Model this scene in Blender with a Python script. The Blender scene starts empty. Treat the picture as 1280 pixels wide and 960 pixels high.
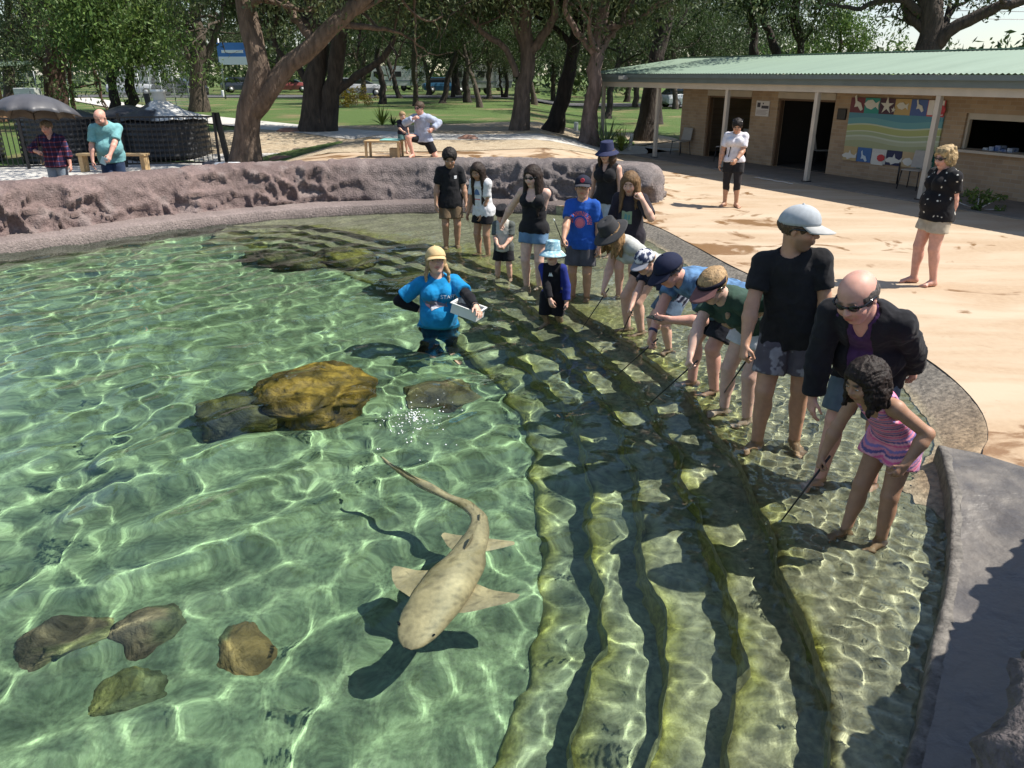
import bpy, bmesh, math, random
import numpy as np
from mathutils import Vector, Matrix, geometry
from mathutils.bvhtree import BVHTree

SC = bpy.context.scene
COL = SC.collection
R = math.radians

# ------------------------------------------------------------------ camera, sky, sun, exposure
cam_data = bpy.data.cameras.new('camera')
cam_data.sensor_width = 36.0
cam_data.lens = 27.03
cam_data.clip_start = 0.05
cam_data.clip_end = 3000
cam = bpy.data.objects.new('camera', cam_data)
COL.objects.link(cam)
cam.location = (0, 0, 2.4)
cam.rotation_euler = (R(68), 0, 0)
SC.camera = cam

SUN_ELEV = R(56)
SHADOW_DIR = Vector((-1.0, 0.02, 0)).normalized()          # where shadows fall
world = bpy.data.worlds.new('World')
SC.world = world
world.use_nodes = True
wn = world.node_tree
bg = wn.nodes['Background']
sky = wn.nodes.new('ShaderNodeTexSky')
sky.sky_type = 'NISHITA'
sky.sun_disc = False
sky.sun_elevation = SUN_ELEV
sun_from = -SHADOW_DIR
sky.sun_rotation = math.atan2(sun_from.x, sun_from.y)
sky.air_density = 1.0
sky.dust_density = 0.25
# soft white clouds mixed into the whole sky
tc = wn.nodes.new('ShaderNodeTexCoord')
mp = wn.nodes.new('ShaderNodeMapping'); mp.inputs['Scale'].default_value = (1, 1, 2.6)
cn = wn.nodes.new('ShaderNodeTexNoise'); cn.inputs['Scale'].default_value = 3.2; cn.inputs['Detail'].default_value = 7; cn.inputs['Roughness'].default_value = .55
cr = wn.nodes.new('ShaderNodeValToRGB'); cr.color_ramp.elements[0].position = .50; cr.color_ramp.elements[1].position = .72
cr.color_ramp.elements[1].color = (.85, .85, .85, 1)
mx = wn.nodes.new('ShaderNodeMix'); mx.data_type = 'RGBA'
mx.inputs['B'].default_value = (5.6, 6.0, 6.6, 1)
wn.links.new(tc.outputs['Generated'], mp.inputs['Vector']); wn.links.new(mp.outputs[0], cn.inputs['Vector'])
wn.links.new(cn.outputs['Fac'], cr.inputs['Fac']); wn.links.new(cr.outputs['Color'], mx.inputs['Factor'])
wn.links.new(sky.outputs[0], mx.inputs['A']); wn.links.new(mx.outputs['Result'], bg.inputs['Color'])
bg.inputs['Strength'].default_value = 0.095

sun = bpy.data.lights.new('sun', 'SUN')
sun.energy = 5.0
sun.angle = R(0.5)
sun.color = (1.0, 0.94, 0.84)
sun_obj = bpy.data.objects.new('sun', sun)
COL.objects.link(sun_obj)
sd = SHADOW_DIR * math.cos(SUN_ELEV); sd.z = -math.sin(SUN_ELEV)
sun_obj.rotation_euler = sd.to_track_quat('-Z', 'Y').to_euler()
sun.cycles.is_caustics_light = True

SC.view_settings.view_transform = 'Standard'
SC.view_settings.look = 'None'
SC.view_settings.gamma = 1
SC.view_settings.exposure = 0.62
SC.view_settings.use_curve_mapping = False
SC.cycles.use_denoising = True
SC.cycles.max_bounces = 10
SC.cycles.transparent_max_bounces = 12
SC.cycles.sample_clamp_indirect = 6
SC.cycles.caustics_reflective = False
SC.cycles.caustics_refractive = True

# ------------------------------------------------------------------ noise
def _hash(i, j, k, seed):
    n = (i * 374761393 + j * 668265263 + k * 2147483647 + seed * 144269504) & 0xffffffff
    n = ((n ^ (n >> 13)) * 1274126177) & 0xffffffff
    n = ((n ^ (n >> 16)) * 2246822519) & 0xffffffff
    return ((n ^ (n >> 15)) & 0xffffff) / float(0xffffff)
def vnoise(P, seed=0):
    P = np.asarray(P, dtype=np.float64)
    I = np.floor(P).astype(np.int64); Fr = P - I
    U = Fr * Fr * Fr * (Fr * (Fr * 6 - 15) + 10)
    out = 0
    for dx in (0, 1):
        wx = U[..., 0] if dx else 1 - U[..., 0]
        for dy in (0, 1):
            wy = U[..., 1] if dy else 1 - U[..., 1]
            for dz in (0, 1):
                wz = U[..., 2] if dz else 1 - U[..., 2]
                out = out + wx * wy * wz * _hash(I[..., 0] + dx, I[..., 1] + dy, I[..., 2] + dz, seed)
    return out * 2 - 1
def fbm(P, oct=4, seed=0, gain=.5, lac=2.03):
    P = np.asarray(P, dtype=np.float64); a = 1.0; s = 0; t = 0
    for o in range(oct):
        s = s + a * vnoise(P, seed + o * 17); t += a; a *= gain; P = P * lac
    return s / t
def worley(P, seed=0):
    P = np.asarray(P, dtype=np.float64); I = np.floor(P).astype(np.int64)
    f1 = np.full(P.shape[:-1], 9.0); f2 = f1.copy(); cid = np.zeros(P.shape[:-1])
    for dx in (-1, 0, 1):
        for dy in (-1, 0, 1):
            for dz in (-1, 0, 1):
                c = I + np.array([dx, dy, dz])
                h = [_hash(c[..., 0], c[..., 1], c[..., 2], seed + 91 * q) for q in range(4)]
                d = np.sqrt((c[..., 0] + h[0] - P[..., 0]) ** 2 + (c[..., 1] + h[1] - P[..., 1]) ** 2 + (c[..., 2] + h[2] - P[..., 2]) ** 2)
                n = d < f1
                f2 = np.where(n, f1, np.minimum(f2, d)); cid = np.where(n, h[3], cid); f1 = np.where(n, d, f1)
    return f1, f2, cid
def smooth(x):
    x = np.clip(x, 0, 1); return x * x * (3 - 2 * x)

# ------------------------------------------------------------------ materials (all node based)
def C4(c): return (c[0], c[1], c[2], 1.0)
MATS = {}
def mat(name, c1=(.5, .5, .5), c2=None, scale=8.0, rough=.8, bump=0.0, bscale=None, attr=False, spec=.5, metal=0.0, detail=5.0,
        stretch=(1, 1, 1), lo=.35, hi=.65, sub=0.0, trans=0.0, emit=None, sheen=0.0, amix=.25, rough2=None, bdist=.01, coord='Object'):
    if name in MATS: return MATS[name]
    m = bpy.data.materials.new(name); m.use_nodes = True; MATS[name] = m
    nt = m.node_tree; N = nt.nodes; L = nt.links; b = N['Principled BSDF']
    b.inputs['Roughness'].default_value = rough; b.inputs['Metallic'].default_value = metal
    b.inputs['Specular IOR Level'].default_value = spec
    t = N.new('ShaderNodeTexCoord'); mpn = N.new('ShaderNodeMapping'); mpn.inputs['Scale'].default_value = stretch
    L.new(t.outputs[coord], mpn.inputs['Vector'])
    base = None
    if c2 is not None or attr:
        n = N.new('ShaderNodeTexNoise'); n.inputs['Scale'].default_value = scale; n.inputs['Detail'].default_value = detail
        L.new(mpn.outputs[0], n.inputs['Vector'])
        r = N.new('ShaderNodeMapRange'); r.inputs['From Min'].default_value = lo; r.inputs['From Max'].default_value = hi
        L.new(n.outputs['Fac'], r.inputs['Value'])
        x = N.new('ShaderNodeMix'); x.data_type = 'RGBA'
        L.new(r.outputs[0], x.inputs['Factor'])
        if attr:
            a = N.new('ShaderNodeAttribute'); a.attribute_name = 'Col'
            d = N.new('ShaderNodeMix'); d.data_type = 'RGBA'; d.blend_type = 'MULTIPLY'; d.inputs['Factor'].default_value = 1
            L.new(a.outputs['Color'], d.inputs['A']); d.inputs['B'].default_value = C4((1 - amix,) * 3)
            L.new(a.outputs['Color'], x.inputs['A']); L.new(d.outputs['Result'], x.inputs['B'])
        else:
            x.inputs['A'].default_value = C4(c1); x.inputs['B'].default_value = C4(c2)
        L.new(x.outputs['Result'], b.inputs['Base Color'])
        if rough2 is not None:
            rr = N.new('ShaderNodeMapRange'); rr.inputs['To Min'].default_value = rough; rr.inputs['To Max'].default_value = rough2
            L.new(r.outputs[0], rr.inputs['Value']); L.new(rr.outputs[0], b.inputs['Roughness'])
    else:
        b.inputs['Base Color'].default_value = C4(c1)
    if bump:
        n2 = N.new('ShaderNodeTexNoise'); n2.inputs['Scale'].default_value = bscale or scale * 3; n2.inputs['Detail'].default_value = 6
        L.new(mpn.outputs[0], n2.inputs['Vector'])
        bp = N.new('ShaderNodeBump'); bp.inputs['Strength'].default_value = bump; bp.inputs['Distance'].default_value = bdist
        L.new(n2.outputs['Fac'], bp.inputs['Height']); L.new(bp.outputs[0], b.inputs['Normal'])
    if sub:
        b.inputs['Subsurface Weight'].default_value = sub; b.inputs['Subsurface Radius'].default_value = (.02, .008, .004); b.inputs['Subsurface Scale'].default_value = .5
    if sheen: b.inputs['Sheen Weight'].default_value = sheen
    if emit:
        b.inputs['Emission Color'].default_value = C4(emit); b.inputs['Emission Strength'].default_value = 1
    return m

# ------------------------------------------------------------------ mesh helpers
def link(name, me, m=None, parent=None):
    o = bpy.data.objects.new(name, me); COL.objects.link(o)
    if m is not None and me is not None and len(me.materials) == 0: me.materials.append(m)
    if parent is not None: o.parent = parent
    return o
def tag(o, label=None, cat=None, group=None, kind=None):
    if label: o['label'] = label
    if cat: o['category'] = cat
    if group: o['group'] = group
    if kind: o['kind'] = kind
    return o
def empty(name, loc=(0, 0, 0), rz=0.0):
    o = bpy.data.objects.new(name, None); COL.objects.link(o)
    o.location = loc; o.rotation_euler = (0, 0, rz); o.empty_display_size = .2
    return o
def mesh_np(name, V, Fq, smoothf=True, col=None):
    """V (n,3); Fq (m,3|4) index array"""
    V = np.asarray(V, dtype=np.float32); Fq = np.asarray(Fq, dtype=np.int32)
    me = bpy.data.meshes.new(name); k = Fq.shape[1]
    me.vertices.add(len(V)); me.vertices.foreach_set('co', V.ravel())
    me.loops.add(Fq.size); me.loops.foreach_set('vertex_index', Fq.ravel())
    me.polygons.add(len(Fq)); me.polygons.foreach_set('loop_start', np.arange(0, Fq.size, k, dtype=np.int32))
    me.update(calc_edges=True)
    if smoothf: me.polygons.foreach_set('use_smooth', np.ones(len(Fq), dtype=bool))
    if col is not None:
        a = me.color_attributes.new('Col', 'FLOAT_COLOR', 'POINT')
        c = np.ones((len(V), 4), dtype=np.float32); c[:, :3] = col; a.data.foreach_set('color', c.ravel())
    return me
def grid_faces(nu, nv, closed=False):
    i = np.arange(nu * nv).reshape(nu, nv)
    if closed: i = np.vstack([i, i[:1]])
    return np.stack([i[:-1, :-1], i[1:, :-1], i[1:, 1:], i[:-1, 1:]], -1).reshape(-1, 4)
class MB:
    """collects boxes, bars, tubes and lathes into one mesh"""
    def __init__(s): s.v = []; s.f = []; s.n = 0; s.c = []
    def add(s, V, Fl, col=(1, 1, 1)):
        V = [tuple(map(float, v)) for v in V]
        s.v += V; s.c += [col] * len(V); s.f += [tuple(int(i) + s.n for i in f) for f in Fl]; s.n += len(V); return s
    def box(s, x0, x1, y0, y1, z0, z1, col=(1, 1, 1)):
        V = [(x, y, z) for z in (z0, z1) for x, y in ((x0, y0), (x1, y0), (x1, y1), (x0, y1))]
        return s.add(V, [(3, 2, 1, 0), (4, 5, 6, 7), (0, 1, 5, 4), (1, 2, 6, 5), (2, 3, 7, 6), (3, 0, 4, 7)], col)
    def bar(s, a, b, w, d, up=(0, 0, 1), col=(1, 1, 1)):
        a = Vector(a); b = Vector(b); t = (b - a).normalized(); u = Vector(up)
        if abs(t.dot(u)) > .98: u = Vector((1, 0, 0))
        x = t.cross(u).normalized(); y = x.cross(t)
        V = [p + x * sx * w / 2 + y * sy * d / 2 for p in (a, b) for sx, sy in ((-1, -1), (1, -1), (1, 1), (-1, 1))]
        return s.add(V, [(3, 2, 1, 0), (4, 5, 6, 7), (0, 1, 5, 4), (1, 2, 6, 5), (2, 3, 7, 6), (3, 0, 4, 7)], col)
    def tube(s, pts, rad, seg=8, cap=True, col=(1, 1, 1)):
        pts = [Vector(p) for p in pts]; n = len(pts)
        if not hasattr(rad, '__len__'): rad = [rad] * n
        V = []; px = None
        for i in range(n):
            t = (pts[min(i + 1, n - 1)] - pts[max(i - 1, 0)])
            t = t.normalized() if t.length > 1e-9 else Vector((0, 0, 1))
            if px is None:
                u = Vector((0, 0, 1)) if abs(t.z) < .9 else Vector((1, 0, 0)); px = u.cross(t).normalized()
            else:
                px = (px - t * px.dot(t)).normalized()
            py = t.cross(px)
            for k in range(seg):
                a = 2 * math.pi * k / seg; V.append(pts[i] + (px * math.cos(a) + py * math.sin(a)) * rad[i])
        Fl = [(i * seg + k, i * seg + (k + 1) % seg, (i + 1) * seg + (k + 1) % seg, (i + 1) * seg + k) for i in range(n - 1) for k in range(seg)]
        if cap: Fl += [tuple(range(seg - 1, -1, -1)), tuple((n - 1) * seg + k for k in range(seg))]
        return s.add(V, Fl, col)
    def lathe(s, prof, seg=24, loc=(0, 0, 0), col=(1, 1, 1), cap=True):
        V = [(loc[0] + r * math.cos(2 * math.pi * k / seg), loc[1] + r * math.sin(2 * math.pi * k / seg), loc[2] + z) for r, z in prof for k in range(seg)]
        n = len(prof)
        Fl = [(i * seg + k, i * seg + (k + 1) % seg, (i + 1) * seg + (k + 1) % seg, (i + 1) * seg + k) for i in range(n - 1) for k in range(seg)]
        if cap: Fl += [tuple(range(seg - 1, -1, -1)), tuple((n - 1) * seg + k for k in range(seg))]
        return s.add(V, Fl, col)
    def mesh(s, name, sm=False):
        me = bpy.data.meshes.new(name); me.from_pydata(s.v, [], s.f)
        if sm: me.polygons.foreach_set('use_smooth', np.ones(len(me.polygons), dtype=bool))
        a = me.color_attributes.new('Col', 'FLOAT_COLOR', 'POINT')
        a.data.foreach_set('color', np.array([(*c, 1) for c in s.c], dtype=np.float32).ravel())
        me.update(); return me
    def build(s, name, m, parent=None, sm=False, bev=0.0):
        o = link(name, s.mesh(name, sm), m, parent)
        if bev:
            b = o.modifiers.new('bevel', 'BEVEL'); b.width = bev; b.segments = 2; b.limit_method = 'ANGLE'
        return o
def catmull(P, n, closed=False):
    """evenly spaced smooth curve through control points P -> (n,d)"""
    P = np.asarray(P, dtype=float)
    Q = np.vstack([P[-1:], P, P[:2]]) if closed else np.vstack([2 * P[0] - P[1], P, 2 * P[-1] - P[-2]])
    out = []
    m = len(P) if closed else len(P) - 1
    for i in range(m):
        p0, p1, p2, p3 = Q[i:i + 4]
        for t in np.linspace(0, 1, 24, endpoint=False):
            out.append(.5 * (2 * p1 + (p2 - p0) * t + (2 * p0 - 5 * p1 + 4 * p2 - p3) * t * t + (3 * p1 - p0 - 3 * p2 + p3) * t ** 3))
    out.append(P[0] if closed else P[-1]); out = np.array(out)
    return out
def resample(C, n):
    C = np.asarray(C); d = np.r_[0, np.cumsum(np.linalg.norm(np.diff(C[:, :2], axis=0), axis=1))]
    t = np.linspace(0, d[-1], n)
    return np.stack([np.interp(t, d, C[:, k]) for k in range(C.shape[1])], 1), d[-1]
def normals2(C):
    t = np.gradient(C[:, :2], axis=0); t /= np.linalg.norm(t, axis=1)[:, None] + 1e-12
    return np.stack([-t[:, 1], t[:, 0]], 1)
def inside(poly, X, Y):
    poly = np.asarray(poly); r = np.zeros(np.shape(X), dtype=bool); n = len(poly); j = n - 1
    for i in range(n):
        xi, yi = poly[i]; xj, yj = poly[j]
        c = ((yi > Y) != (yj > Y)) & (X < (xj - xi) * (Y - yi) / (yj - yi + 1e-15) + xi)
        r ^= c; j = i
    return r
def region(name, outer, holes, m, zf, pts=(), parent=None, dens=None):
    """flat region with holes, filled with a constrained triangulation and lifted to zf(X,Y)"""
    P = []; E = []
    for lp in [outer] + list(holes):
        s = len(P); P += [Vector((float(a), float(b))) for a, b in lp]; n = len(lp)
        E += [(s + i, s + (i + 1) % n) for i in range(n)]
    if dens:
        x0, x1, y0, y1, st = dens
        X, Y = np.meshgrid(np.arange(x0, x1, st), np.arange(y0, y1, st)); X = X.ravel() + .13 * st * np.sin(Y.ravel() * 7); Y = Y.ravel()
        k = inside(outer, X, Y)
        for h in holes: k &= ~inside(h, X, Y)
        P += [Vector((float(a), float(b))) for a, b in zip(X[k], Y[k])]
    r = geometry.delaunay_2d_cdt(P, E, [], 0, 1e-5)
    V = np.array([(v.x, v.y) for v in r[0]]); T = np.array([f for f in r[2]])
    c = V[T].mean(1); k = inside(outer, c[:, 0], c[:, 1])
    for h in holes: k &= ~inside(h, c[:, 0], c[:, 1])
    T = T[k]
    a = V[T]; area = (a[:, 1, 0] - a[:, 0, 0]) * (a[:, 2, 1] - a[:, 0, 1]) - (a[:, 1, 1] - a[:, 0, 1]) * (a[:, 2, 0] - a[:, 0, 0])
    T[area < 0] = T[area < 0][:, ::-1]
    me = mesh_np(name, np.c_[V, zf(V[:, 0], V[:, 1])], T)
    return link(name, me, m, parent)
# ------------------------------------------------------------------ where a photograph position lies in the place
_cp, _sp, _F, CH = math.cos(R(22)), math.sin(R(22)), 961.0, 2.4
def _ray(u, v):
    x = (u - 640) / _F; y = -(v - 480) / _F
    return (x, _cp + y * _sp, -_sp + y * _cp)
def at(u, v, z=0.0):
    d = _ray(u, v); t = (z - CH) / d[2]; return (d[0] * t, d[1] * t, z)
def atY(u, v, Y):
    d = _ray(u, v); t = Y / d[1]; return (d[0] * t, Y, CH + d[2] * t)
WATER_Z = -0.15
# pool outline: near point first, anticlockwise (right side, far wall, left side)
lip_pts = [(.35, .55), (.95, 1.25), (1.30, 1.75), (1.52, 2.12), (1.76, 2.46), (2.01, 2.86), (2.33, 3.34), (2.68, 3.97), (2.93, 4.58)]
ramp_pts = [(3.30, 4.80), (3.62, 5.45), (3.76, 6.32), (3.70, 7.2), (3.50, 8.1), (3.02, 9.9), (2.72, 11.6), (2.46, 13.0), (2.0, 14.2)]
wall_pts = [(1.35, 14.95), (.6, 15.35), (-.4, 15.5), (-1.27, 15.5), (-2.3, 15.4), (-3.75, 15.0), (-5.02, 14.3), (-6.1, 13.4), (-6.96, 12.4), (-7.8, 11.5), (-8.8, 10.0), (-9.3, 8.2), (-9.2, 6.3), (-8.4, 4.2), (-7.0, 2.3), (-5.2, 1.0), (-3, .35), (-1, .2)]
POOL = catmull(lip_pts + ramp_pts + wall_pts, 0, closed=True)[:-1]
POOL, _ = resample(np.vstack([POOL, POOL[:1]]), 260); POOL = POOL[:-1]
def gz(X, Y):
    X = np.asarray(X, float); Y = np.asarray(Y, float)
    d = np.full(X.shape, 99.0)
    for px_, py_ in POOL[::3]: d = np.minimum(d, np.hypot(X - px_, Y - py_))
    up = .60 * smooth((X + 7.2) / 3.0) * smooth((3.9 - X) / 3.4) * smooth((Y - 12.6) / 2.6)
    far = .60 * smooth((Y - 19.5) / 7) * smooth((4.2 - X) / 4.5)
    return np.maximum(up * smooth((d - .75) / .8) + .16 * smooth((-X - 4) / 5) * smooth((Y - 14) / 6) * (1 - smooth((Y - 20) / 6)), far)
def dip(X, Y):
    """the paving falls slightly towards the low kerb at the near right edge"""
    X = np.asarray(X, float); Y = np.asarray(Y, float); d = np.full(X.shape, 99.0)
    L_ = catmull(lip_pts, 0)[::8]
    for px_, py_ in L_: d = np.minimum(d, np.hypot(X - px_, Y - py_))
    return -.085 * smooth((.50 - d) / .40) * smooth((4.25 - Y) / .6)
def gz1(x, y): return float(gz(x, y))

# ------------------------------------------------------------------ ground, deck, path
def node_mat(name):
    m = bpy.data.materials.new(name); m.use_nodes = True; MATS[name] = m
    return m, m.node_tree.nodes, m.node_tree.links, m.node_tree.nodes['Principled BSDF']
def nz(N, L, vec, scale, detail=5, rough=.5, dist=0.0):
    n = N.new('ShaderNodeTexNoise'); n.inputs['Scale'].default_value = scale; n.inputs['Detail'].default_value = detail; n.inputs['Roughness'].default_value = rough; n.inputs['Distortion'].default_value = dist
    L.new(vec, n.inputs['Vector']); return n.outputs['Fac']
def rng(N, L, v, a, b, c=0.0, d=1.0):
    r = N.new('ShaderNodeMapRange'); r.inputs['From Min'].default_value = a; r.inputs['From Max'].default_value = b; r.inputs['To Min'].default_value = c; r.inputs['To Max'].default_value = d
    L.new(v, r.inputs['Value']); return r.outputs[0]
def mixc(N, L, f, a, b, mode='MIX'):
    x = N.new('ShaderNodeMix'); x.data_type = 'RGBA'; x.blend_type = mode
    if isinstance(f, float): x.inputs['Factor'].default_value = f
    else: L.new(f, x.inputs['Factor'])
    for s, q in (('A', a), ('B', b)):
        if isinstance(q, tuple): x.inputs[s].default_value = C4(q)
        else: L.new(q, x.inputs[s])
    return x.outputs['Result']
def mul(N, L, a, b, op='MULTIPLY'):
    x = N.new('ShaderNodeMath'); x.operation = op
    for i, q in enumerate((a, b)):
        if isinstance(q, (int, float)): x.inputs[i].default_value = q
        else: L.new(q, x.inputs[i])
    return x.outputs[0]
def bumpn(N, L, b, h, st, dist):
    p = N.new('ShaderNodeBump'); p.inputs['Strength'].default_value = st; p.inputs['Distance'].default_value = dist
    L.new(h, p.inputs['Height']); L.new(p.outputs[0], b.inputs['Normal'])

def deck_material():
    m, N, L, b = node_mat('sand_coloured_concrete')
    t = N.new('ShaderNodeTexCoord'); ob = t.outputs['Object']
    mp_ = N.new('ShaderNodeMapping'); mp_.inputs['Rotation'].default_value = (0, 0, R(22)); mp_.inputs['Scale'].default_value = (.35, 1.3, 1); L.new(ob, mp_.inputs['Vector'])
    big = nz(N, L, mp_.outputs[0], 1.1, 4, .55, .6); fine = nz(N, L, ob, 14, 6, .6); grit = nz(N, L, ob, 160, 3)
    c = mixc(N, L, rng(N, L, fine, .3, .7), (.43, .318, .21), (.37, .262, .168))
    c = mixc(N, L, rng(N, L, big, .38, .62), c, (.475, .38, .275))
    # water tramped out of the pool: dark, glossy patches, denser by the edge
    sx = N.new('ShaderNodeSeparateXYZ'); L.new(ob, sx.inputs[0])
    near = rng(N, L, sx.outputs['X'], 5.6, 2.6); splash = nz(N, L, ob, 1.1, 6, .62, 1.0)
    th = mul(N, L, near, .12); wet = rng(N, L, mul(N, L, splash, th, 'ADD'), .615, .68)
    mp2 = N.new('ShaderNodeMapping'); mp2.inputs['Scale'].default_value = (1.2, 3.5, 1); L.new(ob, mp2.inputs['Vector'])
    sp2 = rng(N, L, nz(N, L, mp2.outputs[0], 2.2, 5, .6, .8), .63, .72); wet = mul(N, L, wet, mul(N, L, sp2, .4), 'MAXIMUM')
    c = mixc(N, L, wet, c, (.24, .135, .06))
    L.new(c, b.inputs['Base Color']); L.new(rng(N, L, wet, 0, 1, .85, .30), b.inputs['Roughness'])
    bumpn(N, L, b, mul(N, L, fine, mul(N, L, grit, .4), 'ADD'), .25, .01)
    return m
def lawn_material():
    m, N, L, b = node_mat('park_grass')
    t = N.new('ShaderNodeTexCoord'); ob = t.outputs['Object']
    a = nz(N, L, ob, .35, 5, .6); f = nz(N, L, ob, 6, 5, .7); g = nz(N, L, ob, 60, 3)
    c = mixc(N, L, rng(N, L, f, .3, .7), (.055, .105, .018), (.085, .14, .028))
    c = mixc(N, L, rng(N, L, a, .52, .66), c, (.20, .16, .075))
    L.new(c, b.inputs['Base Color']); b.inputs['Roughness'].default_value = .95
    bumpn(N, L, b, g, .8, .04); return m
def mulch_material():
    m, N, L, b = node_mat('straw_mulch')
    t = N.new('ShaderNodeTexCoord'); ob = t.outputs['Object']
    f = nz(N, L, ob, 4, 6, .65); g = nz(N, L, ob, 45, 4, .7)
    c = mixc(N, L, rng(N, L, f, .35, .65), (.46, .38, .26), (.30, .215, .13)); c = mixc(N, L, rng(N, L, g, .45, .7), c, (.58, .50, .38))
    L.new(c, b.inputs['Base Color']); b.inputs['Roughness'].default_value = .95; bumpn(N, L, b, g, .9, .03); return m

DECK = deck_material(); LAWN = lawn_material(); MULCH = mulch_material()
CONC = mat('pale_concrete', (.56, .54, .50), (.46, .44, .41), scale=3, rough=.85, bump=.2, bscale=60)

deck_outer = catmull([(-14, -4), (0, -5), (12, -4), (17, 4), (17.5, 16), (14, 26), (8, 31), (4.6, 28.5), (3.2, 24.5), (.8, 21.0), (-3.5, 19.9), (-8.2, 19.7), (-11, 19.3), (-15, 17), (-16, 8)], 0, closed=True)[::6]
apron_chain = [(.30, .20), (.80, -.20), (2.2, .40), (3.8, 1.6), (5.0, 2.6), (5.4, 3.6), (4.6, 3.9), (3.9, 4.1), (3.45, 4.35), (3.16, 4.66)]
_k0 = int(np.argmin(np.hypot(POOL[:60, 0] - 3.05, POOL[:60, 1] - 4.70)))
_in = np.array(apron_chain); _in = _in + .10 * (np.array([2.6, 2.6]) - _in) / np.linalg.norm(np.array([2.6, 2.6]) - _in, axis=1)[:, None]
deck_hole = np.vstack([_in, POOL[_k0 + 1:]])
deck = region('deck', deck_outer, [deck_hole], DECK, lambda X, Y: gz(X, Y), dens=(-16, 18, -5, 31, .7)); tag(deck, kind='structure')
hole = deck_outer * .93 + np.array([0, 13.0]) * .07
ground = region('ground', [(-600, -300), (600, -300), (600, 900), (-600, 900)], [hole], LAWN, lambda X, Y: gz(X, Y) - .03, dens=(-60, 40, -30, 90, 2.5)); tag(ground, kind='structure')
# garden bed of straw mulch behind the wall, pale concrete paths through the park
bed = catmull([(-9.6, 19.6), (-4.5, 19.6), (0, 20.4), (2.9, 23.6), (4.4, 28.3), (6.5, 31.5), (5, 35), (1, 33.0), (-3, 30.5), (-7.5, 29.5), (-10.5, 26), (-11.2, 22.5)], 0, closed=True)[::6]
o = region('garden_bed', bed, [], MULCH, lambda X, Y: gz(X, Y) + .012, dens=(-12, 8, 20, 36, .6)); tag(o, kind='structure')
def ribbon(name, pts, w, m, lift, n=90):
    C, _ = resample(catmull(pts, 0), n); Nn = normals2(C); ws = np.linspace(-.5, .5, 5)
    V = np.array([[(*(C[i] + Nn[i] * w * t),) for t in ws] for i in range(n)]).reshape(-1, 2)
    me = mesh_np(name, np.c_[V, gz(V[:, 0], V[:, 1]) + lift], grid_faces(n, 5)); ob = link(name, me, m)
    bm = bmesh.new(); bm.from_mesh(me); bmesh.ops.recalc_face_normals(bm, faces=bm.faces[:])
    if bm.faces[0].normal.z < 0: bmesh.ops.reverse_faces(bm, faces=bm.faces[:])
    bm.to_mesh(me); bm.free(); tag(ob, kind='structure'); return ob
ribbon('path', [(-34, 64), (-22, 47), (-15.5, 37.5), (-10.0, 31), (-6.2, 27.0), (-2.6, 24.6), (.6, 24.6), (3.4, 26.2), (5, 27.8)], 2.2, CONC, .022)
ribbon('forecourt', [(-22, 17.5), (-15, 18.2), (-11.2, 19.8), (-9.0, 20.9), (-6.4, 21.2)], 3.2, CONC, .030, n=60)

# ------------------------------------------------------------------ pool: ledge, steps, floor, walls
ledgeE = [(.10, .80), (.70, 1.45), (1.10, 2.0), (1.36, 2.6), (1.50, 3.17), (1.53, 3.80), (1.57, 4.54), (1.58, 5.46), (1.50, 6.37), (1.22, 7.44), (.75, 8.70), (.05, 10.2), (-.9, 11.5), (-2.1, 12.7), (-3.6, 13.9), (-5.2, 14.0)]
ledgeO = [(.35, .55), (.98, 1.28), (1.33, 1.78), (1.60, 2.22), (2.02, 2.86), (2.34, 3.34), (2.70, 3.97), (3.66, 5.45), (3.80, 6.32), (3.72, 7.3), (3.40, 8.6), (2.80, 11.4), (2.1, 14.4), (.0, 15.7), (-2.5, 15.6), (-5.2, 14.5)]
NS = 420
_cE = catmull(ledgeE, 0); _cO = catmull(ledgeO, 0)
_par = np.linspace(0, len(_cE) - 1, NS); EC = np.stack([np.interp(_par, np.arange(len(_cE)), _cE[:, k]) for k in (0, 1)], 1); OC = np.stack([np.interp(_par, np.arange(len(_cO)), _cO[:, k]) for k in (0, 1)], 1)
_dd = np.linalg.norm(OC[:, None] - np.vstack([POOL[:140]])[None], axis=2); OC = np.vstack([POOL[:140]])[_dd.argmin(1)]
_k = np.ones(9) / 9; OC = np.stack([np.convolve(np.pad(OC[:, q], 4, mode='edge'), _k, 'valid') for q in (0, 1)], 1)
EN = normals2(EC)                                                         # points into the deep water
arc = np.r_[0, np.cumsum(np.linalg.norm(np.diff(EC, axis=0), axis=1))]
isramp = smooth((EC[:, 1] - 4.2) / .9) * smooth((14.2 - OC[:, 1]) / .8)
POOLSTONE = mat('wet_pool_concrete', attr=True, scale=22, rough=.6, bump=.6, bscale=34, amix=.5, bdist=.02)
def stone_colour(V, base, algae, al, seed):
    n = fbm(V * 2.6, 4, seed); n2 = fbm(V * 9, 3, seed + 5)
    c = np.array(base)[None] * (1 + .35 * n + .25 * n2)[:, None]
    a = np.clip(al + .55 * fbm(V * 3.3, 4, seed + 9), 0, 1)[:, None]
    return np.clip(c * (1 - a) + a * np.array(algae)[None] * (1 + .3 * n2)[:, None], .01, 1)
def nn3(x, y, z=0.0): return np.stack([x, y, np.full(np.shape(x), z)], -1)
edge_j = .06 * fbm(np.c_[arc * 2.2, 0 * arc, 0 * arc], 4, 3)
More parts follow.
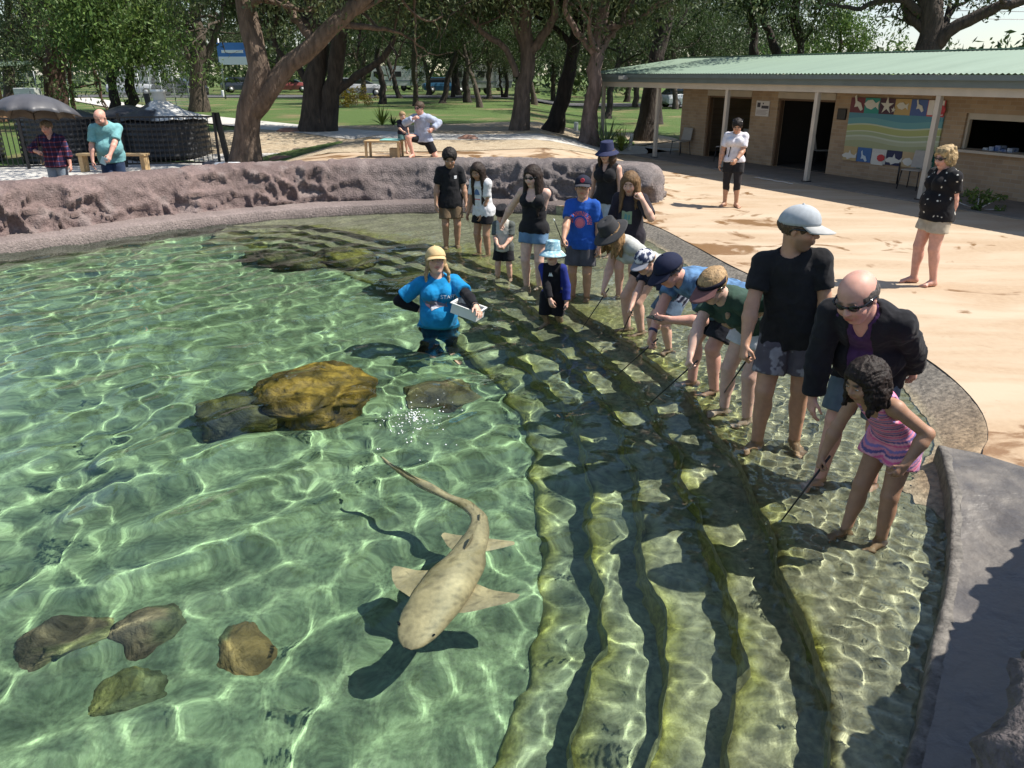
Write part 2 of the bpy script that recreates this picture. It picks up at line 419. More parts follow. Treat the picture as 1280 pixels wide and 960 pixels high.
# ledge
NT = 64
T = np.linspace(0, 1, NT)
Wd = np.linalg.norm(OC - EC, axis=1)
Vl = []
for i in range(NS):
    a = OC[i] + (OC[i] - EC[i]) / Wd[i] * .10; b = EC[i] + EN[i] * edge_j[i]
    d = T * (Wd[i] + .10) - .10
    zr = np.where(d < .40, -.007 - .170 * np.maximum(d, 0) / .40, -.177 - .125 * smooth((d - .40) / max(Wd[i] - .40, .2) * 1.6))
    zl = -.26 - .04 * T
    z = zr * isramp[i] + zl * (1 - isramp[i])
    z = z - .06 * smooth((T * Wd[i] - (Wd[i] - .07)) / .07)
    Vl.append(np.c_[a[None] + (b - a)[None] * T[:, None], z])
Vl = np.array(Vl).reshape(-1, 3)
und = np.tile(smooth(T / .12), NS)
Vl[:, 2] += (.014 * fbm(Vl * np.array([3, 3, 0]), 4, 8) + .010 * fbm(Vl * np.array([11, 11, 0]), 3, 4)) * und
dep = np.tile(T, NS); rampv = np.repeat(isramp, NT)
_al = smooth((dep - .70) / .25) * .85 - .28
cl = stone_colour(Vl, (.40, .335, .225), (.29, .26, .035), _al, 12)
dry = (rampv * smooth((-.150 - Vl[:, 2]) / -.03))[:, None]
tan = np.array([.36, .26, .16]); grey = np.array([.235, .21, .175])
mixn = smooth((6.3 - Vl[:, 1]) / 1.6)[:, None]
cl = cl * (1 - dry) + dry * (tan * mixn + grey * (1 - mixn)) * (1 + .22 * fbm(Vl * 2.5, 4, 6))[:, None]
pool_ledge = link('pool_ledge', mesh_np('pool_ledge', Vl, grid_faces(NS, NT)[:, ::-1], True, cl), POOLSTONE); tag(pool_ledge, kind='structure')
# steps: each tread with its riser is a piece of the pool floor
floor_x = np.arange(-10.2, 3.6, .09); floor_y = np.arange(-.2, 16.6, .09)
FX, FY = np.meshgrid(floor_x, floor_y, indexing='ij'); fP = nn3(FX, FY)
shelf = fbm(nn3(FX * .5, FY * .5), 3, 21)
FZ = -1.02 - .19 * np.exp(-((FX + .8) ** 2 + (FY - 8.1) ** 2) / .5) + .05 * fbm(fP * 1.3, 4, 2) + .02 * fbm(fP * 6, 3, 7) + .42 * smooth((FY - 12.6 + .5 * shelf + .18 * (FX + 3)) / 1.6) * smooth((2 - FX) / 3)
fl_c = stone_colour(np.stack([FX, FY, FZ], -1).reshape(-1, 3), (.25, .335, .19), (.27, .255, .055), np.full(FX.size, -.25), 31)
pool_floor = link('pool_floor', mesh_np('pool_floor', np.stack([FX, FY, FZ], -1).reshape(-1, 3), grid_faces(len(floor_x), len(floor_y)), True, fl_c), POOLSTONE)
tag(pool_floor, kind='structure')
off = [0, .36, .70, 1.04, 1.40]; zz = [-.31, -.47, -.63, -.80, -.94, -1.10]
def block_edge(seed):
    """tread edge made of rough blocks: each block sits a little proud or back, with rounded ends"""
    r_ = np.random.RandomState(seed); j = np.zeros_like(arc); x = -.2
    while x < arc[-1]:
        L_ = r_.uniform(.40, 1.1); o_ = r_.uniform(-.03, .03); t_ = (arc - x) / L_; m_ = (t_ >= 0) & (t_ < 1)
        j[m_] = o_ - .032 * np.abs(2 * t_[m_] - 1) ** 9; x += L_
    return np.convolve(np.pad(j, 2, mode='edge'), np.ones(5) / 5, 'valid') +   .020 * fbm(np.c_[arc * 5, 0 * arc + seed, 0 * arc], 4, seed)
for k in range(4):
    j0 = edge_j if k == 0 else block_edge(100 + k)
    j1 = block_edge(101 + k)
    prof = [(0.0, zz[k] + .10), (.0, zz[k]), (.004, (zz[k] * .45 + zz[k + 1] * .55)), (.012, zz[k + 1] + .015), (.03, zz[k + 1])]
    a0 = off[k]; a1 = off[k + 1]; V = []
    ts = np.linspace(0, 1, 15)
    notch = .045 * np.clip(fbm(np.c_[arc * 3.2, 0 * arc + k, 0 * arc], 2, 40 + k), 0, 1)          # uneven block joints
    for i in range(NS):
        n = EN[i]; p = EC[i]
        for q, (d, z) in enumerate(prof): V.append((*(p + n * (a0 + j0[i] - .02 + d)), z))
        for t in ts[1:]:
            d = a0 + j0[i] + .01 + (a1 + j1[i] - a0 - j0[i] - .01) * t
            z = zz[k + 1] - .05 * max(0, (t - .86) / .14) ** 2 - notch[i] * t
            V.append((*(p + n * d), z))
        V.append((*(p + n * (a1 + j1[i] + .01)), zz[k + 1] - .18))
    ncol = len(prof) + len(ts); V = np.array(V)
    V[:, 2] += .020 * fbm(V * np.array([4, 4, 0]), 4, 50 + k) + .012 * fbm(V * np.array([14, 14, 0]), 3, 60 + k)
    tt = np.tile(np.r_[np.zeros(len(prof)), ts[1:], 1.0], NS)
    _b = [(.38, .335, .215), (.345, .325, .205), (.305, .315, .195), (.265, .305, .185)][k]  # lower treads greener: the tint of deeper water put into the stone colour
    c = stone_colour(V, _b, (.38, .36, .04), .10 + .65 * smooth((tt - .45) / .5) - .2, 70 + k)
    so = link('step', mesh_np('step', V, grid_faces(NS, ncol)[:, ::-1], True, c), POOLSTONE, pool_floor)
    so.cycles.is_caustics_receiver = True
for o in (pool_ledge, pool_floor): o.cycles.is_caustics_receiver = True

# ------------------------------------------------------------------ rock walls (sculpted concrete rock)
ROCK = mat('sculpted_rock', attr=True, scale=26, rough=.8, bump=.75, bscale=38, amix=.35, bdist=.03)
def rock_relief(P, seed, sc=1.0):
    f1, f2, cid = worley(P * np.array([1.7, 1.7, 3.0]) * sc + .25 * fbm(P * 3, 2, seed)[:, None], seed)
    g1, g2, cid2 = worley(P * np.array([4.2, 4.2, 8.5]) * sc + .3 * fbm(P * 6, 2, seed + 3)[:, None], seed + 4)
    crack = smooth((f2 - f1) / .22); crack2 = smooth((g2 - g1) / .25)
    big = fbm(P * .8, 3, seed + 8)
    return crack, crack2, cid, cid2, big
def rock_wall(name, pts, prof, n, label, seed, side=1, amp=1.0, tintf=None, cat='rock wall', hm=None):
    C, Lg = resample(catmull(pts, 0), n); Nn = normals2(C) * side
    pr, _ = resample(catmull(np.array(prof), 0), 62)
    V = []; dc = pr[:, 0].mean()
    for i in range(n):
        e = min(i, n - 1 - i) * Lg / (n - 1); k = math.sqrt(max(0, 1 - (1 - min(e / .55, 1)) ** 2)); kz = k ** .6
        for d, z in pr: V.append((*(C[i] + Nn[i] * (dc + (d - dc) * k)), -.3 + (z * (1 if hm is None or z < 0 else hm(C[i])) + .3) * kz if z > -.3 else z))
    V = np.array(V).reshape(n, len(pr), 3)
    du = np.gradient(V, axis=0); dv = np.gradient(V, axis=1); nrm = np.cross(du, dv) * -side; nrm /= np.linalg.norm(nrm, axis=2)[..., None] + 1e-9
    Vf = V.reshape(-1, 3); nf = nrm.reshape(-1, 3)
    # keep relief mild on the walked-on top
    face = np.clip(1.15 - np.abs(nf[:, 2]), .12, 1)
    cr1, cr2, cid, cid2, big = rock_relief(Vf, seed)
    rough_zone = smooth((fbm(Vf * .45, 2, seed + 30) + .18) / .4)
    disp = amp * face * (.07 * big + (.20 * (cid - .35) + .15 * cr1 - .11) * (.25 + .75 * rough_zone) + (.03 * (cid2 - .4) + .03 * cr2) * (.2 + .8 * rough_zone) + .075 * fbm(Vf * np.array([1.3, 1.3, 6.5]), 4, seed + 2) + .03 * fbm(Vf * 9, 3, seed + 7))
    Vn = Vf + nf * disp[:, None]
    n1 = fbm(Vf * 1.6, 4, seed + 5); n2 = fbm(Vf * 8, 4, seed + 6)
    c = np.array([.195, .138, .128])[None] * (1 + .30 * n1 + .22 * n2)[:, None]
    gx = smooth((Vf[:, 0] + 4.5) / 3.5)[:, None]
    c = c * (1 - .75 * gx) + .75 * gx * (np.array([.15, .137, .137])[None] * (1 + .3 * n1 + .3 * n2)[:, None])
    pale = smooth((fbm(Vf * 3.1, 4, seed + 12) - .12) / .3)[:, None] * .55
    c = c * (1 - pale) + pale * np.array([.30, .245, .23])
    if tintf is not None: c = tintf(Vf, c)
    rt = link(name, mesh_np(name, Vn, grid_faces(n, len(pr)) if side < 0 else grid_faces(n, len(pr))[:, ::-1], True, np.clip(c, .02, 1)), ROCK)
    tag(rt, label, cat); rt.cycles.is_caustics_receiver = True
    return rt
WP = [(2.45, 14.75), (2.0, 15.2), (1.4, 15.55), (.6, 15.74), (-.4, 15.86), (-1.27, 15.86), (-2.4, 15.75), (-3.85, 15.33), (-5.15, 14.65), (-6.3, 13.75), (-7.2, 12.75), (-8.05, 11.85), (-9.0, 10.6), (-9.7, 8.6)]
far_wall = rock_wall('rock_wall', WP, [(-.10, -.9), (-.08, -.3), (.0, -.05), (.06, .2), (.16, .48), (.28, .68), (.44, .76), (.7, .78), (.95, .74), (1.05, .55), (1.08, .1), (1.1, -.3)], 520,
                     'long purple-brown sculpted rock wall curving round the far side of the pool', 5, side=-1)
# low rim at the foot of the wall, just above the water
C, _ = resample(catmull(WP, 0), 300); Nn = -normals2(C); V = []
pr = [(-.44, -.7), (-.44, -.16), (-.43, .0), (-.40, .022), (-.2, .035), (.1, .04)]
for i in range(300):
    for d, z in pr: V.append((*(C[i] + Nn[i] * d), z))
V = np.array(V); V += .02 * np.stack([fbm(V * 4, 3, 5), fbm(V * 4, 3, 6), .6 * fbm(V * 5, 3, 7)], -1)
cc = np.array([.25, .20, .187])[None] * (1 + .25 * fbm(V * 5, 4, 9))[:, None]
_g = smooth((V[:, 0] + 4) / 3)[:, None]; cc = cc * (1 - _g * .45)
rim = link('rim', mesh_np('rim', V, grid_faces(300, len(pr)), True, cc), ROCK, far_wall); rim.cycles.is_caustics_receiver = True; rim['label'] = 'pale pink concrete rim at the waterline'
# near right: the rocks the viewing platform stands on
NP_ = [(7.4, 4.9), (6.0, 5.2), (4.9, 4.95), (4.05, 4.35), (3.45, 3.75), (2.88, 3.10), (2.2, 2.50), (1.55, 1.98), (1.14, 1.55), (.62, .95), (.05, .35), (-1.2, -.05), (-2.8, -.3)]
near_wall = rock_wall('rock_wall', NP_, [(.0, -.3), (.01, .0), (.03, .30), (.08, .58), (.18, .76), (.40, .86), (.9, .90), (1.6, .88), (2.2, .80), (2.3, .3), (2.3, -.2)], 420,
                      'pinkish rock ledge in the near right corner beside the shaded kerb', 23, side=1, amp=.5, hm=lambda c: 1 + .45 * float(smooth((c[0] - 1.75) / .6)))
# concrete kerb along the near right edge: the step between deck and ledge
lipC, _ = resample(catmull(lip_pts + [(2.99, 4.75)], 0), 160); lN = normals2(lipC)
V = []
pr = [(.03, -.004), (.0, .008), (-.03, .011), (-.045, .007), (-.052, -.02), (-.058, -.10), (-.06, -.36)]
for i in range(160):
    for d, z in pr: V.append((*(lipC[i] - lN[i] * d), z))
V = np.array(V); V[:, 2] += dip(V[:, 0], V[:, 1]) + .008; V += .010 * np.stack([fbm(V * 7, 3, 15), fbm(V * 7, 3, 16), .8 * fbm(V * 8, 3, 17)], -1)
kc = np.array([.165, .15, .132])[None] * (1 + .4 * fbm(V * 9, 4, 19))[:, None]
kerb = link('kerb', mesh_np('kerb', V, grid_faces(160, len(pr)), True, kc), POOLSTONE); tag(kerb, 'low grey concrete kerb curving along the near right edge of the pool', 'kerb'); kerb.cycles.is_caustics_receiver = True
bm = bmesh.new(); bm.from_mesh(kerb.data); bmesh.ops.recalc_face_normals(bm, faces=bm.faces[:]); bm.to_mesh(kerb.data); bm.free()
# darker, trowelled wet concrete apron between the kerb and the rocks, and along the ramp
WETC = mat('wet_grey_concrete', (.165, .15, .135), (.095, .087, .082), scale=5, rough=.6, rough2=.30, bump=.8, bscale=9, bdist=.03)
ap = np.vstack([lipC[:, :2], apron_chain[::-1]])
o = region('apron', ap, [], WETC, lambda X, Y: dip(X, Y) + .013, dens=(0, 6, -.5, 5.6, .14)); tag(o, kind='structure')
# skirt wall below the deck edge
V = []
for p in np.vstack([POOL, POOL[:1]]):
    for z in (-.10 if p[1] < 4.8 else -.008, -.2, -.6, -1.2): V.append((p[0], p[1], z))
me = mesh_np('pool_wall', np.array(V), grid_faces(len(POOL) + 1, 4), True, np.tile([.30, .30, .20], (len(V), 1)))
o = link('pool_wall', me, POOLSTONE); tag(o, kind='structure'); o.cycles.is_caustics_receiver = True

# ------------------------------------------------------------------ water
rs = np.random.RandomState(4)
WV = []
for i in range(30):
    lam = .17 * (.95 / .17) ** (rs.rand() ** 1.05); th = rs.normal(2.2, 1.25); A = .0052 * lam ** 1.15
    WV.append((2 * math.pi / lam * math.cos(th), 2 * math.pi / lam * math.sin(th), rs.rand() * 6.28, A))
wx = np.r_[np.arange(-9.9, .4, .034), np.arange(.4, 3.9, .0165)]; wy = np.r_[np.arange(0, 8.0, .0185), np.arange(8.0, 16.2, .034)]; WX, WY = np.meshgrid(wx, wy, indexing='ij')
WZ = np.zeros_like(WX)
gust = .95 + .30 * fbm(nn3(WX * .35, WY * .35), 2, 77)
wobx = .10 * fbm(nn3(WX * .9, WY * .9), 2, 78); woby = .10 * fbm(nn3(WX * .9, WY * .9), 2, 79)
for a, b, p, A in WV: WZ += A * np.sin(a * (WX + wobx) + b * (WY + woby) + p)
shal = smooth((WX - (np.interp(WY, EC[:, 1], EC[:, 0]) - .2)) / .6)
WZ *= gust * (1 - .35 * shal)
fine = np.zeros_like(WX)
for i in range(16):
    lam = rs.uniform(.07, .15); th = rs.uniform(0, 6.28); fine += .00165 * (lam / .10) ** 1.3 * np.sin(2 * math.pi / lam * (math.cos(th) * (WX + wobx) + math.sin(th) * (WY + woby)) + rs.rand() * 6.28)
_fn = smooth((WX - .2) / .6) * smooth((9.5 - WY) / 3.0); WZ += fine * (.10 + .90 * shal) * (.15 + .85 * _fn)
def ripple(cx, cy, amp, lam, dec):      # rings where legs and the tail stir the surface
    global WZ
    r = np.hypot(WX - cx, WY - cy); WZ = WZ + amp * np.cos(2 * math.pi * r / lam) * np.exp(-r / dec)
RIPPLES = [(-.85, 8.0, .003, .16, .35), (.5, 8.4, .002, .13, .25), (2.0, 3.9, .0012, .09, .2), (1.85, 5.6, .0012, .09, .2)]
for q in RIPPLES: ripple(*q)
_dp = np.full(WX.shape, 9.0)
for px_, py_ in [q for q in POOL[:120] if q[1] > 4.9 and q[0] > .5]: _dp = np.minimum(_dp, np.hypot(WX - px_, WY - py_))
WZ *= .22 + .78 * smooth((_dp - .30) / .5)                       # ripples die out where the water shallows onto the ramp
keep = inside(POOL, WX, WY)
gr = keep.copy()
for dx, dy in ((1, 0), (-1, 0), (0, 1), (0, -1), (2, 2), (-2, -2), (2, -2), (-2, 2), (4, 0), (-4, 0), (0, 4), (0, -4)): gr |= np.roll(np.roll(keep, dx, 0), dy, 1)
idx = np.full(WX.shape, -1); 
cell = gr[:-1, :-1] & gr[1:, :-1] & gr[1:, 1:] & gr[:-1, 1:]
used = np.zeros_like(gr); used[:-1, :-1] |= cell; used[1:, :-1] |= cell; used[1:, 1:] |= cell; used[:-1, 1:] |= cell
idx[used] = np.arange(used.sum())
Q = np.stack([idx[:-1, :-1], idx[1:, :-1], idx[1:, 1:], idx[:-1, 1:]], -1)[cell]
water = link('water', mesh_np('water', np.stack([WX, WY, WZ + WATER_Z], -1)[used], Q))
tag(water, kind='structure')
m = bpy.data.materials.new('clear_pool_water'); m.use_nodes = True; nt = m.node_tree; nt.nodes.clear()
g = nt.nodes.new('ShaderNodeBsdfGlass'); g.inputs['IOR'].default_value = 1.333; g.inputs['Roughness'].default_value = 0.0; g.inputs['Color'].default_value = (.87, .975, .93, 1)
ou = nt.nodes.new('ShaderNodeOutputMaterial'); nt.links.new(g.outputs[0], ou.inputs['Surface'])
water.data.materials.append(m); water.cycles.is_caustics_caster = True
# ------------------------------------------------------------------ trees
BARK = mat('eucalypt_bark', attr=True, scale=7, rough=.95, bump=.9, bscale=16, stretch=(1.4, 1.4, .35), amix=.5, bdist=.05)
def leaf_mat(name, c1, c2):
    m, N, L, b = node_mat(name)
    a = N.new('ShaderNodeAttribute'); a.attribute_name = 'Col'
    t = N.new('ShaderNodeTexCoord'); f = nz(N, L, t.outputs['Object'], 1.2, 3)
    c = mixc(N, L, rng(N, L, f, .35, .65), c1, c2); c = mixc(N, L, 1.0, c, a.outputs['Color'], 'MULTIPLY')
    L.new(c, b.inputs['Base Color']); b.inputs['Roughness'].default_value = .55; b.inputs['Specular IOR Level'].default_value = .35
    tr = N.new('ShaderNodeBsdfTranslucent'); ms = N.new('ShaderNodeMixShader'); ms.inputs[0].default_value = .32
    L.new(c, tr.inputs['Color']); L.new(b.outputs[0], ms.inputs[1]); L.new(tr.outputs[0], ms.inputs[2]); L.new(ms.outputs[0], N['Material Output'].inputs['Surface'])
    return m
LEAF_GUM = leaf_mat('gum_leaves', (.110, .140, .062), (.070, .100, .040))
LEAF_DARK = leaf_mat('dark_leaves', (.058, .090, .028), (.040, .066, .022))
LEAF_FRESH = leaf_mat('fresh_leaves', (.13, .20, .05), (.08, .14, .035))
def leaves_mesh(name, tips, per, rad, size, rr, droop=.55, flat=.75):
    n = len(tips) * per
    T_ = np.repeat(np.array([t[0] for t in tips]), per, 0); sc = np.repeat(np.array([t[1] for t in tips]), per)
    q = rr.normal(size=(n, 3)) * np.array([1, 1, flat]); q *= (rr.rand(n)[:, None] ** .25) * 1.0 / (np.linalg.norm(q, axis=1)[:, None] + 1e-6)
    c = T_ + q * (rad * sc)[:, None]
    d = rr.normal(size=(n, 3)); d[:, 2] -= droop * 2; d /= np.linalg.norm(d, axis=1)[:, None]
    w = np.cross(d, rr.normal(size=(n, 3))); w /= np.linalg.norm(w, axis=1)[:, None] + 1e-9
    s_ = size * rr.uniform(.6, 1.35, n)[:, None]
    V = np.stack([c - d * s_ * .5, c + w * s_ * .17, c + d * s_ * .5, c - w * s_ * .17], 1).reshape(-1, 3)
    Fq = np.arange(4 * n).reshape(-1, 4)
    sh = np.repeat(rr.uniform(.65, 1.35, len(tips)), per) * rr.uniform(.7, 1.3, n); tint = rr.uniform(-.12, .12, n)
    col = np.stack([sh * (1 + tint), sh, sh * (1 - tint)], 1); col = np.repeat(col, 4, 0)
    return mesh_np(name, V, Fq, False, col)
def stem(M, pts, r0, r1, seg, col, wob, rr):
    P, _ = resample(catmull(np.array(pts), 0), max(4, int(len(pts) * 4))); n = len(P)
    out = []; rad = []
    for i in range(n):
        t = i / (n - 1); out.append(P[i] + rr.normal(size=3) * wob * (1 if 0 < i < n - 1 else 0)); r = r0 + (r1 - r0) * t
        if i == 0: r *= 1.0
        rad.append(r * (1 + .06 * rr.normal()))
    M.tube(out, rad, seg, col=col); return out, rad
def resample3(C, n):
    C = np.asarray(C); d = np.r_[0, np.cumsum(np.linalg.norm(np.diff(C, axis=0), axis=1))]; t = np.linspace(0, d[-1], n)
    return np.stack([np.interp(t, d, C[:, k]) for k in range(3)], 1)
def limb(M, a, d, L, r, lvl, tips, rr, col, up=.25, spread=.8, maxl=3):
    """grow a wandering limb with children; tips collect where foliage hangs"""
    n = 6; p = np.array(a, float); d = unit(d); pts = [p.copy()]
    for i in range(n):
        d = unit(d + rr.normal(size=3) * .22 + V3(0, 0, up * .12)); p = p + d * L / n; pts.append(p.copy())
    rad = np.linspace(r, r * .45, n + 1); M.tube(pts, list(rad), 7 if lvl < 2 else 5, cap=False, col=col if lvl < 1 else tuple(c * .9 for c in col))
    if lvl >= maxl:
        tips.append((pts[-1], 1.0)); tips.append((pts[3], .8)); return
    k = 3 if lvl < 2 else 2
    for j in range(k):
        i = int(rr.randint(2, n + 1)) if j else n
        nd = unit(unit(pts[i] - pts[i - 1]) + rr.normal(size=3) * spread + V3(0, 0, .15))
        limb(M, pts[i], nd, L * rr.uniform(.55, .8), rad[i] * .8, lvl + 1, tips, rr, col, up, spread, maxl)
    if lvl >= 1: tips.append((pts[3], .7))
def V3(*a): return np.array(a, dtype=np.float64)
def unit(v): v = np.asarray(v, dtype=np.float64); return v / (np.linalg.norm(v) + 1e-12)
def tree_proto(seed, trunks, col, leafm, crown_rad=.75, per=70, lsize=.165, blen=2.6, droop=.55, extra=0, low=2.4, maxl=3):
    """trunks: list of (points, r0, r1); returns (trunk mesh, crown mesh)"""
    rr = np.random.RandomState(seed); M = MB(); tips = []
    for pts, r0, r1 in trunks:
        C = resample3(catmull(np.array(pts, float), 0), 14); C[1:-1] += rr.normal(size=(12, 3)) * .035
        rad = np.linspace(r0, r1, 14) * (1 + .05 * rr.normal(size=14)); 
        if pts[0][2] < .3: rad[0] *= 1.45; rad[1] *= 1.12
        M.tube(C, list(rad), 12, cap=False, col=col)
        for j in range(5):
            i = rr.randint(7, 14) if C[-1][2] > 3 else rr.randint(9, 14); a = rr.uniform(0, 6.28)
            limb(M, C[i], V3(math.cos(a), math.sin(a), rr.uniform(.1, .9)), blen * rr.uniform(.7, 1.2), rad[i] * .5, 1, tips, rr, col, maxl=maxl)
        limb(M, C[-1], unit(C[-1] - C[-2]), blen, rad[-1], 0, tips, rr, col, maxl=maxl)
    tips = [t for t in tips if t[0][2] > low]
    for q in range(extra):
        t = tips[rr.randint(len(tips))]; tips.append((t[0] + rr.normal(size=3) * V3(.9, .9, .5) + V3(0, 0, -.2), rr.uniform(.6, 1.0)))
    tm = M.mesh('trunk', True); cm = leaves_mesh('crown', tips, per, crown_rad, lsize, rr, droop)
    return tm, cm, leafm
def place_tree(proto, loc, rz, sc, label, group=None, name='gum_tree'):
    tm, cm, lm = proto; root = empty(name, loc, rz); root.scale = (sc, sc, sc)
    link('trunk', tm, BARK, root); link('crown', cm, lm, root); tag(root, label, 'tree', group); return root
gP = []
b1 = (.16, .115, .085); b2 = (.055, .042, .035); b3 = (.30, .235, .195); b4 = (.11, .085, .065)
gP.append(tree_proto(1, [([(0, 0, -.1), (.15, .05, 1.6), (-.1, .2, 3.4), (.5, .1, 5.6)], .26, .16)], b2, LEAF_DARK, extra=90))
gP.append(tree_proto(2, [([(0, 0, -.1), (.5, .1, 1.7), (1.1, -.1, 3.3), (1.5, .1, 5.2)], .22, .13)], b2, LEAF_GUM, extra=95))
gP.append(tree_proto(3, [([(0, 0, -.1), (0, .1, 1.5), (-.4, .0, 3.2), (-1.1, .3, 5.0)], .24, .14), ([(0, .05, 1.2), (.5, 0, 2.4), (1.3, -.2, 4.6)], .15, .09)], b4, LEAF_GUM, extra=95))
gP.append(tree_proto(4, [([(0, 0, -.1), (-.2, 0, 1.2), (.1, .1, 2.6), (0, 0, 4.2)], .17, .09), ([(.25, .1, -.1), (.5, .2, 1.5), (1.0, .1, 3.2)], .12, .07)], b2, LEAF_DARK, extra=90, low=1.9))
gP.append(tree_proto(5, [([(0, 0, -.1), (-.3, 0, 1.4), (-.9, .1, 2.8), (-1.3, 0, 4.6)], .20, .12)], b4, LEAF_DARK, extra=90))
rr = random.Random(11)
labels_used = {}
# the grove behind the pool: each trunk stands where the photograph shows one
grove = [  # u, v of the foot, prototype, scale, turn
    (478, 135, 0, .85, 40), (520, 138, 4, .8, 100), (553, 134, 1, .9, 10), (585, 133, 0, .95, 200), (612, 128, 2, .85, 80), (632, 126, 3, 1.0, 130),
    (455, 127, 2, .9, 250), (668, 131, 4, .95, 20), (705, 128, 0, .9, 330), (760, 140, 1, .9, 60), (795, 128, 2, .95, 170), (822, 146, 0, 1.0, 95),
    (845, 130, 4, .95, 285), (880, 126, 3, 1.1, 150), (915, 125, 1, 1.1, 45), (540, 121, 2, 1.0, 15), (575, 118, 0, 1.05, 115), (650, 119, 1, 1.0, 215), (740, 119, 2, 1.05, 305), (430, 119, 0, 1.1, 75),
    (350, 121, 4, .95, 190), (500, 127, 1, .9, 160), (600, 140, 4, .8, 340), (566, 126, 3, .95, 260), (690, 122, 2, 1.0, 75), (778, 122, 0, 1.0, 10), (272, 118, 2, .9, 20), (208, 122, 1, .8, 60)]
_ordn = 'first second third fourth fifth sixth seventh eighth ninth tenth eleventh twelfth thirteenth fourteenth fifteenth sixteenth seventeenth eighteenth nineteenth twentieth twenty-first twenty-second twenty-third twenty-fourth twenty-fifth twenty-sixth twenty-seventh twenty-eighth twenty-ninth thirtieth'.split()
_us = sorted(range(len(grove)), key=lambda q: grove[q][0]); _rank = {q: i for i, q in enumerate(_us)}
for k, (u, v, p, sc, rz) in enumerate(grove):
    x, y, z = at(u, v, .33); z = gz1(x, y)
    if y > 75: y = 75; x = (u - 640) / _F * 73
    place_tree(gP[p], (x, y, z - .03), R(rz), sc, _ordn[_rank[k]] + ' slender dark gum from the left in the grove behind the pool', 'dark gum trees in the grove')
# trees that can be told apart
def px_trunk(pts, Y0, dy=(), base=None):
    """trunk control points from photograph positions at distance Y0 (+ per point depth)"""
    out = []
    for i, (u, v) in enumerate(pts):
        y = Y0 + (dy[i] if i < len(dy) else 0); out.append(np.array(atY(u, v, y)))
    return out
def own_tree(seed, stems, radii, col, leafm, label, name='gum_tree', **kw):
    base = stems[0][0].copy(); base[2] = gz1(base[0], base[1]) - .05
    for st in stems:
        g_ = gz1(st[0][0], st[0][1])
        if st is stems[0] or st[0][2] < g_ + 1.15: st[0][2] = g_ - .05
    tr = []
    for st, (r0, r1) in zip(stems, radii): tr.append(([tuple(p - base) for p in st], r0, r1))
    pr_ = tree_proto(seed, tr, col, leafm, **kw)
    return place_tree(pr_, tuple(base), 0, 1, label, None, name)
Y1 = 20.5
own_tree(21, [px_trunk([(305, 196), (312, 140), (322, 100), (318, 50), (308, 0), (300, -60), (290, -130)], Y1, (0, 0, 0, .1, .3, .5, .9)),
              px_trunk([(312, 142), (330, 116), (352, 92), (395, 55), (432, 18), (462, -8), (500, -55)], Y1, (0, 0, .1, .2, .3, .4, .8)),
              px_trunk([(392, 55), (372, 25), (352, -5), (345, -60)], Y1, (.2, .5, .8, 1.4))],
         [(.34, .16), (.27, .13), (.11, .06)], b1, LEAF_GUM, 'big brown forked gum tree rising right behind the far rock wall', low=3.6, blen=2.2, extra=30)
Y2 = 27.0
own_tree(22, [px_trunk([(392, 152), (392, 110), (398, 60), (388, 10), (384, -60)], Y2, (0, 0, .1, .2, .6)), px_trunk([(405, 150), (415, 110), (424, 60), (430, 10), (440, -70)], Y2, (0, -.1, -.2, -.1, .3)),
              px_trunk([(418, 118), (447, 96), (478, 72), (498, 42), (520, 10)], Y2, (-.1, -.3, -.5, -.4, 0)), px_trunk([(390, 110), (372, 85), (350, 66), (342, 40), (350, 10)], Y2, (0, .2, .4, .5, .6))],
         [(.42, .2), (.33, .16), (.14, .06), (.12, .06)], (.075, .058, .046), LEAF_DARK, 'thick dark gum tree with two trunks beside the pale path', low=3.0, blen=2.4, extra=40)
Y3 = 27.5
own_tree(23, [px_trunk([(649, 163), (652, 120), (660, 70), (658, 30), (650, -20), (640, -80)], Y3, (0, 0, .1, .1, .3, .6)), px_trunk([(660, 72), (682, 40), (696, 0), (704, -60)], Y3, (.1, -.1, -.2, .2)),
              px_trunk([(646, 95), (630, 62), (605, 42), (585, 22), (560, 10), (545, -20)], Y3, (0, -.1, -.3, -.5, -.6, -.4)), px_trunk([(655, 60), (640, 20), (625, -30)], Y3, (.1, .4, .8))],
         [(.30, .13), (.17, .09), (.11, .05), (.12, .06)], (.17, .13, .105), LEAF_GUM, 'grey gum tree with a low pale limb reaching left over the lawn', low=3.3, blen=2.3, extra=35)
own_tree(24, [px_trunk([(690, 160), (705, 115), (714, 70), (722, 30), (730, -40)], 28.5, (0, 0, .1, .2, .4))], [(.30, .14)], (.035, .028, .024), LEAF_DARK, 'dark gum tree leaning right between two grey trunks', low=3.0, extra=50)
own_tree(25, [px_trunk([(736, 170), (740, 120), (746, 70), (752, 40), (758, -30)], 26.5, (0, 0, 0, .1, .3)), px_trunk([(746, 72), (728, 52), (712, 22), (704, -10), (698, -60)], 26.5, (0, -.1, -.2, -.3, -.2)),
              px_trunk([(748, 66), (768, 40), (782, 20), (800, -10)], 26.5, (0, .1, .1, .3))],
         [(.30, .15), (.11, .06), (.12, .06)], (.24, .175, .15), LEAF_GUM, 'smooth pinkish gum tree forking beside the corner of the green roof', low=3.2, blen=2.2, extra=30)
own_tree(26, [px_trunk([(806, 160), (812, 120), (822, 70), (832, 20), (838, -60)], 31.0, (0, 0, .1, .2, .5))], [(.36, .2)], (.065, .05, .042), LEAF_DARK, 'dark gum tree behind the veranda end of the brick building', low=3.0, blen=2.8, extra=70)
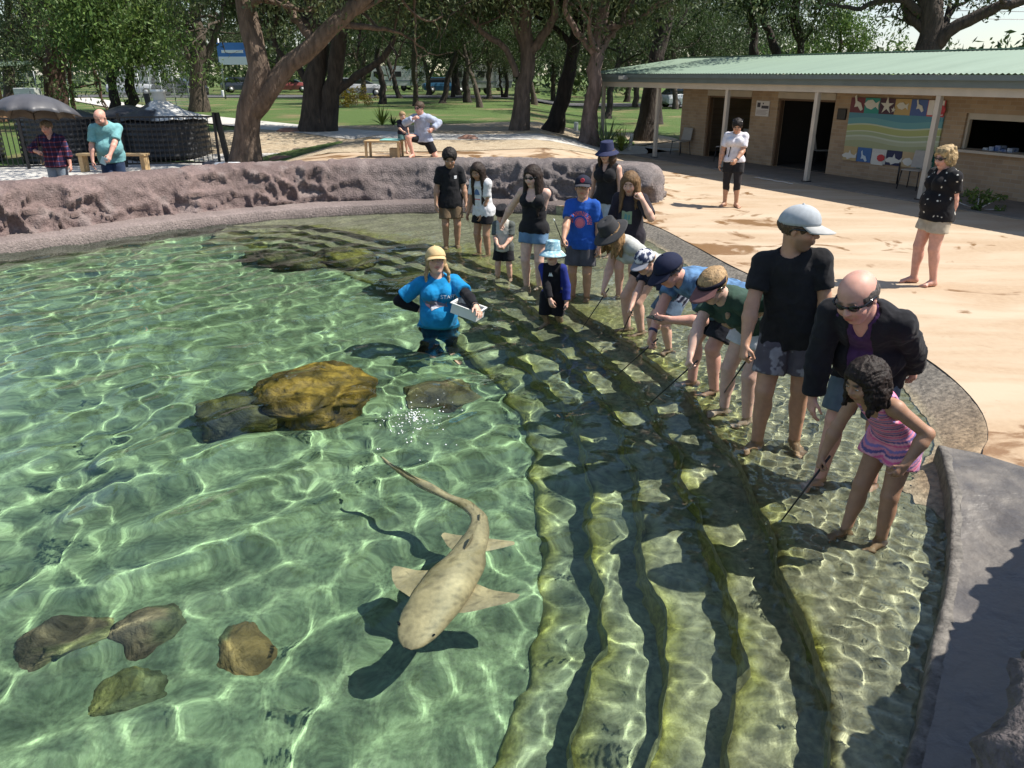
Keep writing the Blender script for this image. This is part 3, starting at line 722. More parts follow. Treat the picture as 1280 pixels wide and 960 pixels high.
own_tree(27, [px_trunk([(247, 121), (246, 95), (250, 60), (246, 25), (240, -20)], 42, (0, 0, 0, .1, .3)), px_trunk([(248, 90), (262, 60), (278, 20), (285, -20)], 42, (0, .2, .3, .6)), px_trunk([(246, 85), (228, 55), (215, 15), (208, -20)], 42, (0, -.2, -.4, 0))],
         [(.42, .22), (.2, .1), (.2, .1)], (.10, .078, .058), LEAF_GUM, 'spreading gum tree beside the path near the wire fence', low=4.0, blen=3.0, extra=40)
own_tree(28, [px_trunk([(66, 128), (64, 90), (66, 60), (60, 20), (56, -30)], 34, (0, 0, 0, .1, .3)), px_trunk([(78, 128), (76, 90), (84, 50), (92, 10)], 34, (.1, .2, .3, .6))],
         [(.34, .2), (.22, .12)], (.12, .07, .05), LEAF_GUM, 'red-brown gum tree behind the open umbrella', low=2.9, blen=3.0, extra=90, crown_rad=.9)
own_tree(29, [px_trunk([(141, 138), (143, 115), (140, 95), (146, 70), (150, 30)], 30, (0, 0, 0, .1, .2)), px_trunk([(160, 120), (162, 100), (158, 70), (165, 40)], 30.5)],
         [(.20, .1), (.22, .1)], (.04, .032, .028), LEAF_FRESH, 'bushy tree with low rounded fresh green crown on the left lawn', name='bushy_tree', low=1.6, blen=1.7, extra=160, crown_rad=.7, per=60, lsize=.16)
own_tree(30, [px_trunk([(90, 130), (88, 90), (92, 60)], 36), ], [(.1, .06)], (.16, .09, .06), LEAF_GUM, 'thin reddish gum sapling at the left edge of the lawn', low=2.5, extra=70)
own_tree(33, [px_trunk([(12, 130), (10, 90), (14, 50), (10, 0)], 40)], [(.3, .15)], b4, LEAF_GUM, 'gum tree in the top left corner behind the brick hut', low=2.3, blen=3.2, extra=160, crown_rad=1.0)
# behind the building
own_tree(31, [px_trunk([(1158, 86), (1160, 60), (1166, 30), (1160, 0), (1150, -50)], 27, (0, 0, 0, .1, .3)), px_trunk([(1163, 62), (1185, 40), (1215, 22), (1250, 8), (1290, 0), (1330, -30)], 27, (0, -.3, -.5, -.8, -1, -1)),
              px_trunk([(1168, 40), (1172, 10), (1175, -40)], 27, (0, .3, .6)), px_trunk([(1160, 20), (1128, 2), (1095, 0), (1075, 12), (1050, 8)], 27, (.1, .2, .4, .5, .6))],
         [(.50, .26), (.24, .1), (.24, .12), (.15, .05)], (.075, .058, .048), LEAF_DARK, 'large dark tree with spreading limbs behind the green roof', name='spreading_tree', low=4.1, blen=1.9, extra=10, crown_rad=.55, per=34)
own_tree(32, [px_trunk([(1000, 90), (1002, 60), (996, 30), (1000, -20)], 33), px_trunk([(975, 90), (968, 60), (955, 20), (945, -20)], 33, (0, .3, .5, .6)), px_trunk([(940, 88), (943, 50), (938, 10), (930, -40)], 34)],
         [(.2, .1), (.2, .1), (.2, .1)], (.05, .04, .034), LEAF_DARK, 'dark leafy tree over the middle of the green roof', name='leafy_tree', low=2.6, blen=1.6, extra=30, crown_rad=.65)
own_tree(34, [px_trunk([(1050, 90), (1048, 75), (1050, 62)], 38)], [(.15, .08)], b4, LEAF_FRESH, 'small bright green shrub showing above the green roof', name='shrub', low=.5, blen=1.0, extra=60, crown_rad=.7, maxl=2)
# distant woodland closing the view: one mass nobody could count
rw = np.random.RandomState(90); tips = []
for a in np.linspace(-1.05, 1.0, 190):
    r = rw.uniform(85, 150); x, y = math.sin(a) * r, math.cos(a) * r; hgt = rw.uniform(5, 10.0) * (.42 if a > .36 else 1.0)
    for q in range(9): tips.append((V3(x + rw.normal() * 2.2, y + rw.normal() * 2.2, 1.0 + hgt * rw.rand()), rw.uniform(.7, 1.3)))
me = leaves_mesh('far_woodland', tips, 34, 2.1, 1.0, rw, .2, .8)
o = link('far_woodland', me, LEAF_DARK); tag(o, 'distant belt of dark woodland beyond the park', 'woodland', kind='stuff')
# ------------------------------------------------------------------ implicit bodies: smooth unions of tapered shapes, meshed by surface nets
class Field:
    def __init__(s, lo, hi, vox):
        s.vox = vox; s.lo = np.asarray(lo, dtype=np.float64); n = np.ceil((np.asarray(hi) - s.lo) / vox).astype(int) + 1
        s.n = n; s.G = np.full(n, 1.0, dtype=np.float32)
        s.ax = [(s.lo[i] + vox * np.arange(n[i])).astype(np.float32) for i in range(3)]
    def _sl(s, lo, hi):
        a = np.clip(np.floor((lo - s.lo) / s.vox).astype(int), 0, s.n); b = np.clip(np.ceil((hi - s.lo) / s.vox).astype(int) + 1, 0, s.n)
        return tuple(slice(a[i], b[i]) for i in range(3))
    def _pts(s, sl):
        return s.ax[0][sl[0]][:, None, None], s.ax[1][sl[1]][None, :, None], s.ax[2][sl[2]][None, None, :]
    def op(s, fn, lo, hi, k=.02, mode='u'):
        m = k + 3 * s.vox; sl = s._sl(np.asarray(lo) - m, np.asarray(hi) + m)
        if any(q.stop <= q.start for q in sl): return
        d = fn(*s._pts(sl)); g = s.G[sl]
        if mode == 'u':
            h = np.maximum(k - np.abs(g - d), 0) / k; s.G[sl] = np.minimum(g, d) - h * h * k * .25
        else:
            h = np.maximum(k - np.abs(g + d), 0) / k; s.G[sl] = np.maximum(g, -d) + h * h * k * .25
    def cone(s, a, b, ra, rb, k=.02, mode='u', flat=None, fr=1.0, flatend=False):
        """tapered capsule; flat = direction squeezed by the ratio fr"""
        a = np.asarray(a, dtype=np.float32); b = np.asarray(b, dtype=np.float32); ba = b - a; L2 = float(ba @ ba) + 1e-12
        r = max(ra, rb)
        if flat is not None: fl = np.asarray(flat, dtype=np.float32); fl = fl / np.linalg.norm(fl)
        def fn(X, Y, Z):
            x = X - a[0]; y = Y - a[1]; z = Z - a[2]
            t = np.clip((x * ba[0] + y * ba[1] + z * ba[2]) / L2, 0, 1)
            x = x - t * ba[0]; y = y - t * ba[1]; z = z - t * ba[2]
            q = x * x + y * y + z * z
            rr = ra + (rb - ra) * t
            if flat is not None:
                f = x * fl[0] + y * fl[1] + z * fl[2]; q = q + f * f * (1 / fr ** 2 - 1)
                d = (np.sqrt(q) - rr) * (.5 + .5 * fr)
            else: d = np.sqrt(q) - rr
            if flatend:
                L = math.sqrt(L2); d = np.maximum(d, ((X - b[0]) * ba[0] + (Y - b[1]) * ba[1] + (Z - b[2]) * ba[2]) / L)
            return d
        s.op(fn, np.minimum(a, b) - r, np.maximum(a, b) + r, k, mode)
    def ell(s, c, r, M=None, k=.02, mode='u'):
        c = np.asarray(c, dtype=np.float32); r = np.asarray(r, dtype=np.float32); M = np.eye(3, dtype=np.float32) if M is None else np.asarray(M, dtype=np.float32)
        R_ = float(r.max())
        def fn(X, Y, Z):
            x = X - c[0]; y = Y - c[1]; z = Z - c[2]
            k0 = 0; k1 = 0
            for i in range(3):
                u = x * M[0, i] + y * M[1, i] + z * M[2, i]; k0 = k0 + (u / r[i]) ** 2; k1 = k1 + (u / r[i] ** 2) ** 2
            k0 = np.sqrt(k0); k1 = np.sqrt(k1) + 1e-9
            return k0 * (k0 - 1) / k1
        s.op(fn, c - R_, c + R_, k, mode)
    def cut(s, p, n, k=.004, box=None):
        """remove everything on the +n side of plane (p,n), optionally only inside box (lo,hi)"""
        p = np.asarray(p, dtype=np.float32); n = np.asarray(n, dtype=np.float32); n = n / np.linalg.norm(n)
        sl = s._sl(*box) if box is not None else tuple(slice(0, q) for q in s.n)
        X, Y, Z = s._pts(sl); d = (X - p[0]) * n[0] + (Y - p[1]) * n[1] + (Z - p[2]) * n[2]
        s.G[sl] = np.maximum(s.G[sl], d)
    def mesh(s):
        G = s.G; S = G < 0; n = G.shape
        cnt = np.zeros((n[0] - 1, n[1] - 1, n[2] - 1), dtype=np.int8)
        for dx in (0, 1):
            for dy in (0, 1):
                for dz in (0, 1):
                    cnt += S[dx:n[0] - 1 + dx, dy:n[1] - 1 + dy, dz:n[2] - 1 + dz]
        idx = np.argwhere((cnt > 0) & (cnt < 8))
        if len(idx) == 0: return np.zeros((0, 3)), np.zeros((0, 4), dtype=int)
        imap = np.full(cnt.shape, -1, dtype=np.int32); imap[tuple(idx.T)] = np.arange(len(idx))
        co = [(0, 0, 0), (1, 0, 0), (0, 1, 0), (1, 1, 0), (0, 0, 1), (1, 0, 1), (0, 1, 1), (1, 1, 1)]
        val = np.stack([G[idx[:, 0] + c[0], idx[:, 1] + c[1], idx[:, 2] + c[2]] for c in co], 1).astype(np.float64)
        acc = np.zeros((len(idx), 3)); num = np.zeros(len(idx))
        for a, b in ((0, 1), (2, 3), (4, 5), (6, 7), (0, 2), (1, 3), (4, 6), (5, 7), (0, 4), (1, 5), (2, 6), (3, 7)):
            va = val[:, a]; vb = val[:, b]; m = (va < 0) != (vb < 0)
            t = np.where(m, va / np.where(m, va - vb, 1), 0)
            p = np.array(co[a]) + t[:, None] * (np.array(co[b]) - np.array(co[a]))
            acc += p * m[:, None]; num += m
        V = s.lo + s.vox * (idx + acc / num[:, None])
        Fs = []
        for ax in range(3):
            u, w = (ax + 1) % 3, (ax + 2) % 3
            A = [slice(0, q) for q in n]; B = [slice(0, q) for q in n]; A[ax] = slice(0, n[ax] - 1); B[ax] = slice(1, n[ax])
            for q in (u, w): A[q] = slice(1, n[q] - 1); B[q] = slice(1, n[q] - 1)
            sa = S[tuple(A)]; sb = S[tuple(B)]
            for flag in (0, 1):
                e = np.argwhere(sa & ~sb) if flag == 0 else np.argwhere(~sa & sb)
                if len(e) == 0: continue
                e[:, u] += 1; e[:, w] += 1
                q = []
                for du, dw in ((-1, -1), (0, -1), (0, 0), (-1, 0)):
                    f = e.copy(); f[:, u] += du; f[:, w] += dw; q.append(imap[tuple(f.T)])
                q = np.stack(q, 1)
                if flag: q = q[:, ::-1]
                Fs.append(q)
        return V, np.vstack(Fs)
def relax(V, Fq, it=1, lam=.5):
    E = np.vstack([Fq[:, [0, 1]], Fq[:, [1, 2]], Fq[:, [2, 3]], Fq[:, [3, 0]]])
    for _ in range(it):
        A = np.zeros_like(V); n = np.zeros(len(V))
        for a, b in ((0, 1), (1, 0)):
            for d in range(3): A[:, d] += np.bincount(E[:, a], V[E[:, b], d], len(V))
            n += np.bincount(E[:, a], minlength=len(V))
        V = V + lam * (A / np.maximum(n, 1)[:, None] - V)
    return V
def vnormals(V, Fq):
    fn = np.cross(V[Fq[:, 2]] - V[Fq[:, 0]], V[Fq[:, 3]] - V[Fq[:, 1]]); N = np.zeros_like(V)
    for k in range(4):
        for d in range(3): N[:, d] += np.bincount(Fq[:, k], fn[:, d], len(V))
    return N / (np.linalg.norm(N, axis=1)[:, None] + 1e-12)
# ------------------------------------------------------------------ people
def V3(*a): return np.array(a, dtype=np.float64)
def unit(v): v = np.asarray(v, dtype=np.float64); return v / (np.linalg.norm(v) + 1e-12)
def rot(axis, ang):
    return np.array(Matrix.Rotation(ang, 3, Vector([float(q) for q in axis])))
def ik(a, t, l1, l2, pole):
    d = t - a; L = np.linalg.norm(d); mx_ = (l1 + l2) * .998
    if L > mx_: t = a + d / L * mx_; d = t - a; L = mx_
    L = max(L, abs(l1 - l2) + .01)
    u = d / L; x = (l1 * l1 - l2 * l2 + L * L) / (2 * L); y = math.sqrt(max(l1 * l1 - x * x, 0))
    p = pole - u * (pole @ u); p = unit(p)
    return a + u * x + p * y, t
SKIN = mat('skin', attr=True, scale=18, rough=.52, bump=.12, bscale=90, sub=.12, amix=.16, spec=.4, bdist=.004)
CLOTH = mat('woven_cotton', attr=True, scale=14, rough=.92, bump=.35, bscale=26, amix=.22, spec=.2, sheen=.06, bdist=.012)
HAIR = mat('hair', attr=True, scale=60, rough=.6, bump=.5, bscale=80, amix=.6, spec=.3, stretch=(3, 3, .35), bdist=.008)
KNIT = mat('cap_cloth', attr=True, scale=30, rough=.85, bump=.2, bscale=160, amix=.15, spec=.25, bdist=.003)
GLASSES = mat('dark_lens', (.012, .012, .014), rough=.12, spec=.6)
EYE = mat('eye_surface', attr=True, rough=.2, amix=.05)
PRINT = mat('shirt_print', attr=True, rough=.9, amix=.1)

class Person:
    def __init__(s, loc, yaw, H, skin=(.62, .36, .25), lean=0, slouch=6, crouch=0, side=0, twist=0, pelvis=(0, 0), head=(0, 0, 0), hs=1.0, w=1.0, fem=False, belly=0.0,
                 Lh='down', Rh='down', Lf=(0, .09), Rf=(0, -.09), fy=(10, -10), vox=.009, curl=(.35, .35), lpole=None, rpole=None, kpole=None, world=True, armw=1.0, legw=1.0, knee_out=.15,
                 Lfz=0.0, Rfz=0.0, handdir=None):
        s.H = H; s.loc = np.array(loc, float); s.yaw = R(yaw); s.skin = np.array(skin); s.vox = vox; s.w = w; s.fem = fem; s.bel = belly; s.armw = armw; s.legw = legw
        cy, sy = math.cos(s.yaw), math.sin(s.yaw)
        s.Rw = np.array([[cy, -sy, 0], [sy, cy, 0], [0, 0, 1]])
        la = R(lean); lb = R(lean * 1.08 + slouch); sl = R(side)
        def frame(a, tw):
            sp = V3(math.sin(a), 0, math.cos(a)); f = V3(math.cos(a), 0, -math.sin(a))
            M = rot((1, 0, 0), -sl); sp = M @ sp; f = M @ f
            f = rot(sp, tw) @ f
            return sp, f, np.cross(sp, f)
        s.s1, s.f1, s.l1 = frame(la, R(twist) * .3); s.s2, s.f2, s.l2 = frame(lb, R(twist))
        s.P = V3(pelvis[0], pelvis[1], .525 * H * (1 - crouch))
        s.C = s.P + s.s1 * .175 * H
        s.Sh = s.C + s.s2 * .115 * H
        s.S = {}; s.E = {}; s.Wr = {}; s.Hj = {}; s.K = {}; s.A = {}; s.fdir = {}
        hp, hy, hr = [R(q) for q in head]
        bf = unit(V3(s.f2[0], s.f2[1], 0)) if abs(lean) < 80 else V3(1, 0, 0)
        M = rot((0, 0, 1), hy); hf = M @ bf; hl = np.cross(V3(0, 0, 1), hf)
        hf2 = rot(hl, hp) @ hf; hu = np.cross(hf2, hl); hu = rot(hf2, hr) @ hu; hl = np.cross(hu, hf2)
        s.hM = np.stack([hf2, hl, hu], 1); s.h = .132 * H * hs * 1.14
        s.Nb = s.Sh + s.s2 * .018 * H
        nd = unit(s.s2 * .75 + hu * .5 + bf * .12)
        s.Nt = s.Nb + nd * .045 * H
        s.HC = s.Nt + hu * s.h * .30 + hf2 * s.h * .10
        for sg, hand, foot, fyaw, pole, fz in ((1, Lh, Lf, fy[0], lpole, Lfz), (-1, Rh, Rf, fy[1], rpole, Rfz)):
            s.S[sg] = s.Sh + s.l2 * sg * .096 * H * w - s.s2 * .018 * H
            if isinstance(hand, str):
                t = s.S[sg] + V3(.035 * H, sg * .055 * H, -.30 * H)
                if hand == 'front': t = s.S[sg] + s.f2 * .16 * H - V3(0, sg * .05 * H, .22 * H)
            elif world and len(hand) == 3: t = s.to_local(hand)
            else: t = np.array(hand[:3], float)
            po = V3(-.7, sg * .55, -.35) if pole is None else np.array(pole, float)
            s.E[sg], s.Wr[sg] = ik(s.S[sg], t, .165 * H, .145 * H, po)
            s.Hj[sg] = s.P + s.l1 * sg * .050 * H
            s.A[sg] = V3(foot[0], foot[1], .045 * H + fz)
            kp = V3(1, sg * knee_out, .1) if kpole is None else np.array(kpole, float)
            s.K[sg], s.A[sg] = ik(s.Hj[sg], s.A[sg], .245 * H, .24 * H, kp)
            a = R(fyaw); s.fdir[sg] = V3(math.cos(a), math.sin(a), 0)
        s.curl = {1: curl[0], -1: curl[1]}
        s.hd = {}
        for sg in (1, -1):
            d = unit(s.Wr[sg] - s.E[sg])
            s.hd[sg] = d
        if handdir:
            for sg, d in handdir.items(): s.hd[sg] = unit(s.Rw.T @ np.array(d, float))
        s.root = empty('person', s.loc, s.yaw)
        allp = [s.P, s.C, s.Sh, s.HC + s.hM[:, 2] * s.h * .8, s.HC - s.hM[:, 0] * s.h] + [q for D in (s.S, s.E, s.Wr, s.Hj, s.K, s.A) for q in D.values()]
        allp += [s.Wr[g] + s.hd[g] * .12 * H for g in (1, -1)] + [s.A[g] + s.fdir[g] * .12 * H for g in (1, -1)]
        allp = np.array(allp); s.lo = allp.min(0) - .14 * H; s.hi = allp.max(0) + .14 * H; s.lo[2] = min(s.lo[2], s.A[1][2] - .06 * H, s.A[-1][2] - .06 * H)
    def to_local(s, p): return s.Rw.T @ (np.array(p, float) - s.loc)
    def wpt(s, p): return s.Rw @ np.asarray(p, float) + s.loc
    def hp(s, x, y, z): return s.HC + s.hM @ (V3(x, y, z) * s.h)
    # --- shapes shared by body and clothes (i = how far outside the skin)
    def torso(s, F, i=0.0, k=.03, low=True, up=True, wf=1.0):
        H = s.H; w = s.w * wf
        if low:
            F.cone(s.P + s.l1 * .040 * H, s.P - s.l1 * .040 * H, (.066 * w) * H + i, (.066 * w) * H + i, k, flat=s.f1, fr=.92)
            F.cone(s.P + s.s1 * .01 * H, s.C - s.s1 * .03 * H, .084 * w * H + i, .078 * w * H + i, k, flat=s.f1, fr=.74)
            if s.bel: F.ell(s.P + s.s1 * .085 * H + s.f1 * .03 * H, V3(.07 + s.bel, .085 * w + s.bel * .5, .095) * H + i, np.stack([s.f1, s.l1, s.s1], 1), k)
            for sg in (1, -1):   # seat
                F.ell(s.P + s.l1 * sg * .042 * H - s.f1 * .035 * H - s.s1 * .015 * H, V3(.058, .055, .06) * H * (1.06 if s.fem else 1) + i, None, k)
        if up:
            F.cone(s.C - s.s1 * .05 * H, s.Sh - s.s2 * .055 * H, .080 * w * H + i, .088 * w * H + i, k, flat=s.f2, fr=.70)
            F.cone(s.S[1] * .86 + s.S[-1] * .14, s.S[-1] * .86 + s.S[1] * .14, .034 * H + i * .7, .034 * H + i * .7, k)
            F.cone(s.Sh - s.s2 * .03 * H, s.Nb + s.s2 * .01 * H, .060 * H + i * .7, .032 * H + i * .7, k)
            if s.fem:
                for sg in (1, -1): F.ell(s.C + s.s2 * .045 * H + s.f2 * .048 * H + s.l2 * sg * .042 * H, V3(.046, .046, .045) * H + i, None, k)
    def arm(s, F, sg, i=0.0, frac=2.0, k=.018, flare=0.0):
        H = s.H; a = s.armw; S_, E_, W_ = s.S[sg], s.E[sg], s.Wr[sg]
        F.ell(S_ - s.s2 * .006 * H, V3(.033, .033, .036) * H * a + i * .8, None, k)
        f = min(frac, 1.0); e = S_ + (E_ - S_) * f
        F.cone(S_, e, .031 * H * a + i * .85, (.031 - .006 * f) * H * a + i * .85 + flare, k, flatend=i > 0 and frac <= 1)
        if frac > 1:
            f = frac - 1; e = E_ + (W_ - E_) * f
            m = E_ + (W_ - E_) * min(.3, f)
            F.cone(E_, m, .027 * H * a + i, .028 * H * a + i, k)
            F.cone(m, e, .028 * H * a + i, (.028 - .0115 * max(f - .3, 0) / .7) * H * a + i + flare, k, flatend=i > 0)
    def hand(s, F, sg):
        H = s.H; W_ = s.Wr[sg]; d = s.hd[sg]; c = s.curl[sg]
        n = s.P + s.s1 * .1 * H - W_; n = n - d * (n @ d)                   # palm faces the body
        n = unit(n) if np.linalg.norm(n) > 1e-3 else V3(0, -sg, 0)
        sd_ = np.cross(d, n) * 1.0
        if sd_ @ s.f2 < 0: sd_ = -sd_                                       # thumb side forward
        s.hand_n = getattr(s, 'hand_n', {}); s.hand_n[sg] = (n, sd_)
        r = .0052 * H
        pc = W_ + d * .030 * H
        F.cone(W_ - d * .012 * H, W_ + d * .012 * H, .0165 * H, .018 * H, .012, flat=n, fr=.75)
        F.cone(W_ + d * .016 * H + sd_ * .006 * H, W_ + d * .046 * H + sd_ * .010 * H, .017 * H, .0165 * H, .012, flat=n, fr=.55)
        F.cone(W_ + d * .016 * H - sd_ * .006 * H, W_ + d * .044 * H - sd_ * .012 * H, .017 * H, .0145 * H, .012, flat=n, fr=.55)
        for q, (o, L) in enumerate(((.020, .043), (.0075, .048), (-.005, .044), (-.0165, .034))):
            b = W_ + d * (.053 - .003 * abs(q - 1)) * H + sd_ * o * H
            a1 = c * 1.25 + .08 * q * c; d1 = d * math.cos(a1) + n * math.sin(a1) + sd_ * (.10 - .07 * q)
            m = b + unit(d1) * L * .52 * H
            a2 = a1 + c * 1.6; d2 = d * math.cos(a2) + n * math.sin(a2) + sd_ * (.08 - .05 * q)
            e = m + unit(d2) * L * .48 * H
            F.cone(b - d * .01 * H, m, r * 1.05, r, .004); F.cone(m, e, r, r * .85, .004)
        b = W_ + d * .014 * H + sd_ * .014 * H
        m = b + unit(d * .75 + sd_ * .75 + n * (.25 + .6 * c)) * .028 * H
        e = m + unit(d * .9 + sd_ * (.25 - .5 * c) + n * (.3 + .6 * c)) * .026 * H
        F.cone(b, m, r * 1.5, r * 1.15, .010); F.cone(m, e, r * 1.12, r * .9, .004)
    def thigh(s, F, sg, i=0.0, frac=1.0, k=.02, flare=0.0):
        H = s.H; a = s.legw; h, kn, an = s.Hj[sg], s.K[sg], s.A[sg]
        f = min(frac, 1.0); e = h + (kn - h) * f
        F.cone(h - (kn - h) * .02, e, .056 * H * a * (1.06 if s.fem else 1) + i, (.056 - .021 * f) * H * a + i + flare, k, flatend=i > 0 and frac <= 1)
        if frac > 1:
            f = frac - 1; e = kn + (an - kn) * f; back = -s.fdir[sg]
            F.cone(kn, e, .034 * H * a + i, (.034 - .012 * f) * H * a + i + flare, k, flatend=i > 0)
            m = kn + (an - kn) * min(.30, f)
            F.cone(kn + (an - kn) * .1, kn + (an - kn) * min(.5, f), .026 * H * a + i, .026 * H * a + i, k)
            F.ell(m + back * .012 * H, V3(.030, .031, .062) * H * a + i, None, k)
    def foot(s, F, sg):
        H = s.H; A = s.A[sg]; d = s.fdir[sg]; lf = np.cross(V3(0, 0, 1), d); g = A - V3(0, 0, .045 * H)
        F.cone(A, g + V3(0, 0, .022 * H) - d * .012 * H, .0225 * H, .021 * H, .015)
        F.cone(g - d * .022 * H + V3(0, 0, .02 * H), g + d * .03 * H + V3(0, 0, .024 * H), .0195 * H, .021 * H, .015)
        F.cone(g + d * .01 * H + V3(0, 0, .030 * H), g + d * .082 * H + V3(0, 0, .014 * H), .024 * H, .0135 * H, .015, flat=V3(0, 0, 1), fr=.9)
        F.cone(g + d * .075 * H + lf * .014 * H + V3(0, 0, .012 * H), g + d * .068 * H - lf * .016 * H + V3(0, 0, .011 * H), .0125 * H, .0115 * H, .012)
        for q in range(5):
            o = (.019 - .0095 * q) * sg * -1
            b = g + d * (.083 - .004 * q) * H + lf * o * H + V3(0, 0, .010 * H)
            F.cone(b, b + d * (.022 - .003 * q) * H - V3(0, 0, .003 * H), (.0085 if q == 0 else .0062) * H, (.0075 if q == 0 else .0055) * H, .004)
    def headshape(s, F):
        h = s.h; p = s.hp
        F.cone(s.Nb - s.s2 * .03 * s.H, p(-.10, 0, -.18), .037 * s.H * min(s.w, 1.1), .24 * h, .02)
        F.ell(p(-.07, 0, .14), V3(.43, .335, .35) * h, s.hM, .02)
        F.ell(p(.10, 0, -.13), V3(.285, .265, .34) * h, s.hM, .02)
        F.ell(p(.16, 0, -.38), V3(.17, .15, .10) * h, s.hM, .02)
        for g in (1, -1):
            F.cone(p(-.04, g * .19, -.18), p(.20, g * .06, -.40), .09 * h, .07 * h, .02)
            F.ell(p(.27, g * .16, -.10), V3(.10, .09, .09) * h, s.hM, .03 * h / .23)
            F.ell(p(-.03, g * .335, -.02), V3(.075, .030, .125) * h, s.hM, .008)
            F.ell(p(.415, g * .135, .035), V3(.075, .085, .050) * h, s.hM, .02, mode='s')
            F.ell(p(.335, g * .135, .03), V3(.050, .070, .040) * h, s.hM, .006)
        F.cone(p(.345, -.15, .105), p(.345, .15, .105), .040 * h, .040 * h, .012)
        F.cone(p(.36, 0, .07), p(.45, 0, -.085), .030 * h, .050 * h, .010)
        F.cone(p(.405, -.045, -.10), p(.405, .045, -.10), .036 * h, .036 * h, .008)
        F.cone(p(.375, -.075, -.215), p(.375, .075, -.215), .034 * h, .034 * h, .008)
        F.cone(p(.370, -.06, -.262), p(.370, .06, -.262), .036 * h, .036 * h, .008)
    def hloc(s, V): return (V - s.HC) @ s.hM / s.h
    def skin_col(s, V, brow=(.10, .06, .04), beard=None):
        L = s.hloc(V); c = np.tile(s.skin, (len(V), 1)).astype(float)
        def blob(x, y, z, rx, ry, rz): return np.exp(-(((L[:, 0] - x) / rx) ** 2 + ((np.abs(L[:, 1]) - y) / ry) ** 2 + ((L[:, 2] - z) / rz) ** 2))
        lips = np.clip(1.5 * blob(.39, 0, -.238, .07, .10, .045), 0, 1)[:, None]
        c = c * (1 - lips) + lips * (s.skin * V3(.72, .42, .42))
        ch = (blob(.30, .19, -.12, .14, .12, .12) * .35)[:, None]; c = c * (1 - ch) + ch * (s.skin * V3(1.02, .72, .68))
        b = np.clip(1.6 * blob(.38, .14, .125, .08, .10, .030), 0, 1)[:, None]; c = c * (1 - b) + b * np.array(brow)
        if beard is not None:
            m = np.clip((smooth((-.10 - L[:, 2]) / .12) * smooth((L[:, 0] + .02) / .12) * smooth((.62 + L[:, 2]) / .1))[:, None] * .6, 0, 1)
            c = c * (1 - m) + m * np.array(beard)
        return c
    def field(s): return Field(s.lo, s.hi, s.vox)
    def finish(s, name, F, m, col, wr=0.0, rel=1, parent=None, seed=0, freq=9):
        V, Q = F.mesh()
        if len(V) == 0: return None
        if rel: V = relax(V, Q, rel)
        if wr:
            N = vnormals(V, Q)
            W_ = V + .05 * np.stack([fbm(V * 5, 2, seed + 1), fbm(V * 5, 2, seed + 2), fbm(V * 5, 2, seed + 3)], 1)
            n = .65 * (1 - np.abs(fbm(W_ * np.array([freq, freq, freq * .5]), 3, seed)) * 2.4) + .35 * (1 - np.abs(fbm(W_ * np.array([freq * .8, freq * .8, freq * 1.6]), 2, seed + 9)) * 2.4)
            V = V + N * (n * wr)[:, None]
        c = col(V) if callable(col) else np.tile(np.array(col), (len(V), 1))
        o = link(name, mesh_np(name, V, Q, True, c), m, s.root if parent is None else parent)
        o.cycles.is_caustics_receiver = True
        return o
    def body(s, **kw):
        F = s.field(); s.torso(F)
        for g in (1, -1):
            s.arm(F, g); s.hand(F, g); s.thigh(F, g, frac=2.0); s.foot(F, g)
        s.headshape(F)
        s.bodyo = s.finish('body', F, SKIN, lambda V: s.skin_col(V, **kw), rel=0)
        for g in (1, -1):
            M = MB(); c = s.hp(.345, g * .135, .03)
            V = []; Fl = []; n1, n2 = 6, 10; cols = []
            for a in range(n1 + 1):
                for b in range(n2):
                    th = math.pi * a / n1; ph = 2 * math.pi * b / n2
                    q = V3(math.cos(th), math.sin(th) * math.cos(ph), math.sin(th) * math.sin(ph))
                    V.append(c + s.hM @ (q * V3(.052, .060, .028) * s.h)); cols.append((.02, .013, .01) if th < .85 else (.72, .68, .64))
            Fl = [(a * n2 + b, a * n2 + (b + 1) % n2, (a + 1) * n2 + (b + 1) % n2, (a + 1) * n2 + b) for a in range(n1) for b in range(n2)]
            o = link('eye', mesh_np('eye', np.array(V), np.array(Fl), True, np.array(cols)), EYE, s.root)
        return s
    # --- clothes
    def top(s, name='shirt', col=(.05, .05, .05), sleeve=.55, infl=.017, hem=-.045, neck=.040, vneck=0.0, flare=.008, loose=.0, wr=.009, strap=False, seed=1, m=None, open_=0, back=False):
        H = s.H; F = s.field(); s.torso(F, infl, k=.022)
        if loose: F.cone(s.C, s.P + s.s1 * (hem + .02) * H, .084 * H * s.w + infl, .084 * H * s.w + infl + loose, .03, flat=s.f1, fr=.8)
        if sleeve > 0:
            for g in (1, -1): s.arm(F, g, infl, sleeve, flare=flare)
        if hem < -.005:
            for g in (1, -1): s.thigh(F, g, infl, .35)
        F.cut(s.P + s.s1 * hem * H, -s.s1)
        # neck opening
        nd = unit(s.Nt - s.Nb)
        F.cone(s.Nb - nd * .0 * H + s.f2 * .008 * H, s.Nb + nd * .12 * H, neck * H, neck * H * 1.25, .008, mode='s')
        if vneck:
            F.cone(s.Nb + s.f2 * .05 * H, s.Nb + s.f2 * .085 * H - s.s2 * vneck * H, .026 * H, .008 * H, .01, mode='s')
        if strap:      # singlet: cut away the shoulders and a deep round neck
            for g in (1, -1): F.cone(s.S[g] + s.l2 * g * .012 * H + s.s2 * .05 * H, s.S[g] + s.l2 * g * .010 * H - s.s2 * .055 * H, .050 * H, .044 * H, .01, mode='s')
            F.cone(s.Nb + s.s2 * .02 * H, s.Nb + s.f2 * .09 * H - s.s2 * .055 * H, .048 * H, .040 * H, .01, mode='s')
            F.cut(s.Nb - s.s2 * .004 * H, s.s2)
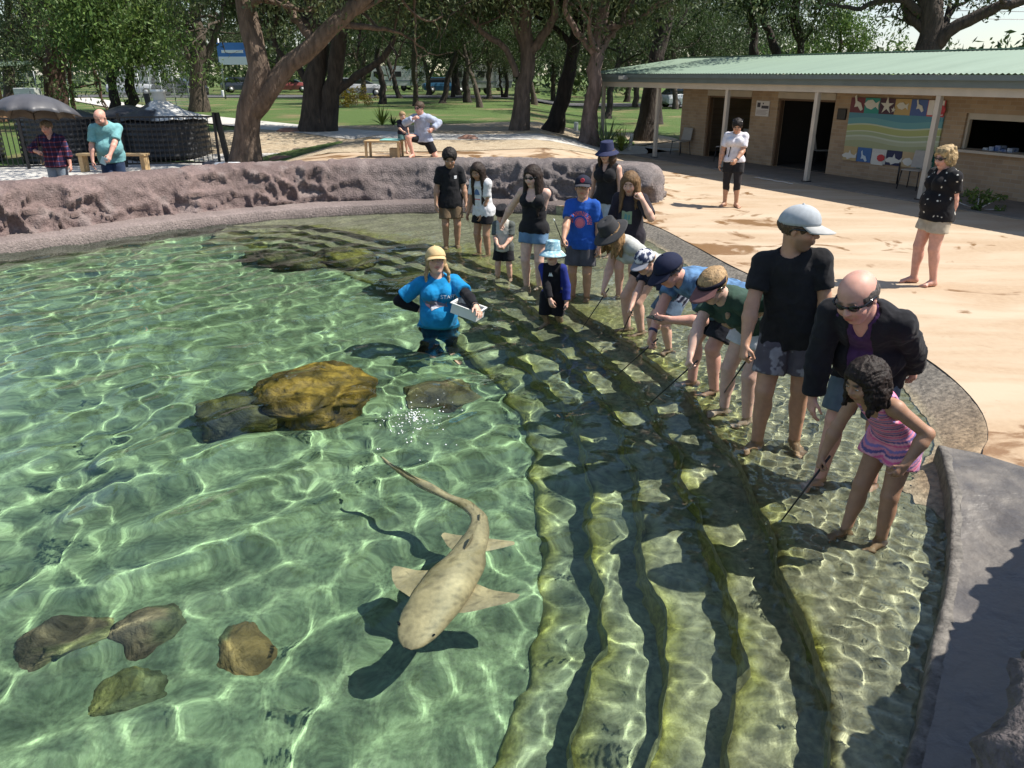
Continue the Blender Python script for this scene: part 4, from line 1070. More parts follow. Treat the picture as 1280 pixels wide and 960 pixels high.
        if open_:
            F.cone(s.Nb + s.f2 * .05 * H, s.P + s.f1 * .12 * H - s.s1 * .1 * H, open_ * H * .8, open_ * H * 1.2, .01, mode='s')
        o = s.finish(name, F, m or CLOTH, col, wr=wr, seed=seed)
        return o
    def bottom(s, name='shorts', col=(.05, .05, .06), length=.55, infl=.009, flare=.022, waist=.05, wr=.005, seed=2, m=None, loose=0):
        H = s.H; F = s.field(); s.torso(F, infl, k=.03, up=False)
        for g in (1, -1):
            s.thigh(F, g, infl, length, flare=flare)
        F.cut(s.P + s.s1 * waist * H, s.s1)
        return s.finish(name, F, m or CLOTH, col, wr=wr, seed=seed)
    # --- hair
    def hair(s, style='short', col=(.03, .02, .015), hat=None, wr=.006, length=.5, seed=3, vol=1.0):
        h = s.h; p = s.hp; F = Field(s.HC - h * (1.15 + 2 * length), s.HC + h * 1.15, s.vox * .8)
        if style == 'receding':
            F.ell(p(-.085, 0, .05), V3(.452, .356, .30) * h, s.hM, .01)
            F.ell(p(.10, 0, .46), V3(.52, .24, .34) * h, s.hM, .02, mode='s')
            F.ell(p(.40, 0, -.05), V3(.40, .30, .55) * h, s.hM, .01, mode='s')
            F.cut(p(0, 0, -.20), -s.hM[:, 2]); F.cut(p(.20, 0, 0), s.hM[:, 0])
        else:
            F.ell(p(-.08, 0, .17), V3(.46, .375, .375) * h * (1 + .04 * vol), s.hM, .01)
            if style in ('long', 'curly', 'wavy', 'ponytail'):
                F.ell(p(-.13, 0, -.02), V3(.37, .36, .42) * h * (1 + .05 * vol), s.hM, .02)
            F.ell(p(.36, 0, -.16), V3(.26, .275, .42) * h, s.hM, .02, mode='s')          # the face stays clear
            F.ell(p(.50, 0, .0), V3(.22, .30, .22) * h, s.hM, .02, mode='s')
            if style == 'short':
                F.cut(p(0, 0, -.20), -s.hM[:, 2])
                for g in (1, -1): F.ell(p(.06, g * .36, -.10), V3(.13, .12, .19) * h, s.hM, .01, mode='s')
        rr = random.Random(seed)
        dn = V3(0, 0, -1)
        if style in ('long', 'wavy'):
            for q in range(30):
                a = -2.15 + 4.3 * q / 29 + rr.uniform(-.05, .05)                          # around the back of the head
                x, y = -math.cos(a), math.sin(a)
                b = p(-.08 + .36 * x, .335 * y, .06 + rr.uniform(-.08, .08))
                out = s.hM @ V3(x * .25, y * .30, 0)
                L = length * h * 2 * rr.uniform(.8, 1.05)
                m1 = b + out * h * .22 + (s.hM @ V3(0, 0, -1) * .5 + dn * .5) * L * .45
                m2 = m1 + dn * L * .55 + out * h * (.10 if style == 'wavy' else -.02) + V3(rr.uniform(-.02, .02), rr.uniform(-.02, .02), 0)
                F.cone(b, m1, .085 * h, .075 * h * vol, .030); F.cone(m1, m2, .075 * h * vol, .026 * h, .024)
        if style == 'curly':
            for q in range(70):
                a = rr.uniform(-2.3, 2.3); z = rr.uniform(-.42, .42)
                x, y = -math.cos(a), math.sin(a); k_ = math.sqrt(max(0, 1 - (z - .12) ** 2 * 2.0))
                b = p(-.08 + .42 * x * k_, .36 * y * k_, z); F.ell(b, V3(.085, .085, .10) * h * rr.uniform(.7, 1.2), None, .008)
        if style == 'bun':
            F.ell(p(-.42, 0, .26), V3(.15, .16, .15) * h, s.hM, .012)
        if style == 'ponytail':
            for g in (1, -1):
                b = p(-.02, g * .33, -.15); m1 = b + s.hM @ V3(.10, g * .10, -.3) * h; m2 = m1 + (dn * .55 + s.f2 * .05) * h * 1.1
                F.cone(b, m1, .075 * h, .065 * h, .012); F.cone(m1, m2, .06 * h, .035 * h, .01)
        if hat is not None: F.cut(p(0, 0, hat), s.hM[:, 2])
        base = np.array(col)
        def cf(V):
            n = fbm(V @ np.array([[70, 0, 0], [0, 70, 0], [0, 0, 9.]]), 2, seed)
            return base[None, :] * (1 + .45 * n)[:, None]
        return s.finish('hair', F, HAIR, cf, wr=wr, seed=seed, freq=42)
    # --- hats, all in head units
    def _sheet(s, name, fn, nu, nv, m, col, closed=False, parent=None, thick=.003):
        U, W = np.meshgrid(np.linspace(0, 1, nu, endpoint=not closed), np.linspace(0, 1, nv), indexing='ij')
        L = fn(U, W); V = s.HC + (L.reshape(-1, 3) * s.h) @ s.hM.T
        c = col(L.reshape(-1, 3)) if callable(col) else np.tile(np.array(col), (len(V), 1))
        o = link(name, mesh_np(name, V, grid_faces(nu, nv, closed), True, c), m, s.root if parent is None else parent)
        md = o.modifiers.new('thickness', 'SOLIDIFY'); md.thickness = thick; md.offset = 1
        o.cycles.is_caustics_receiver = True
        return o
    def cap(s, col, bill=None, name='cap', z0=.13, tilt=0, size=1.0):
        bill = bill if bill is not None else col; sz = size
        def dome(U, W):
            a = U * 2 * math.pi; t = W * math.pi / 2 * .999
            return np.stack([-.05 + .485 * sz * np.cos(a) * np.cos(t), .385 * sz * np.sin(a) * np.cos(t), z0 + .44 * np.sin(t) ** .9 + .05 * np.cos(a) * np.cos(t)], -1)
        o = s._sheet(name, dome, 40, 14, KNIT, col, closed=True)
        def bl(U, W):
            a = (U - .5) * 2 * 1.22; r0 = np.stack([-.05 + .475 * sz * np.cos(a), .38 * sz * np.sin(a)], -1)
            ext = .40 * np.cos(a * .95) ** .55
            x = r0[..., 0] + W * ext; y = r0[..., 1] * (1 + .03 * W)
            z = z0 + .055 - .10 * W - .42 * (y ** 2) * (.35 + .65 * W)
            return np.stack([x, y, z], -1)
        s._sheet('bill', bl, 22, 7, KNIT, bill, parent=o, thick=.004)
        b = MB(); b.lathe([(.001, .012), (.006, .010), (.009, .003), (.009, -.002)], 8, tuple(s.hp(-.05, 0, z0 + .44)))
        b.build('button', KNIT, o, True).data.color_attributes['Col'].data.foreach_set('color', np.tile(np.array([*(col(np.zeros((1, 3)))[0] if callable(col) else col), 1], dtype=np.float32), 32))
        return o
    def bucket(s, col, name='bucket_hat', brim=.30, drop=.22, z0=.16, top=.46, wide=False, wob=0.0):
        def cr_(U, W):
            a = U * 2 * math.pi; k = np.where(W < .72, 1 - .16 * W / .72, .84 * np.cos((W - .72) / .28 * math.pi / 2 * .995))
            z = np.where(W < .72, W / .72 * top, top + .03 * np.sin((W - .72) / .28 * math.pi / 2))
            return np.stack([-.06 + .475 * k * np.cos(a), .385 * k * np.sin(a), z0 + z - .05 * np.cos(a) * (1 - W) * 0], -1)
        o = s._sheet(name, cr_, 40, 16, KNIT, col, closed=True)
        def br(U, W):
            a = U * 2 * math.pi; k = 1 + W * brim / .42
            return np.stack([-.06 + .475 * k * np.cos(a), .385 * k * np.sin(a) * 1.02, z0 + .01 - drop * W ** 1.2 + wob * W * np.sin(3 * a + 1)], -1)
        s._sheet('brim', br, 48, 6, KNIT, col, closed=True, parent=o)
        return o
    def visor(s, col, band, name='visor', z0=.13):
        def bd(U, W):
            a = U * 2 * math.pi; return np.stack([-.05 + .485 * np.cos(a), .395 * np.sin(a), z0 + W * .15 + .04 * np.cos(a)], -1)
        o = s._sheet(name, bd, 40, 3, KNIT, band, closed=True)
        def bl(U, W):
            a = (U - .5) * 2 * 1.25; x = -.05 + .49 * np.cos(a) + W * .44 * np.cos(a * .95) ** .55; y = .395 * np.sin(a) * (1 + .04 * W)
            return np.stack([x, y, z0 + .06 - .12 * W - .40 * y ** 2 * (.35 + .65 * W)], -1)
        s._sheet('bill', bl, 22, 7, KNIT, col, parent=o, thick=.004)
        return o
    def sunglasses(s, onhead=False):
        B = MB(); h = s.h; dz = .0
        o = None
        for g in (1, -1):
            def ln(U, W):
                a = U * 2 * math.pi; r = W
                y = g * .145 + .105 * r * np.cos(a); z = .035 + .075 * r * np.sin(a) * (1 + .1 * np.cos(a) * g)
                return np.stack([.405 - 1.1 * (y * y) + .02 * (1 - r), y, z], -1)
            if onhead:
                l0 = ln
                def ln(U, W, l0=l0):
                    q = l0(U, W); return np.stack([q[..., 0] - .20, q[..., 1] * 1.05, q[..., 2] + .40], -1)
            if o is None: o = s._sheet('sunglasses', ln, 14, 4, GLASSES, (0, 0, 0), closed=True, thick=.003)
            else: s._sheet('lens', ln, 14, 4, GLASSES, (0, 0, 0), closed=True, parent=o, thick=.003)
        ox, oz = (-.20, .40) if onhead else (0, 0)
        B.tube([s.hp(.405 + ox, -.05, .055 + oz), s.hp(.415 + ox, 0, .065 + oz), s.hp(.405 + ox, .05, .055 + oz)], .006 * h / .23, 6)
        for g in (1, -1):
            B.tube([s.hp(.345 + ox, g * .245, .06 + oz), s.hp(.28 + ox, g * .325, .065 + oz), s.hp(-.04 + ox, g * .372, .05 + oz), s.hp(-.12 + ox, g * .36, -.03 + oz)], .0055 * h / .23, 6)
        B.build('frame', GLASSES, o, True)
        return o
    def wristband(s, sg, col=(.02, .02, .02), name='wristband', at=.93, wdt=.012):
        e = s.E[sg] + (s.Wr[sg] - s.E[sg]) * at; d = unit(s.Wr[sg] - s.E[sg]); r = .0205 * s.H * s.armw
        M = MB(); M.tube([e - d * wdt, e - d * wdt * .6, e + d * wdt * .6, e + d * wdt], [r * .95, r * 1.08, r * 1.08, r * .95], 14)
        return M.build(name, mat('band_%02x%02x%02x' % tuple(int(255 * c) for c in col), col, rough=.5), s.root, True)
    # --- flat print laid onto a garment
    def decal(s, name, garment, polys, origin, size, col, lift=.004, axes=None, parent=None):
        """polys: list of (verts2d, faces); placed on the chest at origin (side, up as fractions of H from the chest joint)"""
        V = []; Fl = []
        for v2, f in polys:
            n = len(V); V += list(v2); Fl += [tuple(i + n for i in q) for q in f]
        me = garment.data; vs = np.empty(len(me.vertices) * 3, dtype=np.float32); me.vertices.foreach_get('co', vs); vs = vs.reshape(-1, 3)
        pf = [tuple(p.vertices) for p in me.polygons]
        bv = BVHTree.FromPolygons([Vector(v) for v in vs.astype(float)], pf)
        f, l, u = axes if axes is not None else (s.f2, s.l2, s.s2)
        o = s.C + u * origin[1] * s.H + l * origin[0] * s.H
        out = []; last = None
        for x, y in V:
            p = o + l * x * size + u * y * size + f * .5
            hit = bv.ray_cast(Vector(p), Vector(-f), 1.0)
            if hit[0] is not None: q = np.array(hit[0]) + f * lift; last = q
            else: q = o + l * x * size + u * y * size + f * .1 if last is None else last
            out.append(q)
        me2 = bpy.data.meshes.new(name); me2.from_pydata([tuple(map(float, q)) for q in out], [], Fl)
        a = me2.color_attributes.new('Col', 'FLOAT_COLOR', 'POINT'); a.data.foreach_set('color', np.tile(np.array([*col, 1], dtype=np.float32), len(out)))
        return link(name, me2, PRINT, garment if parent is None else parent)
def text2d(txt, arc=0.0, res=3):
    cu = bpy.data.curves.new('lettering', 'FONT'); cu.body = txt; cu.align_x = 'CENTER'; cu.align_y = 'CENTER'; cu.size = 1.0; cu.resolution_u = res
    ob = bpy.data.objects.new('lettering', cu); me = ob.to_mesh()
    bm = bmesh.new(); bm.from_mesh(me); bmesh.ops.triangulate(bm, faces=bm.faces[:])
    if arc:
        for _ in range(1): bmesh.ops.subdivide_edges(bm, edges=[e for e in bm.edges if e.calc_length() > .15], cuts=1); bmesh.ops.triangulate(bm, faces=bm.faces[:])
    v = [(q.co.x, q.co.y) for q in bm.verts]; bm.verts.ensure_lookup_table(); f = [tuple(w.index for w in q.verts) for q in bm.faces]
    bm.free(); ob.to_mesh_clear(); bpy.data.objects.remove(ob); bpy.data.curves.remove(cu)
    if arc: v = [((arc + y) * math.sin(x / arc), (arc + y) * math.cos(x / arc)) for x, y in v]
    return v, f
def poly2d(pts, sub=3):
    P = [Vector((float(a), float(b))) for a, b in pts]; n = len(P)
    xs = [p.x for p in P]; ys = [p.y for p in P]; st = max(max(xs) - min(xs), max(ys) - min(ys)) / (sub * 2 + 1)
    X, Y = np.meshgrid(np.arange(min(xs), max(xs), st), np.arange(min(ys), max(ys), st)); k = inside(pts, X.ravel(), Y.ravel())
    Q = P + [Vector((float(a), float(b))) for a, b in zip(X.ravel()[k], Y.ravel()[k])]
    r = geometry.delaunay_2d_cdt(Q, [(i, (i + 1) % n) for i in range(n)], [], 0, 1e-6)
    V = [(v.x, v.y) for v in r[0]]; T = [f for f in r[2]]
    T = [t for t in T if inside(pts, np.array([sum(V[i][0] for i in t) / 3]), np.array([sum(V[i][1] for i in t) / 3]))[0]]
    return V, T
def disc2d(cx, cy, r0, r1=0.0, n=28):
    V = []; Fl = []
    for i in range(n):
        a = 2 * math.pi * i / n; V += [(cx + r0 * math.cos(a), cy + r0 * math.sin(a)), (cx + r1 * math.cos(a), cy + r1 * math.sin(a))]
    for i in range(n): j = (i + 1) % n; Fl.append((2 * i, 2 * j, 2 * j + 1, 2 * i + 1))
    return V, Fl
# ------------------------------------------------------------------ the people
FAIR = (.66, .40, .30); PALE = (.70, .46, .37); TANNED = (.52, .29, .19); OLIVE = (.42, .24, .155); PINK = (.66, .36, .28)
PEOPLE = {}
def noisy(c, amt=.12, f=6, seed=0):
    c = np.array(c)
    def fn(V): return c[None] * (1 + amt * fbm(V * f, 3, seed))[:, None]
    return fn
def who(key, p, label):
    PEOPLE[key] = p; tag(p.root, label, 'person'); return p
def loc_at(u, v, z): return at(u, v, z)

# man in the black T-shirt
p = who('blackT', Person((1.99, 5.22, -.27), -112, 1.87, TANNED, lean=8, side=-7, slouch=4, head=(6, 74, 0), w=1.0, Rh=atY(931, 432, 5.05), Lh='down', Lf=(-.05, .13), Rf=(.08, -.13), fy=(25, -30), vox=.0085, curl=(.4, .8), pelvis=(-.02, 0), rpole=(-.5, -.7, .1)),
        'tall man in plain black T-shirt, pale blue cap and sunglasses looking right')
p.body(beard=(.16, .10, .07)); p.top(col=noisy((.019, .019, .022), .3, 5), sleeve=.62, wr=.012, infl=.019, hem=-.06, loose=.008, seed=11); 
def bshort(V):
    n = fbm(V * 13, 3, 44); k = smooth((n - .18) / .1)[:, None]; return np.array([.115, .105, .13])[None] * (1 - k) + k * np.array([.34, .34, .38])[None]
p.bottom('shorts', bshort, .72, flare=.03, seed=12); p.hair('short', (.15, .10, .065), hat=0.12); c = p.cap((.42, .45, .48), (.45, .45, .44)); p.sunglasses()
BT = p
# older man in the dark jacket
p = who('jacket', Person((2.27, 4.62, -.27), -128, 1.80, PINK, hs=1.1, lean=38, slouch=10, head=(28, -12, 6), w=1.16, belly=.025, Rh=atY(1008, 530, 4.55), Lh=atY(1148, 478, 4.72), Lf=(-.06, .15), Rf=(.10, -.14), fy=(20, -20), vox=.0085, pelvis=(-.10, 0), curl=(.4, .3), lpole=(-.9, .6, .1), rpole=(-.2, -1, .2)),
        'older balding man in open black jacket over purple shirt stooping forward')
p.body(); p.top('polo_shirt', noisy((.075, .035, .105), .3, 40), sleeve=.4, infl=.014, hem=-.03, vneck=.05, seed=21)
p.top('jacket', noisy((.018, .018, .022), .3, 5), sleeve=1.93, infl=.025, hem=-.075, neck=.050, flare=.008, open_=.046, wr=.012, seed=22)
p.bottom('shorts', noisy((.13, .18, .22), .25, 9), .85, flare=.03, seed=23); p.hair('receding', (.115, .095, .085), wr=.004); p.sunglasses()
# girl in the striped playsuit
p = who('girl', Person((2.13, 3.96, -.27), -152, 1.36, OLIVE, lean=35, slouch=10, head=(22, -6, 0), hs=1.14, w=.92, Rh=atY(1021, 582, 4.02), Lh=atY(1132, 580, 3.72), Lf=(-.03, .085), Rf=(.08, -.085), fy=(8, -5), vox=.0068, pelvis=(-.10, 0), curl=(.55, .8), rpole=(-.3, -.3, .8), lpole=(-1, .5, .5)),
        'girl in pink and blue striped playsuit bending with a stick, wet dark hair')
p.body(brow=(.02, .012, .01))
_gp = p
def stripes(V):
    t = (V - _gp.C) @ _gp.s1; s_ = t + .012 * fbm(V * 6, 2, 3)
    k = np.mod(s_ / .062, 1.0); pal = np.array([(.80, .16, .36), (.86, .42, .52), (.15, .13, .32), (.78, .30, .42), (.30, .24, .55), (.86, .34, .42)])
    return pal[np.clip((k * 6).astype(int), 0, 5)]
p.top('playsuit', stripes, sleeve=0, infl=.013, hem=-.06, strap=True, wr=.004, seed=31); p.bottom('shorts', stripes, .42, infl=.016, flare=.022, waist=.03, seed=32); p.hair('wavy', (.026, .016, .012), wr=.010, seed=5, length=.36, vol=.85)
# woman in green with visor
p = who('green', Person((1.82, 5.72, -.28), -150, 1.66, PALE, crouch=.03, lean=51, slouch=8, head=(30, 4, 0), fem=True, w=1.02, Rh=atY(860, 452, 5.42), Lh=atY(948, 392, 5.55), Lf=(-.02, .11), Rf=(.02, -.11), vox=.0085, pelvis=(-.14, 0), curl=(.4, .75), rpole=(-.2, -.6, .6), lpole=(-1, .9, .3)),
        'woman in dark green T-shirt, white denim shorts and maroon visor bending over the water')
p.body(); g_ = p.top(col=noisy((.040, .078, .060), .15), sleeve=.6, hem=-.05, infl=.02, loose=.01, seed=41); p.bottom('shorts', noisy((.66, .68, .74), .08, 20), .48, flare=.034, seed=42); p.hair('bun', (.50, .33, .17), wr=.004); p.visor((.17, .085, .085), (.015, .014, .03)); p.sunglasses()
bs = MB(); bs.tube([p.Sh + p.l2 * .09 + p.f2 * .105, p.C + p.f2 * .165, p.C - p.s1 * .07 + p.f1 * .150 - p.l2 * .11], [.020, .028, .020], 8)
bs.build('bag_strap', mat('tan_webbing', (.42, .29, .19), (.34, .22, .14), scale=30, rough=.8), p.root, True)
# man in the blue shirt with phone
p = who('blueshirt', Person((1.72, 6.35, -.28), -160, 1.76, PINK, crouch=.06, lean=60, slouch=8, head=(34, 6, 0), w=1.08, belly=.02, Rh=atY(810, 428, 6.1), Lh=atY(838, 400, 5.95), Lf=(-.02, .12), Rf=(.05, -.13), vox=.009, pelvis=(-.16, 0), curl=(.5, .5), rpole=(-.2, -.8, .5), lpole=(-.8, .8, -.5)),
        'man in blue patterned shirt and navy cap stooping with a phone in his hand')
p.body()
def bluep(V): n = fbm(V * 26, 3, 8); return np.array([.10, .20, .36])[None] * (1 + .7 * n)[:, None]
p.top(col=bluep, sleeve=.66, hem=-.06, infl=.022, loose=.012, seed=51); p.bottom('shorts', (.020, .022, .032), .80, flare=.03, seed=52); p.hair('short', (.10, .08, .07), hat=0.12); p.cap((.013, .017, .045), (.016, .018, .04)); p.sunglasses(); p.wristband(-1, (.02, .03, .09))
BS = p
# boy with patterned cap
p = who('camoboy', Person((1.53, 7.35, -.28), -155, 1.36, FAIR, crouch=.08, lean=45, slouch=8, head=(24, 20, 0), hs=1.1, w=.95, Rh=atY(787, 388, 7.1), Lh='down', Lf=(-.02, .09), Rf=(.05, -.10), vox=.0095, pelvis=(-.10, 0), curl=(.4, .7)),
        'boy in black and white patterned cap and navy T-shirt reaching down between the stooping adults')
p.body()
def camo(L): n = fbm(L * 7, 2, 3); return np.where((n > .02)[:, None], np.array([.62, .62, .66])[None], np.array([.03, .04, .09])[None])
def navystripe(V): t = (V - PEOPLE['camoboy'].C) @ PEOPLE['camoboy'].s1; k = (np.mod(t / .05, 1) < .35) & (t < .02); return np.where(k[:, None], np.array([.45, .47, .55])[None], np.array([.02, .024, .05])[None])
p.top(col=navystripe, sleeve=.6, hem=-.05, seed=61); p.bottom('shorts', noisy((.13, .19, .27), .2), .7, flare=.025, seed=62); p.hair('short', (.16, .10, .05), hat=0.12); p.cap(camo, (.22, .23, .27))
# person in the wide grey hat
p = who('greyhat', Person((1.33, 7.95, -.28), -158, 1.60, FAIR, crouch=.07, lean=47, slouch=8, head=(36, 10, 0), fem=True, w=.96, Rh=atY(752, 370, 7.75), Lh=atY(806, 330, 8.0), Lf=(-.03, .10), Rf=(.03, -.10), vox=.0095, pelvis=(-.14, 0), curl=(.4, .75), lpole=(-.6, 1, .2)),
        'woman in wide-brimmed charcoal hat and light grey top bending with a feeding stick')
p.body(); p.top(col=noisy((.46, .47, .45), .12), sleeve=.5, hem=-.03, seed=71); p.bottom('shorts', (.014, .014, .018), .42, flare=.02, seed=72); p.hair('long', (.34, .20, .09), hat=0.17, length=.55, seed=8); p.bucket((.045, .045, .048), 'sun_hat', brim=.34, drop=.14, wob=.03)
# girl with long light brown hair, hand at her chin
p = who('longhair', Person((1.42, 9.3, -.27), -118, 1.62, FAIR, lean=2, slouch=4, head=(20, 8, 0), fem=False, w=.93, Lh=atY(803, 250, 9.05), Rh='down', vox=.0105, curl=(.85, .4), lpole=(0, .6, -1), knee_out=.1),
        'girl with long light brown hair and printed charcoal T-shirt, hand at her chin')
p.body(); sh = p.top(col=noisy((.030, .026, .034), .2), sleeve=.85, infl=.022, hem=-.07, loose=.02, seed=81); p.bottom('shorts', (.05, .05, .07), .6, seed=82); p.hair('wavy', (.20, .115, .052), length=.85, seed=9, vol=.9)
p.decal('picture_print', sh, [poly2d([(-.6, -.7), (.6, -.7), (.6, .7), (-.6, .7)])], (.0, -.02), .105, (.28, .36, .22)); p.decal('print_detail', sh, [poly2d([(-.35, -.5), (.05, -.45), (.1, .3), (-.2, .45)]), poly2d([(.15, -.3), (.42, -.2), (.4, .35), (.2, .25)])], (0, -.02), .105, (.12, .30, .28), lift=.007)
# woman in navy bucket hat
p = who('buckethat', Person((1.40, 11.6, -.25), -122, 1.72, FAIR, lean=0, slouch=4, head=(8, 0, 0), fem=True, Lh='down', Rh='down', vox=.0115, knee_out=.1),
        'woman in navy bucket hat and black sleeveless top at the back of the group')
p.body(); p.top('vest', (.018, .018, .021), sleeve=0, infl=.02, hem=-.02, vneck=.07, seed=91); p.bottom('jeans', noisy((.40, .46, .54), .15), 1.7, flare=.01, seed=92); p.hair('long', (.07, .04, .022), hat=0.17, length=.45); p.bucket((.028, .034, .085), brim=.27, drop=.20)
# boy in blue T-shirt
p = who('blueboy', Person((.84, 9.25, -.29), -108, 1.56, TANNED, lean=0, slouch=3, head=(-6, 8, 0), hs=1.08, w=.95, Lh='down', Rh=atY(704, 300, 8.95), vox=.0105, curl=(.4, .7), rpole=(-.8, -.5, -.3)),
        'boy in bright blue T-shirt with round orange print and dark cap')
p.body(); sh = p.top(col=noisy((.020, .095, .42), .12), sleeve=.72, infl=.022, hem=-.055, loose=.012, seed=101); p.bottom('shorts', noisy((.085, .085, .10), .15), .78, flare=.035, seed=102); p.hair('short', (.08, .05, .03), hat=0.12); cp = p.cap((.016, .018, .035), (.05, .05, .06))
def glyph_arc(n=11, r0=1.38, r1=2.2, a0=188, a1=-14):
    # the arched lettering is too blurred to read in the photograph: only its strokes and rhythm are kept
    out = []; step = (a1 - a0) / n
    for i in range(n):
        c_ = a0 + step * (i + .5)
        for k_, (b0, b1, q0, q1) in enumerate(((-.36, -.14, 0, 1), (.12, .34, 0, 1), (-.14, .12, *((.0, .28) if i % 3 == 0 else (.38, .62) if i % 3 == 1 else (.72, 1.0))))):
            P_ = []
            for f_, g_ in ((b0, q0), (b1, q0), (b1, q1), (b0, q1)):
                t_ = R(c_ + step * f_); rr_ = r0 + (r1 - r0) * g_; P_.append((rr_ * math.cos(t_), rr_ * math.sin(t_)))
            out.append((P_, [(0, 1, 2, 3)]))
    return out
p.decal('arched_print', sh, glyph_arc(), (0, -.020), .062, (.62, .15, .17)); p.decal('round_print', sh, [disc2d(0, 0, 1.0, .88), disc2d(0, 0, .80, 0)], (0, -.020), .062, (.62, .17, .22))
bd = MB(); c0 = p.hp(.425, 0, .33); bd.tube([c0 - p.hM[:, 0] * .01, c0 + p.hM[:, 0] * .006], [.026, .024], 14); bd.build('badge', mat('red_badge', (.55, .04, .06), rough=.7), cp)
# child in rash vest and pale blue hat
p = who('rashvest', Person((.46, 8.5, -.60), -104, 1.23, FAIR, lean=2, slouch=3, head=(-4, -4, 0), hs=1.2, w=.95, Rh=(-.17 + .62, 8.28, -.04), Lh='down', vox=.009, curl=(.4, .4)),
        'small child in black and blue rash vest and pale blue sun hat wading')
p.body()
_rv = p
def rash(V):
    arm_ = np.abs((V - _rv.C) @ _rv.l2) > .098
    return np.where(arm_[:, None], np.array([.022, .035, .22])[None], np.array([.012, .012, .016])[None])
sh = p.top('rash_vest', rash, sleeve=1.9, infl=.010, hem=-.05, neck=.034, wr=.002, seed=111); p.bottom('swim_shorts', (.012, .012, .016), .75, infl=.012, flare=.012, seed=112); p.hair('short', (.10, .06, .03), hat=.17)
def hatc(L): n = fbm(L * 9, 2, 5); return np.where((n > .12)[:, None], np.array([.55, .70, .72])[None], np.array([.25, .44, .54])[None])
p.bucket(hatc, 'sun_hat', brim=.30, drop=.26)
p.decal('logo', sh, [poly2d([(-1, -.8), (1, -.8), (.25, .9), (0, .2), (-.25, .9)])], (-.005, .055), .028, (.85, .87, .9))
# woman in black singlet
p = who('singlet', Person((.28, 9.8, -.30), -112, 1.66, PALE, lean=-1, slouch=4, head=(14, -10, 0), fem=True, w=1.0, armw=1.05, belly=0.0, Rh=atY(628, 278, 10.1), Lh=atY(668, 292, 9.8), vox=.0105, curl=(.4, .5), rpole=(-.4, -1, -.3), lpole=(-.6, .8, -.5)),
        'woman with long dark hair and sunglasses in black singlet and denim shorts')
p.body(); p.top('singlet', (.017, .017, .020), sleeve=0, infl=.016, hem=-.03, strap=True, seed=121); p.bottom('denim_shorts', noisy((.14, .25, .40), .25, 12), .45, flare=.02, seed=122); p.hair('long', (.030, .017, .012), length=.95, seed=4); p.sunglasses()
# toddler
p = who('toddler', Person((-.11, 10.25, -.30), -100, 1.06, FAIR, lean=2, slouch=2, head=(24, -8, 0), hs=1.32, w=1.0, Lh='front', Rh='front', vox=.0095, curl=(.6, .6)),
        'toddler in pale grey T-shirt with darker sleeves and dark shorts beside the singlet woman')
p.body()
_td = p
def ragl(V): d = np.abs((V - _td.C) @ _td.l2); return np.where((d > .085)[:, None], np.array([.10, .115, .11])[None], np.array([.52, .53, .50])[None])
p.top(col=ragl, sleeve=.8, infl=.015, hem=-.06, loose=.012, seed=131); p.bottom('shorts', (.014, .014, .018), .75, flare=.03, seed=132); p.hair('short', (.02, .014, .012), hat=0.17); p.bucket((.015, .015, .018), 'beanie_cap', brim=.03, drop=.03, z0=.17, top=.36)
# girl in white T-shirt
p = who('whitegirl', Person((-.43, 11.7, -.29), -128, 1.50, OLIVE, lean=6, slouch=5, head=(26, 12, 0), w=.9, hs=1.03, Lh=atY(603, 268, 11.6), Rh='down', vox=.011),
        'girl in white printed T-shirt with long dark hair beside the boy in black')
p.body(); sh = p.top(col=noisy((.70, .70, .72), .05), sleeve=.75, infl=.022, hem=-.05, loose=.02, seed=141); p.bottom('shorts', (.012, .012, .015), .55, flare=.03, seed=142); p.hair('long', (.035, .021, .015), length=1.1, seed=6)
p.decal('print', sh, [poly2d([(-.9, -.5), (.9, -.5), (.5, .6), (0, 1), (-.5, .6)])], (0, .02), .06, (.10, .17, .32)); p.decal('print_line', sh, [poly2d([(-.9, -.18), (.9, -.18), (.9, .18), (-.9, .18)])], (0, -.045), .055, (.60, .16, .16))
# boy in black T-shirt
p = who('blackboy', Person((-.97, 12.3, -.28), -78, 1.61, OLIVE, lean=2, slouch=4, head=(24, -6, 0), w=.95, hs=1.15, Lh='down', Rh='down', vox=.0115, curl=(.3, .3)),
        'boy in black T-shirt with small white chest mark standing furthest left in the shallows')
p.body(brow=(.02, .015, .012)); sh = p.top(col=(.017, .017, .020), sleeve=.75, infl=.022, hem=-.075, loose=.015, seed=151); p.bottom('shorts', noisy((.17, .12, .075), .15), .75, flare=.03, seed=152); p.hair('short', (.016, .011, .009), vol=1.6, wr=.010)
p.decal('chest_mark', sh, [poly2d([(-1, -1), (1, -1), (1, 1), (-1, 1)])], (.045, .05), .022, (.78, .78, .8))
